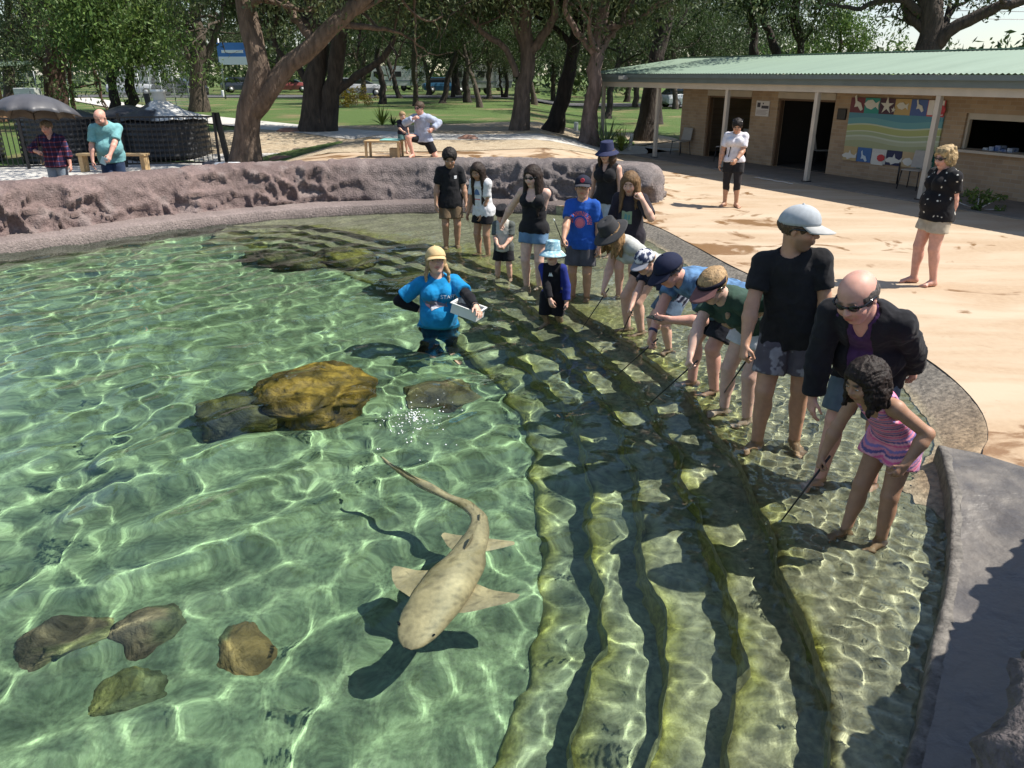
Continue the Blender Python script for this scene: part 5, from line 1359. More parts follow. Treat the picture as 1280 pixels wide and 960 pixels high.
# staff member waist deep
p = who('staff', Person((-.81, 8.12, -1.18), -78, 1.86, FAIR, lean=0, slouch=3, side=0, head=(-14, -4, 3), fem=True, w=1.02, armw=1.02, belly=.02, Rh=atY(527, 388, 8.10), Lh=atY(597, 386, 7.62), vox=.009, curl=(.3, .75), rpole=(-.1, -1, 0), lpole=(-.3, .9, -.1)),
        'smiling staff member in bright blue shirt and tan cap standing waist-deep in the pool')
p.body(); sh = p.top(col=noisy((.010, .235, .52), .10), sleeve=.78, infl=.022, hem=-.02, loose=.02, flare=.014, seed=161); p.bottom('pants', (.010, .010, .013), 1.9, infl=.016, flare=.012, seed=162)
F_ = p.field()
for g in (1, -1): p.arm(F_, g, .007, 1.86)
F_.cone(p.S[1], p.S[-1], .02, .02, .01)
for g in (1, -1):
    e = p.S[g] + (p.E[g] - p.S[g]) * .72; F_.cut(e, p.S[g] - p.E[g], box=(p.S[g] - .25, p.S[g] + .25)) if False else None
p.finish('arm_sleeves', F_, CLOTH, (.011, .011, .014), wr=.002)
p.hair('ponytail', (.50, .34, .17), hat=0.12, seed=12); p.cap((.62, .46, .24), (.62, .46, .24)); p.wristband(1, (.03, .03, .03))
WH = (.86, .88, .90)
p.decal('lettering', sh, [text2d('STAFF')], (.048, .042), .060, WH)
SHK = [(-1.5, .25), (-1.1, .55), (-.55, .62), (-.2, .50), (.0, .95), (.12, .42), (.7, .20), (1.1, .05), (1.35, .35), (1.28, -.02), (1.45, -.30), (1.0, -.16), (.4, -.22), (-.2, -.35), (-.6, -.62), (-.75, -.40), (-1.2, -.20), (-.75, .0), (-1.15, .02)]
p.decal('shark_print', sh, [poly2d(SHK, 4)], (-.022, -.004), .088, (.16, .15, .19)); p.decal('shark_mouth', sh, [poly2d([(-1.25, .0), (-.75, .02), (-.72, -.34), (-1.1, -.22)])], (-.022, -.004), .088, (.62, .30, .36), lift=.007); p.decal('shark_belly', sh, [poly2d([(-.6, -.60), (-.2, -.36), (.35, -.22), (-.1, -.12), (-.62, -.22)])], (-.022, -.004), .088, (.62, .62, .66), lift=.007)
STAFF = p
# white-shirted woman by the building
p = who('whiteshirt', Person((4.21, 15.1, 0.0), -112, 1.65, TANNED, lean=3, slouch=5, head=(30, 6, 0), fem=True, w=.98, Lh='front', Rh='down', Lf=(.0, .12), Rf=(-.05, -.10), vox=.012, fy=(35, -25), curl=(.5, .4)),
        'woman in white polo shirt, black shorts over leggings standing near the building')
p.body(brow=(.02, .015, .012)); p.top('polo_shirt', noisy((.74, .73, .80), .05), sleeve=.72, infl=.018, hem=-.01, seed=171); p.bottom('leggings', (.030, .027, .030), 1.28, infl=.006, flare=.0, seed=172); p.bottom('shorts', (.022, .022, .026), .55, infl=.013, flare=.016, waist=.04, seed=173); p.hair('bun', (.018, .012, .010)); p.sunglasses(onhead=True); p.wristband(1)
M_ = MB(); M_.tube([p.Nb - p.l2 * .05 + p.f2 * .05, p.C - p.l2 * .07 + p.f2 * .125, p.P - p.l2 * .10 + p.f1 * .11 + p.s1 * .08], .008, 6); M_.build('lanyard', mat('black_plastic', (.012, .012, .014), rough=.4), p.root, True)
# blonde woman watching
p = who('blonde', Person((5.03, 9.2, 0.0), -172, 1.63, PINK, lean=-2, slouch=3, head=(12, 8, 0), fem=True, w=1.12, belly=.015, armw=1.1, legw=1.08, Lh=None or (-.14, .07, .80, 0), Rh=(-.14, -.07, .80, 0), Lf=(-.06, .10), Rf=(.06, -.10), vox=.010, fy=(12, -12), lpole=(-.6, 1, 0), rpole=(-.6, -1, 0)),
        'woman with curly blonde hair in black speckled top and beige shorts watching from the deck')
p.body()
def specks(V):
    f1, f2, cid = worley(V * 17, 5); return np.where(((f1 < .17) & (cid > .25))[:, None], np.array([.75, .74, .68])[None], np.array([.012, .012, .015])[None])
p.top('blouse', specks, sleeve=.62, infl=.020, hem=-.04, loose=.03, neck=.046, vneck=.03, seed=181, wr=.008); p.bottom('shorts', noisy((.48, .42, .33), .08), .52, flare=.03, seed=182); p.hair('curly', (.52, .37, .19), wr=.010, vol=1.2, seed=14); p.sunglasses()
# couple behind the wall
p = who('umbrellawoman', Person((-8.53, 14.9, 0.03), -78, 1.57, PINK, lean=2, slouch=5, head=(8, -14, 4), fem=True, w=1.12, Rh=atY(47, 190, 14.65), Lh='down', vox=.012, curl=(.4, .85), rpole=(-.4, -.9, -.4)),
        'woman in dark plaid shirt holding a black umbrella behind the wall')
p.body()
def plaid(V):
    a = np.mod(V[:, 2] / .085, 1) < .18; b = np.mod(V[:, 1] / .085, 1) < .18
    c = np.tile(np.array([.030, .018, .050]), (len(V), 1)); c[a] = (.17, .035, .05); c[b] = (.05, .06, .16); c[a & b] = (.42, .14, .16); return c
p.top('plaid_shirt', plaid, sleeve=1.35, infl=.022, hem=-.05, loose=.03, vneck=.04, seed=191); p.bottom('jeans', noisy((.22, .27, .33), .2), 1.9, flare=.01, seed=192); p.hair('short', (.26, .18, .11), wr=.01)
UW = p
p = who('tealman', Person((-7.40, 14.75, 0.05), -70, 1.82, PINK, lean=10, slouch=12, head=(34, -26, 0), w=1.14, belly=.03, Lh=atY(135, 203, 14.25), Rh='down', vox=.012, curl=(.2, .3), lpole=(-.5, .9, 0)),
        'bald man in pale teal T-shirt leaning over the wall')
p.body(beard=(.10, .07, .055)); p.top(col=noisy((.20, .44, .46), .08), sleeve=.78, infl=.024, hem=-.06, loose=.02, seed=201); p.bottom('shorts', noisy((.03, .05, .10), .2), .8, seed=202)
TM = p
# man in the pale hoodie on one knee, small child beside him
_gz = gz1(-2.05, 18.6)
p = who('hoodie', Person((-2.05, 18.6, _gz), -108, 1.72, PINK, lean=4, slouch=8, head=(8, -16, 0), w=1.05, crouch=.56, Rh=atY(517, 148, 18.3), Lh=(.05, .26, .62, 0), Rf=(.26, -.16), Lf=(-.40, .10), Lfz=.02, vox=.0125, knee_out=.3, curl=(.7, .5), rpole=(.1, -1, -.5)),
        'man in pale blue hoodie and sunglasses kneeling on one knee behind the wall')
p.body(); p.top('hoodie', noisy((.40, .45, .58), .10), sleeve=1.86, infl=.030, hem=-.03, loose=.01, wr=.009, seed=211); p.bottom('shorts', (.014, .014, .017), .8, flare=.02, seed=212); p.hair('short', (.09, .06, .04)); p.sunglasses()
p = who('smallchild', Person((-2.62, 19.3, gz1(-2.62, 19.3)), -60, .92, FAIR, lean=2, slouch=2, head=(10, 0, 0), hs=1.4, Lh='down', Rh='front', vox=.012),
        'small fair-haired child in dark top beside the kneeling man')
p.body(); p.top(col=(.02, .02, .035), sleeve=.8, infl=.014, seed=221); p.bottom('shorts', (.10, .20, .20), .7, seed=222); p.hair('short', (.45, .30, .16))
# ------------------------------------------------------------------ shark and underwater rocks
def spow(t, e): return np.sign(t) * np.abs(t) ** e
def shark():
    """zebra shark: broad head, ridged back, long blade of a tail"""
    # spine in the horizontal plane (photograph positions brought to a depth of a few decimetres)
    ctrl = [(505, 822), (528, 790), (560, 745), (585, 706), (600, 668), (590, 648), (560, 630), (525, 613), (495, 592), (478, 574)]
    zs = [-.50, -.49, -.47, -.45, -.43, -.41, -.38, -.34, -.29, -.22]
    P = [np.array(at(u, v, z * .78 - .03)) for (u, v), z in zip(ctrl, zs)]
    for q, z in zip(P, zs): q[2] = z
    base = P[0].copy(); base[2] = -.55
    C = resample3(catmull(np.array(P), 0), 90); C -= base
    t = np.linspace(0, 1, 90)
    wid = np.interp(t, [0, .015, .05, .10, .17, .26, .36, .45, .52, .60, .75, .9, 1], [.03, .088, .127, .141, .142, .134, .112, .084, .066, .048, .036, .024, .007])
    hgt = np.interp(t, [0, .015, .05, .10, .17, .26, .36, .45, .52, .60, .75, .9, 1], [.008, .030, .055, .075, .092, .096, .085, .066, .056, .050, .046, .038, .010])
    tg = np.gradient(C, axis=0); tg /= np.linalg.norm(tg, axis=1)[:, None]; up = np.array([0, 0, 1.0]); sd_ = np.cross(up, tg); sd_ /= np.linalg.norm(sd_, axis=1)[:, None]; up_ = np.cross(tg, sd_)
    n = 28; a = np.linspace(0, 2 * math.pi, n, endpoint=False); V = []
    for i in range(90):
        x = np.cos(a) * wid[i]; z = np.sin(a); z = np.where(z > 0, z ** .9 * hgt[i], -np.abs(z) ** .7 * hgt[i] * .6)
        ridge = .016 * np.exp(-((a - math.pi / 2) / .12) ** 2) * smooth((t[i] - .12) / .1) * smooth((.62 - t[i]) / .1) + .006 * (np.exp(-((a - 1.05) / .1) ** 2) + np.exp(-((a - 2.09) / .1) ** 2)) * smooth((t[i] - .15) / .1) * smooth((.5 - t[i]) / .1)
        V.append(C[i] + np.outer(x, sd_[i]) + np.outer(z + ridge, up_[i]))
    V = np.array(V).reshape(-1, 3); i_ = np.arange(90 * n).reshape(90, n)
    Q = np.stack([i_[:-1], np.roll(i_[:-1], -1, 1), np.roll(i_[1:], -1, 1), i_[1:]], -1).reshape(-1, 4)
    def hide(V):
        f1, f2, cid = worley(V * 30, 4); c = np.array([.56, .41, .25])[None] * (1 + .18 * fbm(V * 8, 3, 2))[:, None]
        k = (smooth((.40 - f1) / .12) * (cid > .2))[:, None]; return c * (1 - .38 * k)
    SH = mat('shark_skin', attr=True, scale=40, rough=.55, bump=.25, bscale=90, amix=.2, bdist=.005)
    root = empty('shark', tuple(base)); tag(root, 'pale tan spotted shark with a very long tail gliding through the pool', 'shark')
    bo = link('body', mesh_np('body', V, Q, True, hide(V)), SH, root)
    def fin(name, i, side, outline, thick, dz=0.0, vertical=False):
        # outline in (along body backwards, outwards) metres from the root station
        nU = 14; pts = np.array(outline); P2, _ = resample(np.vstack([pts]), 26)
        o = C[i]; T_ = tg[i]; S_ = sd_[i] * side; U_ = up_[i]
        Vf = []; mid = P2.mean(0)
        for lay in (1, -1):
            for ring, kk in ((0, 1.0), (1, .72), (2, .38), (3, .0)):
                for q in P2:
                    g = mid + (q - mid) * kk; h_ = thick * (1 - kk ** 3) * lay * np.interp(g[1], [0, .25], [1.2, .5])
                    if vertical: w_ = o + T_ * g[0] + U_ * (g[1]) + S_ * h_
                    else: w_ = o + T_ * g[0] + S_ * g[1] + U_ * (h_ + dz - .10 * g[1] + .25 * g[1] ** 2)
                    Vf.append(w_)
        m_ = len(P2); Fl = []
        for lay in range(2):
            b0 = lay * 4 * m_
            for r_ in range(3):
                for j in range(m_):
                    q = (b0 + r_ * m_ + j, b0 + r_ * m_ + (j + 1) % m_, b0 + (r_ + 1) * m_ + (j + 1) % m_, b0 + (r_ + 1) * m_ + j); Fl.append(q if lay == 0 else q[::-1])
        Vf = np.array(Vf); o_ = link(name, mesh_np(name, Vf, np.array(Fl), True, hide(Vf)), SH, root); o_.cycles.is_caustics_receiver = True
    pec = [(-.07, .09), (-.05, .17), (.0, .27), (.08, .37), (.15, .43), (.185, .42), (.19, .34), (.185, .22), (.20, .12), (.19, .06), (.08, .05)]
    fin('pectoral_fin', 17, 1, pec, .012, -.02); fin('pectoral_fin', 17, -1, pec, .012, -.02)
    pel = [(-.05, .05), (-.03, .10), (.03, .18), (.09, .24), (.12, .235), (.12, .14), (.12, .05), (.04, .03)]
    fin('pelvic_fin', 36, 1, pel, .008, -.02); fin('pelvic_fin', 36, -1, pel, .008, -.02)
    fin('dorsal_fin', 33, 1, [(-.08, .06), (.0, .13), (.08, .165), (.11, .15), (.10, .07), (.02, .04)], .008, vertical=True)
    fin('second_dorsal_fin', 45, 1, [(-.05, .04), (.02, .09), (.08, .10), (.08, .04), (.0, .03)], .006, vertical=True)
    tl = []
    fin('tail_fin', 78, 1, [(-.25, .03), (-.05, .075), (.10, .07), (.22, .03), (.24, -.01), (.12, -.035), (-.1, -.02)], .006, vertical=True)
    for s_ in (1, -1):
        e = MB(); c = C[5] + sd_[5] * s_ * .115 + up_[5] * .040; e.lathe([(.001, -.008), (.007, -.006), (.010, 0), (.007, .006), (.001, .008)], 10, tuple(c)); e.build('eye', mat('shark_eye', (.02, .018, .015), rough=.2), root, True)
    bo.cycles.is_caustics_receiver = True
    return root
shark()
rd = np.random.RandomState(8); M = MB()      # drops thrown up by the tail
for q in range(170):
    a, r0 = rd.rand() * 6.28, abs(rd.normal()) * .22; x, y = -.88 + r0 * math.cos(a) * .8 + .12, 5.52 + r0 * math.sin(a); s_ = rd.uniform(.003, .009); z = WATER_Z + rd.rand() ** 3 * .07 + .006
    M.add([(x - s_, y, z), (x + s_, y, z), (x, y - s_, z), (x, y + s_, z), (x, y, z - s_), (x, y, z + s_)], [(0, 2, 5), (2, 1, 5), (1, 3, 5), (3, 0, 5), (2, 0, 4), (1, 2, 4), (3, 1, 4), (0, 3, 4)])
o = M.build('splash_drops', mat('white_water', (.85, .88, .88), rough=.2), sm=True); tag(o, 'small white splash of drops behind the shark tail', 'splash', kind='stuff')
ALGAE = mat('algae_rock', attr=True, scale=16, rough=.75, bump=.8, bscale=30, amix=.5, bdist=.03)
def boulder(loc, r, seed, label, col, col2, sub=42, name='boulder', rough=.22, rz=0):
    n1, n2 = sub, sub * 2; th = np.linspace(0, math.pi, n1); ph = np.linspace(0, 2 * math.pi, n2, endpoint=False)
    TH, PH = np.meshgrid(th, ph, indexing='ij'); D = np.stack([np.sin(TH) * np.cos(PH), np.sin(TH) * np.sin(PH), np.cos(TH)], -1).reshape(-1, 3)
    f1, f2, cid = worley(D * 1.7 + 3.1 * seed, seed)
    k = 1 + rough * fbm(D * 1.6 + seed, 4, seed) + .16 * (cid - .5) * smooth((f2 - f1) / .2) + .05 * fbm(D * 7, 4, seed + 3)
    V = D * k[:, None] * np.array(r); V[:, 2] = np.maximum(V[:, 2], -.4 * r[2])
    i_ = np.arange(n1 * n2).reshape(n1, n2); Q = np.stack([i_[:-1], i_[1:], np.roll(i_[1:], -1, 1), np.roll(i_[:-1], -1, 1)], -1).reshape(-1, 4)
    n = smooth((fbm(V * 4, 4, seed + 8) + .15) / .4)[:, None]; c = np.array(col)[None] * n + np.array(col2)[None] * (1 - n); c = c * (1 + .35 * fbm(V * 14, 3, seed + 1))[:, None]
    o = link(name, mesh_np(name, V, Q, True, c), ALGAE); o.location = loc; o.rotation_euler = (0, 0, rz); tag(o, label, name.replace('_', ' ')); o.cycles.is_caustics_receiver = True; return o
GOLD = (.46, .27, .045); BRN = (.18, .11, .025)
boulder((-1.86, 6.75, -.86), (.58, .66, .53), 3, 'big golden-brown algae covered boulder in the middle of the pool', GOLD, BRN, 64, rough=.3)
boulder((-2.45, 6.35, -.92), (.42, .40, .30), 4, 'low dark boulder against the left side of the golden one', (.16, .14, .04), (.05, .05, .03), 40)
boulder((-.70, 6.9, -1.02), (.34, .30, .12), 5, 'flat brownish rock between the big boulder and the steps', (.25, .22, .10), (.14, .11, .06), 36)
boulder((-2.55, 3.55, -1.09), (.29, .24, .24), 6, 'mossy rounded rock nearest the bottom left corner', (.20, .20, .08), (.17, .13, .075), 40, rz=.6)
boulder((-2.15, 3.66, -1.08), (.23, .22, .20), 7, 'reddish rock touching the mossy one bottom left', (.19, .14, .08), (.14, .15, .07), 36, rz=1.2)
boulder((-2.05, 3.20, -1.07), (.24, .19, .16), 8, 'olive rock in front of the reddish one bottom left', (.22, .22, .07), (.11, .13, .06), 36, rz=.3)
boulder((-1.55, 3.50, -1.07), (.16, .18, .11), 9, 'small tan and green rock right of the bottom left rocks', (.28, .19, .07), (.12, .14, .06), 36, rz=.9)
boulder((-3.6, 11.9, -.85), (.8, .35, .42), 10, 'long dark sunken rock below the far wall', (.16, .15, .06), (.06, .06, .03), 44, rz=-.6)
boulder((-2.6, 12.0, -.72), (.45, .7, .35), 12, 'yellowish sunken rock near the far wall in front of the boys', (.30, .26, .06), (.10, .09, .03), 44, rz=.5)
boulder((-1.35, 10.4, -.70), (.50, .38, .42), 13, 'dark mossy rock under water left of the boy in black', (.13, .13, .03), (.05, .05, .02), 44, rz=.2)

# ------------------------------------------------------------------ things people hold
def rod(hand, tip, key, label, tipcol=(.8, .8, .78)):
    a = np.array(hand, float); b = np.array(tip, float); root = empty('feeding_stick', tuple(a)); d = b - a; u = unit(d)
    M = MB(); M.tube([-u * .09, d * .5 + V3(0, 0, .0), d], [.0075, .0055, .0045], 8); s_ = M.build('shaft', mat('black_plastic', (.012, .012, .014), rough=.4), root, True); s_.cycles.is_caustics_receiver = True
    M = MB(); M.tube([d - u * .005, d + u * .012, d + u * .03], [.006, .009, .005], 8); t_ = M.build('tip', mat('white_bait', tipcol, rough=.6), root, True); t_.cycles.is_caustics_receiver = True
    tag(root, label, 'feeding stick', 'black feeding sticks'); return root
def hold(key, sg, k=.055):
    p = PEOPLE[key]; n, sd_ = p.hand_n[sg]; return p.wpt(p.Wr[sg] + p.hd[sg] * k * p.H + n * .018 * p.H)
rod(hold('girl', -1), at(976, 652, -.16), 'girl', 'black feeding stick held by the girl in the striped playsuit')
rod(hold('blackT', -1), at(899, 500, -.16), 'blackT', 'black feeding stick hanging from the hand of the man in black T-shirt')
rod(hold('green', -1), at(808, 508, -.16), 'green', 'black feeding stick held out by the woman in green')
rod(hold('blueshirt', -1), at(770, 470, -.15), 'blueshirt', 'black feeding stick held by the stooping man in blue')
rod(hold('camoboy', -1), at(776, 420, -.15), 'camoboy', 'black feeding stick held by the boy in patterned cap')
rod(hold('greyhat', -1), at(728, 410, -.14), 'greyhat', 'black feeding stick with white tip held by the woman in the grey hat')
rod(hold('blueboy', -1), atY(693, 276, 8.7), 'blueboy', 'short black stick with white tip in the hand of the boy in blue')
# phone
p = BS; n, sd_ = p.hand_n[1]; pc = p.wpt(p.Wr[1] + p.hd[1] * .065 * p.H + n * .02); root = empty('phone', tuple(pc), p.yaw + .4)
M = MB(); M.box(-.036, .036, -.075, .075, -.004, .004); M.build('body', mat('black_plastic', (.012, .012, .014), rough=.4), root, bev=.003)
M = MB(); M.box(-.033, .033, -.07, .07, .0041, .0055); M.build('screen', mat('phone_glass', (.02, .025, .03), rough=.08), root)
tag(root, 'black phone in the hand of the stooping man in blue', 'phone')
# fish tub at the staff member's hip
tubc = atY(585, 387, 7.78); root = empty('feed_tub', tuple(tubc)); root.rotation_euler = (0, R(14), R(-22))
WP_ = mat('white_plastic', (.72, .74, .72), rough=.4)
M = MB()
def ringbox(w, d, z0, z1, t, fl):
    for (x0, x1, y0, y1) in ((-w, w, -d, -d + t), (-w, w, d - t, d), (-w, -w + t, -d + t, d - t), (w - t, w, -d + t, d - t)): M.box(x0, x1, y0, y1, z0, z1)
ringbox(.15, .10, -.06, .05, .006, 0); M.box(-.144, .144, -.094, .094, -.06, -.052); M.build('tub', WP_, root, bev=.002)
M = MB()
for (x0, x1, y0, y1) in ((-.165, .165, -.115, -.1), (-.165, .165, .1, .115), (-.165, -.15, -.1, .1), (.15, .165, -.1, .1)): M.box(x0, x1, y0, y1, .045, .055)
M.build('rim', WP_, root)
for q in range(7):
    M = MB(); y = -.07 + q * .022; x = -.02 + .02 * ((q * 37) % 5 - 2); M.tube([(x - .10, y, -.02), (x - .05, y, .012), (x + .04, y + .01, .018), (x + .09, y + .005, .0)], [.004, .014, .014, .003], 7); M.build('fish', mat('fish_pieces', (.20, .19, .19), (.05, .05, .06), scale=20, rough=.35), root, True)
tag(root, 'white plastic tub of fish held at the hip of the staff member', 'tub')
# umbrella
uc = UW.wpt(UW.Wr[-1] + UW.hd[-1] * .05 * UW.H); top = np.array(atY(38, 118, 14.75)); axis = unit(top - uc); Lm = np.linalg.norm(top - uc)
root = empty('umbrella', tuple(uc)); q = Vector((0, 0, 1)).rotation_difference(Vector(axis)); root.rotation_mode = 'QUATERNION'; root.rotation_quaternion = q
BM = mat('umbrella_cloth', (.085, .085, .095), (.065, .065, .075), scale=6, rough=.5, spec=.5); STEEL = mat('dark_steel', (.06, .06, .065), rough=.35, metal=.7)
nr = 12; Rr = .78; zt = Lm; V = []; nu = 9; sub_ = 6
for k in range(nr * sub_):
    a = 2 * math.pi * k / (nr * sub_); f = (k % sub_) / sub_; sag = .13 * math.sin(math.pi * f)
    for j in range(nu):
        s_ = j / (nu - 1); r = Rr * math.sin(s_ * 1.05) / math.sin(1.05) * (1 - sag * s_); z = zt - .37 * (1 - math.cos(s_ * 1.05)) / (1 - math.cos(1.05)) + sag * .55 * s_ * s_ * .5; V.append((r * math.cos(a), r * math.sin(a), z))
o = link('canopy', mesh_np('canopy', np.array(V), grid_faces(nr * sub_, nu, True), False), BM, root)
md = o.modifiers.new('thickness', 'SOLIDIFY'); md.thickness = .002
M = MB(); M.tube([(0, 0, -.12), (0, 0, zt + .06)], .007, 8); M.build('shaft', STEEL, root, True)
M = MB(); M.tube([(0, 0, -.12), (0, 0, -.17), (.02, 0, -.20), (.045, 0, -.19), (.055, 0, -.16)], .012, 8); M.build('handle', mat('umbrella_handle', (.30, .20, .10), rough=.5), root, True)
for k in range(nr):
    a = 2 * math.pi * k / nr; M = MB(); pts = []
    for j in range(6):
        s_ = j / 5; r = Rr * math.sin(s_ * 1.05) / math.sin(1.05); pts.append((r * math.cos(a), r * math.sin(a), zt - .37 * (1 - math.cos(s_ * 1.05)) / (1 - math.cos(1.05)) - .012))
    M.tube(pts, .004, 5); r_ = M.build('rib', STEEL, root, True)
    M = MB(); M.tube([(0, 0, zt - .34), (.4 * math.cos(a), .4 * math.sin(a), zt - .125)], .003, 5); M.build('strut', STEEL, r_, True)
tag(root, 'open black umbrella held by the woman in plaid', 'umbrella')
# paper in the bald man's hand
p = TM; pc = p.wpt(p.Wr[1] + p.hd[1] * .06 * p.H); root = MB(); root.box(-.05, .05, -.002, .002, -.09, .05); o = root.build('leaflet', mat('blue_paper', (.45, .66, .70), rough=.7)); o.location = tuple(pc + V3(-.06, -.03, .0)); o.rotation_euler = (.3, .5, .3); tag(o, 'small pale blue leaflet in the hand of the bald man', 'leaflet')

# ------------------------------------------------------------------ brick building with veranda
bd_root = empty('brick_building', (3.04, 27.2, 0.0), math.atan2(-.907, .42)); tag(bd_root, 'long tan brick building with green corrugated roof and open veranda', 'building')
def brick_mat(name, c1, c2, mortar):
    m, N, L, b = node_mat(name); t = N.new('ShaderNodeTexCoord')
    mp_ = N.new('ShaderNodeMapping'); mp_.inputs['Rotation'].default_value = (R(90), 0, 0); L.new(t.outputs['Object'], mp_.inputs['Vector'])
    br = N.new('ShaderNodeTexBrick'); br.inputs['Scale'].default_value = 1.0; br.inputs['Brick Width'].default_value = .24; br.inputs['Row Height'].default_value = .086; br.inputs['Mortar Size'].default_value = .006; br.inputs['Color1'].default_value = C4(c1); br.inputs['Color2'].default_value = C4(c2); br.inputs['Mortar'].default_value = C4(mortar)
    L.new(mp_.outputs[0], br.inputs['Vector']); f = nz(N, L, t.outputs['Object'], 2.2, 4); c = mixc(N, L, rng(N, L, f, .3, .7, .0, .4), br.outputs['Color'], (.24, .17, .12)); L.new(c, b.inputs['Base Color']); b.inputs['Roughness'].default_value = .9
    bumpn(N, L, b, br.outputs['Fac'], -.6, .008); return m
BRICK = brick_mat('tan_brick', (.46, .34, .225), (.36, .255, .165), (.42, .36, .29))
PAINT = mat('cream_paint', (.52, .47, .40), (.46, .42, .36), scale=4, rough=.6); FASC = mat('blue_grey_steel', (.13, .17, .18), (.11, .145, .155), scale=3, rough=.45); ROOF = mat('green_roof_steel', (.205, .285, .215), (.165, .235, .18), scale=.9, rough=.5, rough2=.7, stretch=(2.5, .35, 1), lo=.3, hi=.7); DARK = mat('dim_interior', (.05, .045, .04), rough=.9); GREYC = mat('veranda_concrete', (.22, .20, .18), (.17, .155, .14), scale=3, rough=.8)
X0, X1, YW, YB, ZE = 2.15, 24.0, 1.6, 7.0, 2.12
def wallpart(x0, x1, z0, z1): M = MB(); M.box(x0, x1, YW, YW + .23, z0, z1); M.build('wall', BRICK, bd_root)
opens = [(3.41, 5.35, .03, 1.78), (6.40, 8.38, .03, 1.78), (11.95, 14.6, .92, 1.63)]
xp = X0
for a, b, z0, z1 in opens:
    wallpart(xp, a, 0, ZE); wallpart(a, b, z1, ZE)
    if z0 > .1: wallpart(a, b, 0, z0)
    xp = b
wallpart(xp, X1, 0, ZE)
M = MB(); M.box(X0, X0 + .23, YW + .23, YB, 0, ZE); M.build('end_wall', brick_mat('tan_brick_end', (.46, .34, .225), (.36, .255, .165), (.42, .36, .29)), bd_root)
M = MB(); M.box(X0, X1, YB, YB + .2, 0, ZE); M.build('rear_wall', BRICK, bd_root)
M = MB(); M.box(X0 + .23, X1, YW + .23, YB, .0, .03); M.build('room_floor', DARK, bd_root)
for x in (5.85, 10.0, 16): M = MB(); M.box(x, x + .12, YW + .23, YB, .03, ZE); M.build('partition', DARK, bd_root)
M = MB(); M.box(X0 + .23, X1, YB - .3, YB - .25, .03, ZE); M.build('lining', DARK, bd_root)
for a, b, z0, z1 in opens:
    f = .05
    if z0 < .1:
        d = empty('door', (0, 0, 0)); d.parent = bd_root
        M = MB(); M.box(a, a + f, YW + .05, YW + .16, z0, z1); M.box(b - f, b, YW + .05, YW + .16, z0, z1); M.box(a + f, b - f, YW + .05, YW + .16, z1 - f, z1); M.build('frame', mat('brown_frame', (.14, .085, .05), rough=.6), d)
        M = MB(); M.box(a - .0, b + .0, YW - .03, YW + .0, z1 + .003, z1 + .16); M.build('shutter_box', PAINT, d)
    else:
        d = empty('window', (0, 0, 0)); d.parent = bd_root
        M = MB(); M.box(a - .05, b + .05, YW - .22, YW + .35, z0 - .05, z0 + .002); M.build('sill', PAINT, d)
        M = MB(); M.box(a, a + f, YW + .06, YW + .14, z0 + .002, z1); M.box(b - f, b, YW + .06, YW + .14, z0 + .002, z1); M.box(a + f, b - f, YW + .06, YW + .14, z1 - .12, z1); M.build('frame', PAINT, d)
        for q in range(5): M = MB(); x = a + .45 + q * .13; M.box(x, x + .11, YW + .1, YW + .3, z0 + .003, z0 + .05 + .03 * (q % 3)); M.build('brochure_pile', mat('blue_brochures', (.04, .10, .30), (.55, .60, .66), scale=9, rough=.5), d)
M = MB(); M.box(-.45, X1, -.25, YW, -.03, .022); M.build('veranda_floor', GREYC, bd_root)
for k in range(8):
    M = MB(); M.box(k * 3.12 - .05, k * 3.12 + .05, -.05, .05, .022, ZE - .12); po = M.build('post', PAINT, bd_root, bev=.006)
    M = MB(); M.box(k * 3.12 - .08, k * 3.12 + .08, -.08, .08, .0225, .045); M.build('base_plate', STEEL, po)
M = MB(); M.box(-.5, X1, -.06, .06, ZE - .12, ZE + .06); M.build('beam', PAINT, bd_root)
M = MB(); M.box(-.62, X1, -.16, -.13, ZE + .03, ZE + .25); M.box(-.62, -.59, -.13, 7.6, ZE + .03, ZE + .25); M.build('fascia', FASC, bd_root)
M = MB(); M.box(-.58, X1, -.12, YW - .002, ZE + .062, ZE + .075); M.build('soffit', PAINT, bd_root)
M = MB(); M.box(-.62, X1, -.26, -.165, ZE + .16, ZE + .255); M.build('gutter', FASC, bd_root)
xs_ = np.arange(-.66, X1, .019); V = []
for x in xs_:
    w = .013 * math.sin(2 * math.pi * x / .114)
    for y, z in ((-.27, ZE + .275), (1.6, ZE + .52), (3.6, ZE + .77), (5.6, ZE + .53), (7.7, ZE + .275)): V.append((x, y, z + w))
link('roof', mesh_np('roof', np.array(V), grid_faces(len(xs_), 5)[:, ::-1], False), ROOF, bd_root)
M = MB(); M.box(-.66, X1, 3.45, 3.75, ZE + .775, ZE + .80); M.build('ridge_cap', ROOF, bd_root)
for k in range(3): M = MB(); M.box(9.0 + k * 3.3, 9.6 + k * 3.3, .6, 2.4, ZE + .42 + .0, ZE + .425); 
# gable infill at the far end
M = MB(); M.add([(-.5, -.3, ZE + .2), (-.5, 7.5, ZE + .2), (-.5, 3.6, ZE + .74), (-.45, -.3, ZE + .2), (-.45, 7.5, ZE + .2), (-.45, 3.6, ZE + .74)], [(0, 1, 2), (5, 4, 3), (0, 3, 4, 1), (1, 4, 5, 2), (2, 5, 3, 0)]); M.build('gable', FASC, bd_root)
Mb = bd_root.matrix_basis.copy() if False else Matrix.Translation(bd_root.location) @ Matrix.Rotation(math.atan2(-.907, .42), 4, 'Z')
def onb(x, y, z): return tuple(Mb @ Vector((x, y, z)))
BRZ = math.atan2(-.907, .42)
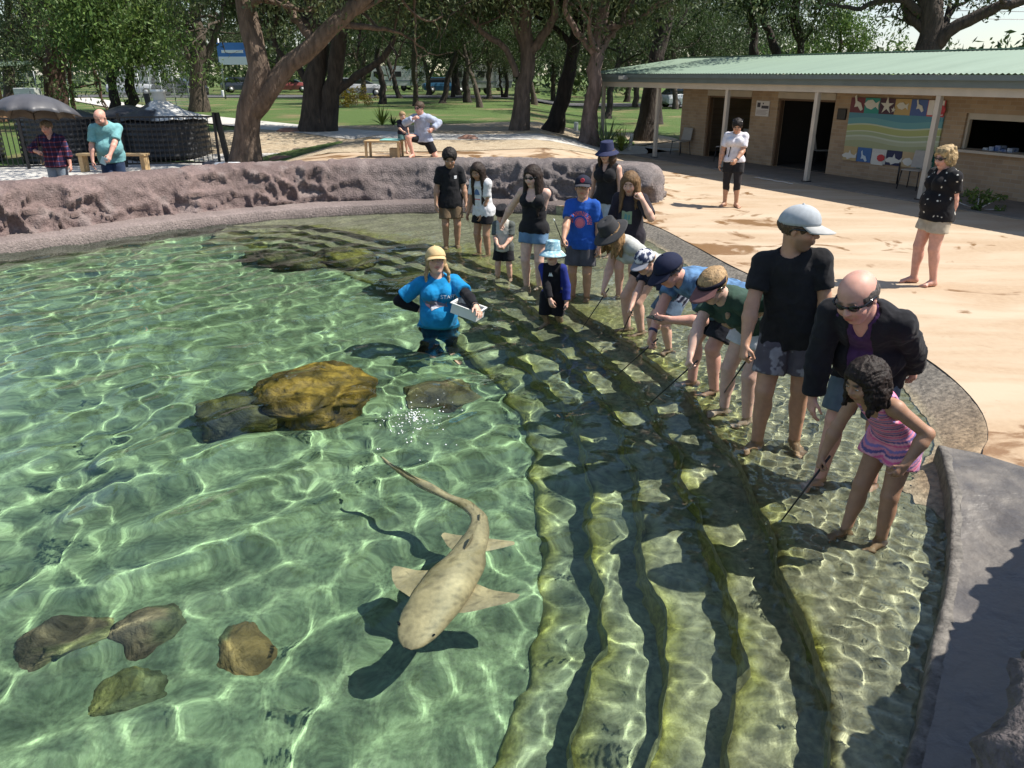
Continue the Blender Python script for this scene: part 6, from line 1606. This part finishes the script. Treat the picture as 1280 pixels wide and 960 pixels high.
# floodlight
root = empty('floodlight', onb(1.6, -.17, ZE + .12), BRZ); M = MB(); M.box(-.14, .14, -.22, -.02, -.02, .10); M.build('housing', mat('grey_alloy', (.35, .36, .36), rough=.5, metal=.3), root, bev=.01); M = MB(); M.box(-.12, .12, -.225, -.2205, .0, .085); M.build('lens', mat('lamp_lens', (.6, .6, .58), rough=.15), root); M = MB(); M.box(-.02, .02, -.02, .0, .0, .05); M.build('bracket', STEEL, root); tag(root, 'grey floodlight on the fascia near the veranda end', 'floodlight')
# mural with cut-out sea creatures
mu = empty('mural', onb(10.18, YW - .03, 1.13), BRZ); tag(mu, 'colourful painted sea mural with cut-out creatures on the brick wall', 'mural')
m, N, L, b = node_mat('mural_paint'); t = N.new('ShaderNodeTexCoord'); sx = N.new('ShaderNodeSeparateXYZ'); L.new(t.outputs['Object'], sx.inputs[0])
wv = mul(N, L, mul(N, L, mul(N, L, sx.outputs['X'], 3.1), 0.6, 'ADD'), 0, 'SINE'); h_ = mul(N, L, sx.outputs['Z'], mul(N, L, wv, .035), 'ADD')
cr_ = N.new('ShaderNodeValToRGB'); L.new(rng(N, L, h_, -.42, .42), cr_.inputs['Fac']); cr_.color_ramp.interpolation = 'CONSTANT'
el = cr_.color_ramp.elements; el[0].position = 0; el[0].color = C4((.36, .40, .24)); el[1].position = .20; el[1].color = C4((.42, .47, .33))
for pos, c in ((.30, (.52, .58, .48)), (.345, (.36, .44, .26)), (.44, (.55, .60, .48)), (.47, (.40, .45, .18)), (.62, (.52, .58, .42)), (.66, (.14, .36, .40)), (.82, (.09, .28, .37))):
    e = el.new(pos); e.color = C4(c)
L.new(cr_.outputs[0], b.inputs['Base Color']); b.inputs['Roughness'].default_value = .6
M = MB(); M.box(-1.28, 1.28, -.012, .02, -.42, .42); M.build('panel', m, mu)
pal = [(.16, .04, .06), (.03, .30, .27), (.07, .03, .06), (.50, .36, .16), (.07, .13, .36), (.55, .08, .09)]
wht = (.66, .66, .62)
def cut(name, pts, x, z, s, c, dep=.0):
    v, f = poly2d(pts, 2); M = MB(); n_ = len(v); vv = [(x + a * s, -.022 - dep, z + q * s) for a, q in v] + [(x + a * s, -.010 - dep, z + q * s) for a, q in v]
    M.add(vv, [t_ for t_ in f] + [tuple(i + n_ for i in t_[::-1]) for t_ in f] + [(i, (i + 1) % len(pts), (i + 1) % len(pts) + n_, i + n_) for i in range(len(pts))]); M.build(name, mat('mural_%02x%02x%02x' % tuple(int(255 * q) for q in c), c, rough=.6), mu)
star = [(math.cos(a * math.pi / 5 + math.pi / 2) * (1 if a % 2 == 0 else .36), math.sin(a * math.pi / 5 + math.pi / 2) * (1 if a % 2 == 0 else .36)) for a in range(10)]
fish = [(-1, .1), (-.6, .45), (.0, .55), (.5, .2), (.95, .45), (.85, 0), (.95, -.45), (.5, -.15), (.0, -.45), (-.6, -.3)]
squid = [(-.3, 1.1), (-.1, .4), (.5, .2), (.9, -.5), (.6, -.7), (.1, -.2), (-.4, -.3), (-.3, .2), (-.5, .9)]
shell = [(math.cos(a * math.pi / 8) * (1 + .12 * (a % 2)), math.sin(a * math.pi / 8) * .8) for a in range(16)]
sq = [(-1, -.8), (1, -.8), (1, .8), (-1, .8)]
shk = [(-1.2, 0), (-.6, .35), (-.1, .35), (.1, .8), (.3, .3), (.9, .1), (1.3, .5), (1.2, -.2), (.4, -.25), (-.2, -.5), (-.4, -.25), (-.9, -.25)]
for k in range(6):
    x = -1.06 + k * .425; cut('tile', sq, x, .565, .212, pal[k]); cut('tile', sq, x, -.545 + .0, .205, [(.5, .38, .2), (.05, .15, .38), (.6, .6, .58), (.02, .03, .09), (.5, .38, .22), (.03, .20, .16)][k])
for k, (sh_, s_) in enumerate(((squid, .20), (fish, .22), (star, .19), (fish, .16), (squid, .15), (sq, .19))): cut('cut_out', sh_, -1.06 + k * .425, .58, s_, wht if k != 5 else (.76, .74, .72), .014)
for k, (sh_, s_, c) in enumerate(((shk, .18, wht), (squid, .14, (.55, .66, .74)), (sq, .17, wht), (shk, .19, wht), (fish, .18, wht), (shell, .16, (.72, .76, .74)))): cut('cut_out', sh_, -1.08 + k * .43, -.60, s_, c, .014)
cut('cut_out', shell, -.12, -.57, .10, (.55, .05, .06), .03); cut('cut_out', star, .0, .50, .07, wht, .03); cut('cut_out', shell, 1.18, .54, .13, (.50, .05, .07), .03)
# sign and small dark box
sg = empty('wall_sign', onb(5.84, YW - .02, 1.50), BRZ); tag(sg, 'white notice sign with dark lettering between the two doorways', 'sign')
M = MB(); M.box(-.26, .26, -.008, .012, -.20, .20); M.build('panel', mat('sign_white', (.66, .64, .64), rough=.5), sg, bev=.004)
INK = mat('sign_ink', (.05, .045, .06), rough=.6)
M = MB(); M.box(-.04, .24, -.0115, -.0085, -.0, .075); M.build('heading_band', INK, sg); M = MB(); M.box(-.21, -.09, -.0115, -.0085, .03, .15); M.build('emblem', INK, sg); M = MB(); M.box(-.0, .04, -.0115, -.0085, .11, .15); M.build('crest', INK, sg)
RED = mat('sign_grey_ink', (.36, .30, .31), rough=.6)
for q in range(4): M = MB(); M.box(-.22, .22 - .05 * (q % 2), -.0115, -.0085, -.055 - q * .033, -.042 - q * .033); M.build('text_line', RED, sg)
o = MB(); o.box(-.13, .13, -.05, .0, -.14, .12); o = o.build('meter_box', mat('black_plastic', (.012, .012, .014), rough=.4), bev=.01); o.location = onb(8.66, YW - .001, 1.48); o.rotation_euler = (0, 0, BRZ); tag(o, 'small black box on the brick wall left of the mural', 'box')
# chairs
CH_ = mat('grey_chair_plastic', (.40, .38, .35), (.34, .32, .30), scale=8, rough=.5)
def chair(loc, rz, label):
    r = empty('chair', loc, rz); M = MB(); M.box(-.21, .21, -.21, .21, .40, .425); M.build('seat', CH_, r, bev=.01); M = MB(); M.add([(-.21, .19, .44), (.21, .19, .44), (.20, .27, .80), (-.20, .27, .80), (-.21, .21, .44), (.21, .21, .44), (.20, .29, .80), (-.20, .29, .80)], [(0, 1, 2, 3), (7, 6, 5, 4), (0, 4, 5, 1), (1, 5, 6, 2), (2, 6, 7, 3), (3, 7, 4, 0)]); M.build('backrest', CH_, r)
    for sx_ in (-1, 1):
        for sy_ in (-1, 1): M = MB(); M.tube([(sx_ * .19, sy_ * .18, .40), (sx_ * .22, sy_ * .22, 0)], .011, 6); M.build('leg', STEEL, r, True)
    tag(r, label, 'chair', 'grey plastic chairs'); return r
chair(onb(2.75, YW - .38, .022), BRZ + .1, 'grey plastic chair on the veranda left of the first doorway'); chair(onb(4.0, YW + .8, .03), BRZ - .2, 'grey plastic chair just inside the left doorway'); chair(onb(4.9, YW - .40, .022), BRZ + .5, 'grey chair on the veranda behind the woman in white'); chair(onb(7.0, YW + 1.2, .03), BRZ + 2.6, 'left chair inside the dark second doorway'); chair(onb(7.7, YW + 1.5, .03), BRZ - .4, 'right chair inside the dark second doorway'); chair(onb(11.3, YW - .42, .022), BRZ + .2, 'dark-legged chair on the veranda below the mural')
# hose or cable lying by the veranda
M = MB(); M.tube([onb(8.2 + .12 * k, -.55 + .04 * math.sin(k * 1.7), .02) for k in range(12)], .014, 6); o = M.build('chain', mat('pale_chain', (.55, .52, .48), rough=.5), sm=True); tag(o, 'pale chain lying on the deck in front of the veranda', 'chain')
M = MB(); M.tube([onb(10.6, YW - .05, 0.03), onb(10.6, YW - .06, .52)], .018, 6); o = M.build('prop_pole', STEEL, sm=True); tag(o, 'thin dark pole standing below the mural', 'pole')

# ------------------------------------------------------------------ pool fence, tanks, bench, table, small things behind the wall
BLK = mat('black_powder_coat', (.014, .014, .016), rough=.45)
fa = np.array([-16.5, 18.9]); fb = np.array([-7.62, 20.75]); fz = .14; Lf_ = np.linalg.norm(fb - fa); fr_ = empty('pool_fence', (fa[0], fa[1], fz), math.atan2(*(fb - fa)[::-1])); tag(fr_, 'black metal pool fence with thin upright bars in front of the tanks', 'fence')
M = MB(); M.box(0, Lf_, -.018, .018, 1.22, 1.26); M.build('rail', BLK, fr_); M = MB(); M.box(0, Lf_, -.018, .018, .10, .14); M.build('rail', BLK, fr_)
bar_me = (lambda M: (M.box(-.009, .009, -.009, .009, .14, 1.22), M.mesh('bar'))[1])(MB())
nb_ = int(Lf_ / .115)
for k in range(nb_): o = link('bar', bar_me, BLK, fr_); o.location = (.06 + k * .115, 0, 0)
for k in range(5): M = MB(); x = Lf_ * k / 4; M.box(x - .03, x + .03, -.03, .03, 0.0, 1.34); M.build('post', BLK, fr_)
M = MB(); M.add([(0, 0, 0), (.12, 0, 0), (.12, .12, 0), (0, .12, 0), (-.16, 0, 1.35), (-.04, 0, 1.35), (-.04, .12, 1.35), (-.16, .12, 1.35)], [(3, 2, 1, 0), (4, 5, 6, 7), (0, 1, 5, 4), (1, 2, 6, 5), (2, 3, 7, 6), (3, 0, 4, 7)]); o = M.build('gate_post', BLK); o.location = (-7.48, 20.8, .12); tag(o, 'stout black leaning post at the end of the pool fence', 'post')
M = MB(); M.add([(0, 0, 0), (.14, 0, 0), (.14, .12, 0), (0, .12, 0), (-.12, 0, 1.3), (.02, 0, 1.3), (.02, .12, 1.3), (-.12, .12, 1.3)], [(3, 2, 1, 0), (4, 5, 6, 7), (0, 1, 5, 4), (1, 2, 6, 5), (2, 3, 7, 6), (3, 0, 4, 7)]); o = M.build('leaning_post', BLK); o.location = (-11.2, 25.2, .2); o.scale = (1, 1, 1.25); tag(o, 'black leaning post behind the covered tank beside the path', 'post')
TANK = mat('black_poly_tank', (.016, .017, .019), (.028, .028, .030), scale=3, rough=.42)
def tank(x, y, r, h, label, cover=False):
    root = empty('water_tank', (x, y, gz1(x, y)))
    prof = [(r, 0)]
    nrb = int(h / .12)
    for k in range(nrb): z = k * h / nrb; prof += [(r, z + .02), (r + .025, z + .05), (r + .025, z + .085), (r, z + .115)]
    M = MB(); M.lathe(prof + [(r * .98, h), (r * .6, h + .14), (r * .2, h + .22), (.01, h + .23)], 40, cap=False); M.build('shell', TANK, root, True)
    tag(root, label, 'tank'); return root
tk = tank(-9.72, 22.6, 1.13, .95, 'black ribbed tank under a crumpled grey cover behind the fence')
# crumpled cover draped on a frame over the tank
nu, nv = 40, 16; V = []
for i in range(nu):
    a = 2 * math.pi * i / nu
    for j in range(nv):
        s_ = j / (nv - 1); r = .22 + (1.22 - .22) * s_; z = 1.42 - .44 * s_ ** .8; V.append((r * math.cos(a), r * math.sin(a), z))
V = np.array(V); V[:, 2] += .07 * fbm(V * 3.2, 4, 3); V[:, :2] *= (1 + .05 * fbm(V * 4, 3, 6))[:, None]
_ang = np.arctan2(V[:, 1], V[:, 0]); white_patch = smooth((np.cos(_ang + .45) - .55) / .1) + smooth((V[:, 2] - 1.30 + .08 * np.sin(3 * _ang)) / .02)  # white patch on the right side and top of the cover, black elsewhere
cc = np.where((white_patch > .5)[:, None], np.array([.62, .62, .60])[None], np.array([.02, .02, .022])[None]); 
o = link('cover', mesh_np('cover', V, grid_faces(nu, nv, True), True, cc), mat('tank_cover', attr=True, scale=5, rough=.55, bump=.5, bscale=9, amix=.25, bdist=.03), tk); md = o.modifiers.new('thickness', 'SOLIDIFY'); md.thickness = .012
M = MB(); M.lathe([(.17, 1.34), (.17, 1.66), (.21, 1.67), (.21, 1.73), (.16, 1.74), (.01, 1.74)], 20, cap=False); M.build('vent_pipe', mat('white_plastic', (.72, .74, .72), rough=.4), tk, True)
tank(-12.3, 22.0, 1.0, 1.15, 'black ribbed tank behind the woman with the umbrella'); tank(-14.9, 21.6, 1.0, 1.05, 'dark tank at the far left edge behind the fence'); tank(-11.15, 23.6, .7, .95, 'narrow black tank between the bald man and the covered one')
WOOD = mat('pine_timber', (.50, .36, .19), (.42, .29, .15), scale=3, rough=.7, stretch=(.6, 6, 6), bump=.2, bscale=12)
bx_, by_ = -9.62, 19.25; bz_ = gz1(bx_, by_); r = empty('timber_bench', (bx_, by_, bz_), R(-3)); tag(r, 'plain pine timber bench behind the bald man', 'bench')
M = MB(); M.box(-.84, .84, -.14, -.003, .41, .46); M.build('seat_board', WOOD, r, bev=.006); M = MB(); M.box(-.84, .84, .003, .14, .41, .46); M.build('seat_board', WOOD, r, bev=.006)
for s_ in (-1, 1): M = MB(); M.box(s_ * .76 - .05, s_ * .76 + .05, -.12, .12, 0, .41); M.build('leg', WOOD, r, bev=.005)
tx, ty = -2.95, 18.5; r = empty('low_table', (tx, ty, gz1(tx, ty)), R(-6)); tag(r, 'low timber table with teal top beside the kneeling man', 'table')
M = MB(); M.box(-.42, .42, -.22, .22, .34, .375); M.build('tabletop', WOOD, r, bev=.005); M = MB(); M.box(-.05, .40, -.20, .20, .376, .40); M.build('cushion', mat('teal_vinyl', (.22, .50, .47), rough=.5), r, bev=.01)
for sx_ in (-1, 1):
    for sy_ in (-1, 1): M = MB(); M.box(sx_ * .38 - .025, sx_ * .38 + .025, sy_ * .18 - .025, sy_ * .18 + .025, 0, .34); M.build('leg', WOOD, r)
M = MB(); M.box(-.02, .22, -.06, .12, .0, .2); o = M.build('crate', mat('pale_crate', (.46, .36, .22), (.36, .27, .16), scale=14, rough=.8), bev=.01); o.location = (tx + .14, ty + .02, gz1(tx, ty)); tag(o, 'small pale crate under the low table', 'crate')
# bags at the foot of the forked tree
r = empty('rolled_mat', (-7.15, 20.05, gz1(-7.15, 20.05)), R(8)); M = MB(); M.tube([(-.35, 0, .11), (-.3, 0, .11), (.3, 0, .11), (.35, 0, .11)], [.07, .11, .11, .07], 14); M.build('roll', mat('white_canvas', (.66, .68, .70), (.50, .53, .58), scale=6, rough=.7), r, True); M = MB(); M.tube([(-.06, 0, .11), (.0, 0, .11)], .115, 14); M.build('strap', BLK, r, True); tag(r, 'white rolled mat lying at the foot of the forked tree', 'mat')
def lump(name, loc, rr_, seed, label, m, cat):
    o = boulder(loc, rr_, seed, label, (1, 1, 1), (1, 1, 1), 20, name); o.data.materials.clear(); o.data.materials.append(m); o['category'] = cat; return o
lump('duffel_bag', (-7.62, 20.2, gz1(-7.6, 20.2) + .06), (.28, .18, .16), 3, 'dark bag beside the white rolled mat', mat('dark_bag', (.03, .035, .05), rough=.7), 'bag')
REDR = mat('red_sandstone', (.32, .17, .12), (.22, .13, .10), scale=5, rough=.9, bump=.6)
for k, (u, v, s_, lb) in enumerate(((362, 168, .45, 'flat reddish rock in the straw mulch by the path'), (352, 186, .36, 'small red slab in the mulch near the forked tree'), (585, 178, .3, 'low reddish rock beside the path behind the kneeling man'))):
    x, y, _ = at(u, v, .52); lump('garden_rock', (x, y, gz1(x, y) + .02), (s_, s_ * .6, .12), 30 + k, lb, REDR, 'rock')
# spiky plants, bollards
def spiky(loc, n, L_, label, m, seed, wide=.03, name='spiky_plant'):
    rr_ = random.Random(seed); root = empty(name, loc)
    for k in range(n):
        a = rr_.uniform(0, 6.28); e = rr_.uniform(.5, 1.35); l_ = L_ * rr_.uniform(.7, 1.1); M = MB(); d = Vector((math.cos(a), math.sin(a), 0)); s_ = Vector((-d.y, d.x, 0)); V = []
        for j in range(6):
            t = j / 5; w = wide * (1 - t ** 2) * (.4 + t if t < .4 else 1); c = d * l_ * t * math.cos(e) + Vector((0, 0, l_ * (t * math.sin(e) - .35 * t * t * (1.4 - e)))); V += [c - s_ * w, c + s_ * w]
        M.add(V, [(2 * j, 2 * j + 1, 2 * j + 3, 2 * j + 2) for j in range(5)], (rr_.uniform(.7, 1.2),) * 3); M.build('leaf', m, root)
    tag(root, label, 'plant'); return root
x, y, _ = at(757, 181, .25); spiky((x, y, gz1(x, y)), 46, 1.15, 'grey-green spiky plant at the left corner of the veranda', leaf_mat('flax_leaves', (.20, .27, .13), (.14, .21, .08)), 4, .04)
x, y, _ = at(777, 182, .22); spiky((x, y, gz1(x, y)), 60, .9, 'yellow-green tufted plant beside the spiky one at the veranda corner', leaf_mat('lime_leaves', (.26, .30, .05), (.16, .22, .04)), 5, .022)
x, y, _ = at(478, 160, .5); spiky((x, y, gz1(x, y)), 40, .85, 'bright green tufted plant by the path behind the low table', leaf_mat('lime_leaves2', (.24, .30, .05), (.16, .22, .04)), 6, .025)
x, y, _ = at(492, 160, .5); spiky((x, y, gz1(x, y)), 22, .5, 'small dark tufted plant right of the bright green one', LEAF_DARK, 7, .03)
def bush(loc, n, rad, size, label, m, seed, name='leafy_plant'):
    rr_ = np.random.RandomState(seed); root = empty(name, loc); tips = [(V3(*(rr_.normal(size=3) * V3(rad, rad, rad * .5))) + V3(0, 0, rad * .8), 1) for _ in range(n)]
    for t in tips: t[0][2] = max(t[0][2], .05)
    link('foliage', leaves_mesh('foliage', tips, 26, rad * .35, size, rr_, .1), m, root); M = MB()
    for t in tips[:7]: M.tube([(0, 0, 0), tuple(t[0] * .6), tuple(t[0])], .008, 5)
    M.build('stems', BARK, root, True); tag(root, label, 'plant'); return root
x, y, _ = at(1222, 262, 0); bush((x, y, 0), 14, .26, .11, 'bright green leafy plant growing at the edge of the veranda shade', LEAF_FRESH, 3)
YEL = leaf_mat('golden_leaves', (.50, .34, .03), (.34, .25, .03))
x, y, _ = at(425, 138, .4); bush((x, y, gz1(x, y)), 46, .62, .16, 'golden yellow weeping bush behind the thick dark tree', YEL, 4, 'golden_bush'); x, y, _ = at(441, 137, .4); bush((x, y + 1.5, gz1(x, y)), 34, .5, .16, 'duller golden bush right of the bright yellow one', leaf_mat('old_gold_leaves', (.24, .19, .05), (.16, .14, .04)), 5, 'golden_bush')
def bollard(u, v, z, h, r_, label, lean=0.0):
    x, y, _ = at(u, v, z); M = MB(); M.lathe([(r_, 0), (r_, h * .9), (r_ * .9, h), (.01, h + .01)], 12, cap=False); o = M.build('bollard', mat('white_plastic', (.72, .74, .72), rough=.4), sm=True); o.location = (x, y, gz1(x, y)); o.rotation_euler = (0, lean, 0); tag(o, label, 'bollard')
bollard(787, 181, .2, .55, .06, 'pale leaning bollard beside the tufted plants', .12); bollard(720, 160, .3, .35, .09, 'short pale bollard on the lawn between the trees'); bollard(280, 126, .3, .5, .13, 'small white marker on the grass by the left path')
# electricity box and hut at the far left
r = empty('utility_box', (-16.2, 27.5, gz1(-16.2, 27.5))); M = MB(); M.box(-.36, .36, -.2, .2, .0, 1.35); M.build('cabinet', mat('pale_cabinet', (.50, .53, .53), (.42, .44, .42), scale=2, rough=.5), r, bev=.02); M = MB(); M.box(-.30, .30, -.206, -.2005, .15, 1.2); M.build('door', mat('pale_cabinet_door', (.46, .49, .49), rough=.5), r); tag(r, 'pale grey utility cabinet behind the fence near the umbrella', 'cabinet')
hx = (-22.6, 29.5, .2); r = empty('brick_hut', hx, R(-12)); M = MB(); M.box(-3.6, 1.2, 0, 4, -.3, 2.0); M.build('wall', mat('orange_brick', (.50, .30, .17), (.40, .23, .13), scale=12, rough=.9), r); M = MB(); M.add([(-4, -.9, 2.2), (2.3, -.9, 2.2), (2.3, 4.8, 2.55), (-4, 4.8, 2.55), (-4, -.9, 2.32), (2.3, -.9, 2.32), (2.3, 4.8, 2.67), (-4, 4.8, 2.67)], [(3, 2, 1, 0), (4, 5, 6, 7), (0, 1, 5, 4), (1, 2, 6, 5), (2, 3, 7, 6), (3, 0, 4, 7)]); M.build('roof', ROOF, r); M = MB(); M.box(2.05, 2.2, -.7, -.55, -.3, 2.2); M.build('post', FASC, r); tag(r, 'small orange brick hut with green roof at the left edge', 'hut')

# ------------------------------------------------------------------ beyond the park: wire fence, sign, vehicles
GALV = mat('galvanised_wire', (.42, .44, .45), rough=.5, metal=.3)
def wire_fence(a, b, h, label):
    a = np.array(a); b = np.array(b); L_ = np.linalg.norm(b - a); r = empty('wire_fence', (a[0], a[1], gz1(*a)), math.atan2(*(b - a)[::-1]))
    for k in range(int(L_ / 3) + 1): M = MB(); M.tube([(k * 3, 0, 0), (k * 3, 0, h)], .03, 6); M.build('post', GALV, r, True)
    M = MB()
    for z in np.arange(.05, h, .16): M.box(0, L_, -.006, .006, z - .006, z + .006)
    for x in np.arange(0, L_, .22): M.box(x - .005, x + .005, -.005, .005, .05, h)
    M.build('wire_mesh', GALV, r); tag(r, label, 'fence')
wire_fence((-30, 62), (-17, 44), 1.9, 'grey wire mesh fence beside the path on the left'); wire_fence((-75, 78), (-34, 78), 2.0, 'long wire mesh fence along the back of the left lawn')
sx0 = atY(294, 78, 62); r = empty('billboard', (sx0[0], 62, gz1(sx0[0], 62))); M = MB(); M.box(-1.2, 1.2, -.06, .06, 2.4, 3.9); M.build('panel', mat('blue_panel', (.03, .14, .42), (.04, .17, .48), scale=1, rough=.4), r); M = MB(); M.box(-1.16, 1.16, -.075, -.0605, 2.4, 2.95); M.build('lower_band', mat('sign_pale', (.66, .70, .76), rough=.4), r)
M = MB(); M.box(-.9, .7, -.075, -.0605, 3.2, 3.4); M.build('text_band', mat('sign_pale', (.66, .70, .76), rough=.4), r)
for s_ in (-1, 1): M = MB(); M.tube([(s_ * 1.1, .1, 0), (s_ * 1.1, .1, 4.2)], .07, 8); M.build('post', GALV, r, True)
tag(r, 'blue and white roadside billboard seen left of the forked tree', 'billboard')
GLS = mat('vehicle_glass', (.02, .025, .03), rough=.08)
def car(u, v, Y, col, rz, label, van=False):
    x, y, z = atY(u, v, Y); r = empty('car', (x, y, gz1(x, y)), rz); pm = mat('car_paint_%02x%02x%02x' % tuple(int(255 * c) for c in col), col, rough=.25, spec=.6)
    def loft(secs, name, m_):
        V = []; n_ = len(secs[0])
        for s_ in secs: V += s_
        M = MB(); M.add(V, [(i * n_ + k, i * n_ + (k + 1) % n_, (i + 1) * n_ + (k + 1) % n_, (i + 1) * n_ + k) for i in range(len(secs) - 1) for k in range(n_)] + [tuple(range(n_ - 1, -1, -1)), tuple((len(secs) - 1) * n_ + k for k in range(n_))]); return M.build(name, m_, r, False, .03)
    def sec(x_, w, z0, z1): return [(x_, -w, z0), (x_, w, z0), (x_, w * 1.02, z0 + (z1 - z0) * .6), (x_, w * .92, z1), (x_, -w * .92, z1), (x_, -w * 1.02, z0 + (z1 - z0) * .6)]
    zt_ = 1.9 if van else 1.42
    loft([sec(-2.15, .70, .45, .75), sec(-2.0, .85, .28, .92), sec(-.9, .88, .25, .98), sec(1.2, .88, .25, .95), sec(2.0, .82, .28, .82), sec(2.2, .68, .42, .66)], 'body', pm)
    loft([sec(-1.9, .72, .90, 1.0), sec(-1.45, .70, .92, zt_ - .05), sec(.2, .70, .95, zt_), sec(1.15, .74, .93, 1.0)], 'cabin', GLS); M = MB(); M.box(-1.4, .2, -.62, .62, zt_ - .04, zt_ + .025); M.build('roof', pm, r, bev=.02)
    for xx in (-1.35, 1.4):
        for yy in (-.84, .84): M = MB(); M.tube([(xx, yy - .1, .32), (xx, yy + .1, .32)], .32, 18); w_ = M.build('wheel', mat('tyre_rubber', (.02, .02, .02), rough=.8), r, True); M = MB(); M.tube([(xx, yy - .11, .32), (xx, yy + .11, .32)], .18, 12); M.build('rim', GALV, w_, True)
    for yy in (-.6, .6): M = MB(); M.box(2.12, 2.19, yy - .14, yy + .14, .58, .70); M.build('headlight', mat('lamp_lens', (.6, .6, .58), rough=.15), r)
    tag(r, label, 'car'); return r
car(556, 110, 80, (.03, .10, .18), .2, 'dark blue car parked beyond the grove'); car(225, 111, 70, (.02, .02, .025), .1, 'black car parked behind the wire fence'); car(304, 109, 84, (.03, .04, .06), .5, 'dark car below the blue billboard'); car(362, 110, 84, (.30, .08, .08), .1, 'red car seen between the two big trees'); car(168, 112, 72, (.62, .63, .65), .0, 'white car parked behind the bushy tree'); car(450, 110, 70, (.55, .57, .6), .1, 'silver car beyond the golden bushes'); car(860, 112, 62, (.5, .52, .54), .3, 'silver car behind the end of the brick building')
def caravan(u, v, Y, L_, label):
    x, y, z = atY(u, v, Y); r = empty('caravan', (x, y, gz1(x, y)), .08); pts = [(-L_ / 2, .55), (-L_ / 2 - .12, 1.3), (-L_ / 2 + .15, 2.35), (-L_ / 2 + .5, 2.55), (L_ / 2 - .4, 2.55), (L_ / 2, 2.3), (L_ / 2 + .1, 1.2), (L_ / 2 - .1, .55)]
    M = MB(); n_ = len(pts); M.add([(a, -1.05, z_) for a, z_ in pts] + [(a, 1.05, z_) for a, z_ in pts], [tuple(range(n_)), tuple(range(2 * n_ - 1, n_ - 1, -1))] + [(i, i + n_, (i + 1) % n_ + n_, (i + 1) % n_) for i in range(n_)]); M.build('body', mat('white_panel', (.74, .74, .72), (.66, .66, .65), scale=2, rough=.4), r)
    for q in range(3): M = MB(); xw = -L_ / 2 + .6 + q * (L_ - 1.4) / 2; M.box(xw - .35, xw + .35, -1.075, -1.052, 1.45, 2.0); w_ = M.build('window', GLS, r)
    M = MB(); M.box(L_ / 2 - 1.5, L_ / 2 - .9, -1.072, -1.052, .6, 2.2); M.build('door', mat('sign_pale', (.66, .70, .76), rough=.4), r); M = MB(); M.box(-L_ / 2, L_ / 2, -1.06, -1.051, 1.0, 1.12); M.build('stripe', mat('grey_stripe', (.25, .28, .33), rough=.4), r)
    for xx in (-.45, .45):
        M = MB(); M.tube([(xx, -1.0, .33), (xx, -.8, .33)], .33, 16); M.build('wheel', mat('tyre_rubber', (.02, .02, .02), rough=.8), r, True)
    tag(r, label, 'caravan'); return r
caravan(602, 110, 78, 5.6, 'white caravan parked beyond the grove behind the grey tree'); caravan(500, 106, 92, 6.0, 'second pale caravan further back in the trees'); caravan(190, 108, 84, 5, 'white caravan far off behind the left lawn')
M = MB()
for k, z in enumerate((7.2, 7.5, 6.7)): M.tube([(10 + k * .4, 60, z), (24, 60, z - .6), (38, 60, z - .8), (60, 60, z)], .02, 4, cap=False)
o = M.build('power_lines', STEEL); tag(o, 'overhead wires crossing the patch of sky behind the green roof', 'power lines')
ribbon('road', [(-80, 74), (-30, 70), (0, 68), (30, 64), (70, 60)], 7.0, mat('asphalt', (.10, .10, .105), (.075, .075, .08), scale=2, rough=.9), .02, 60)
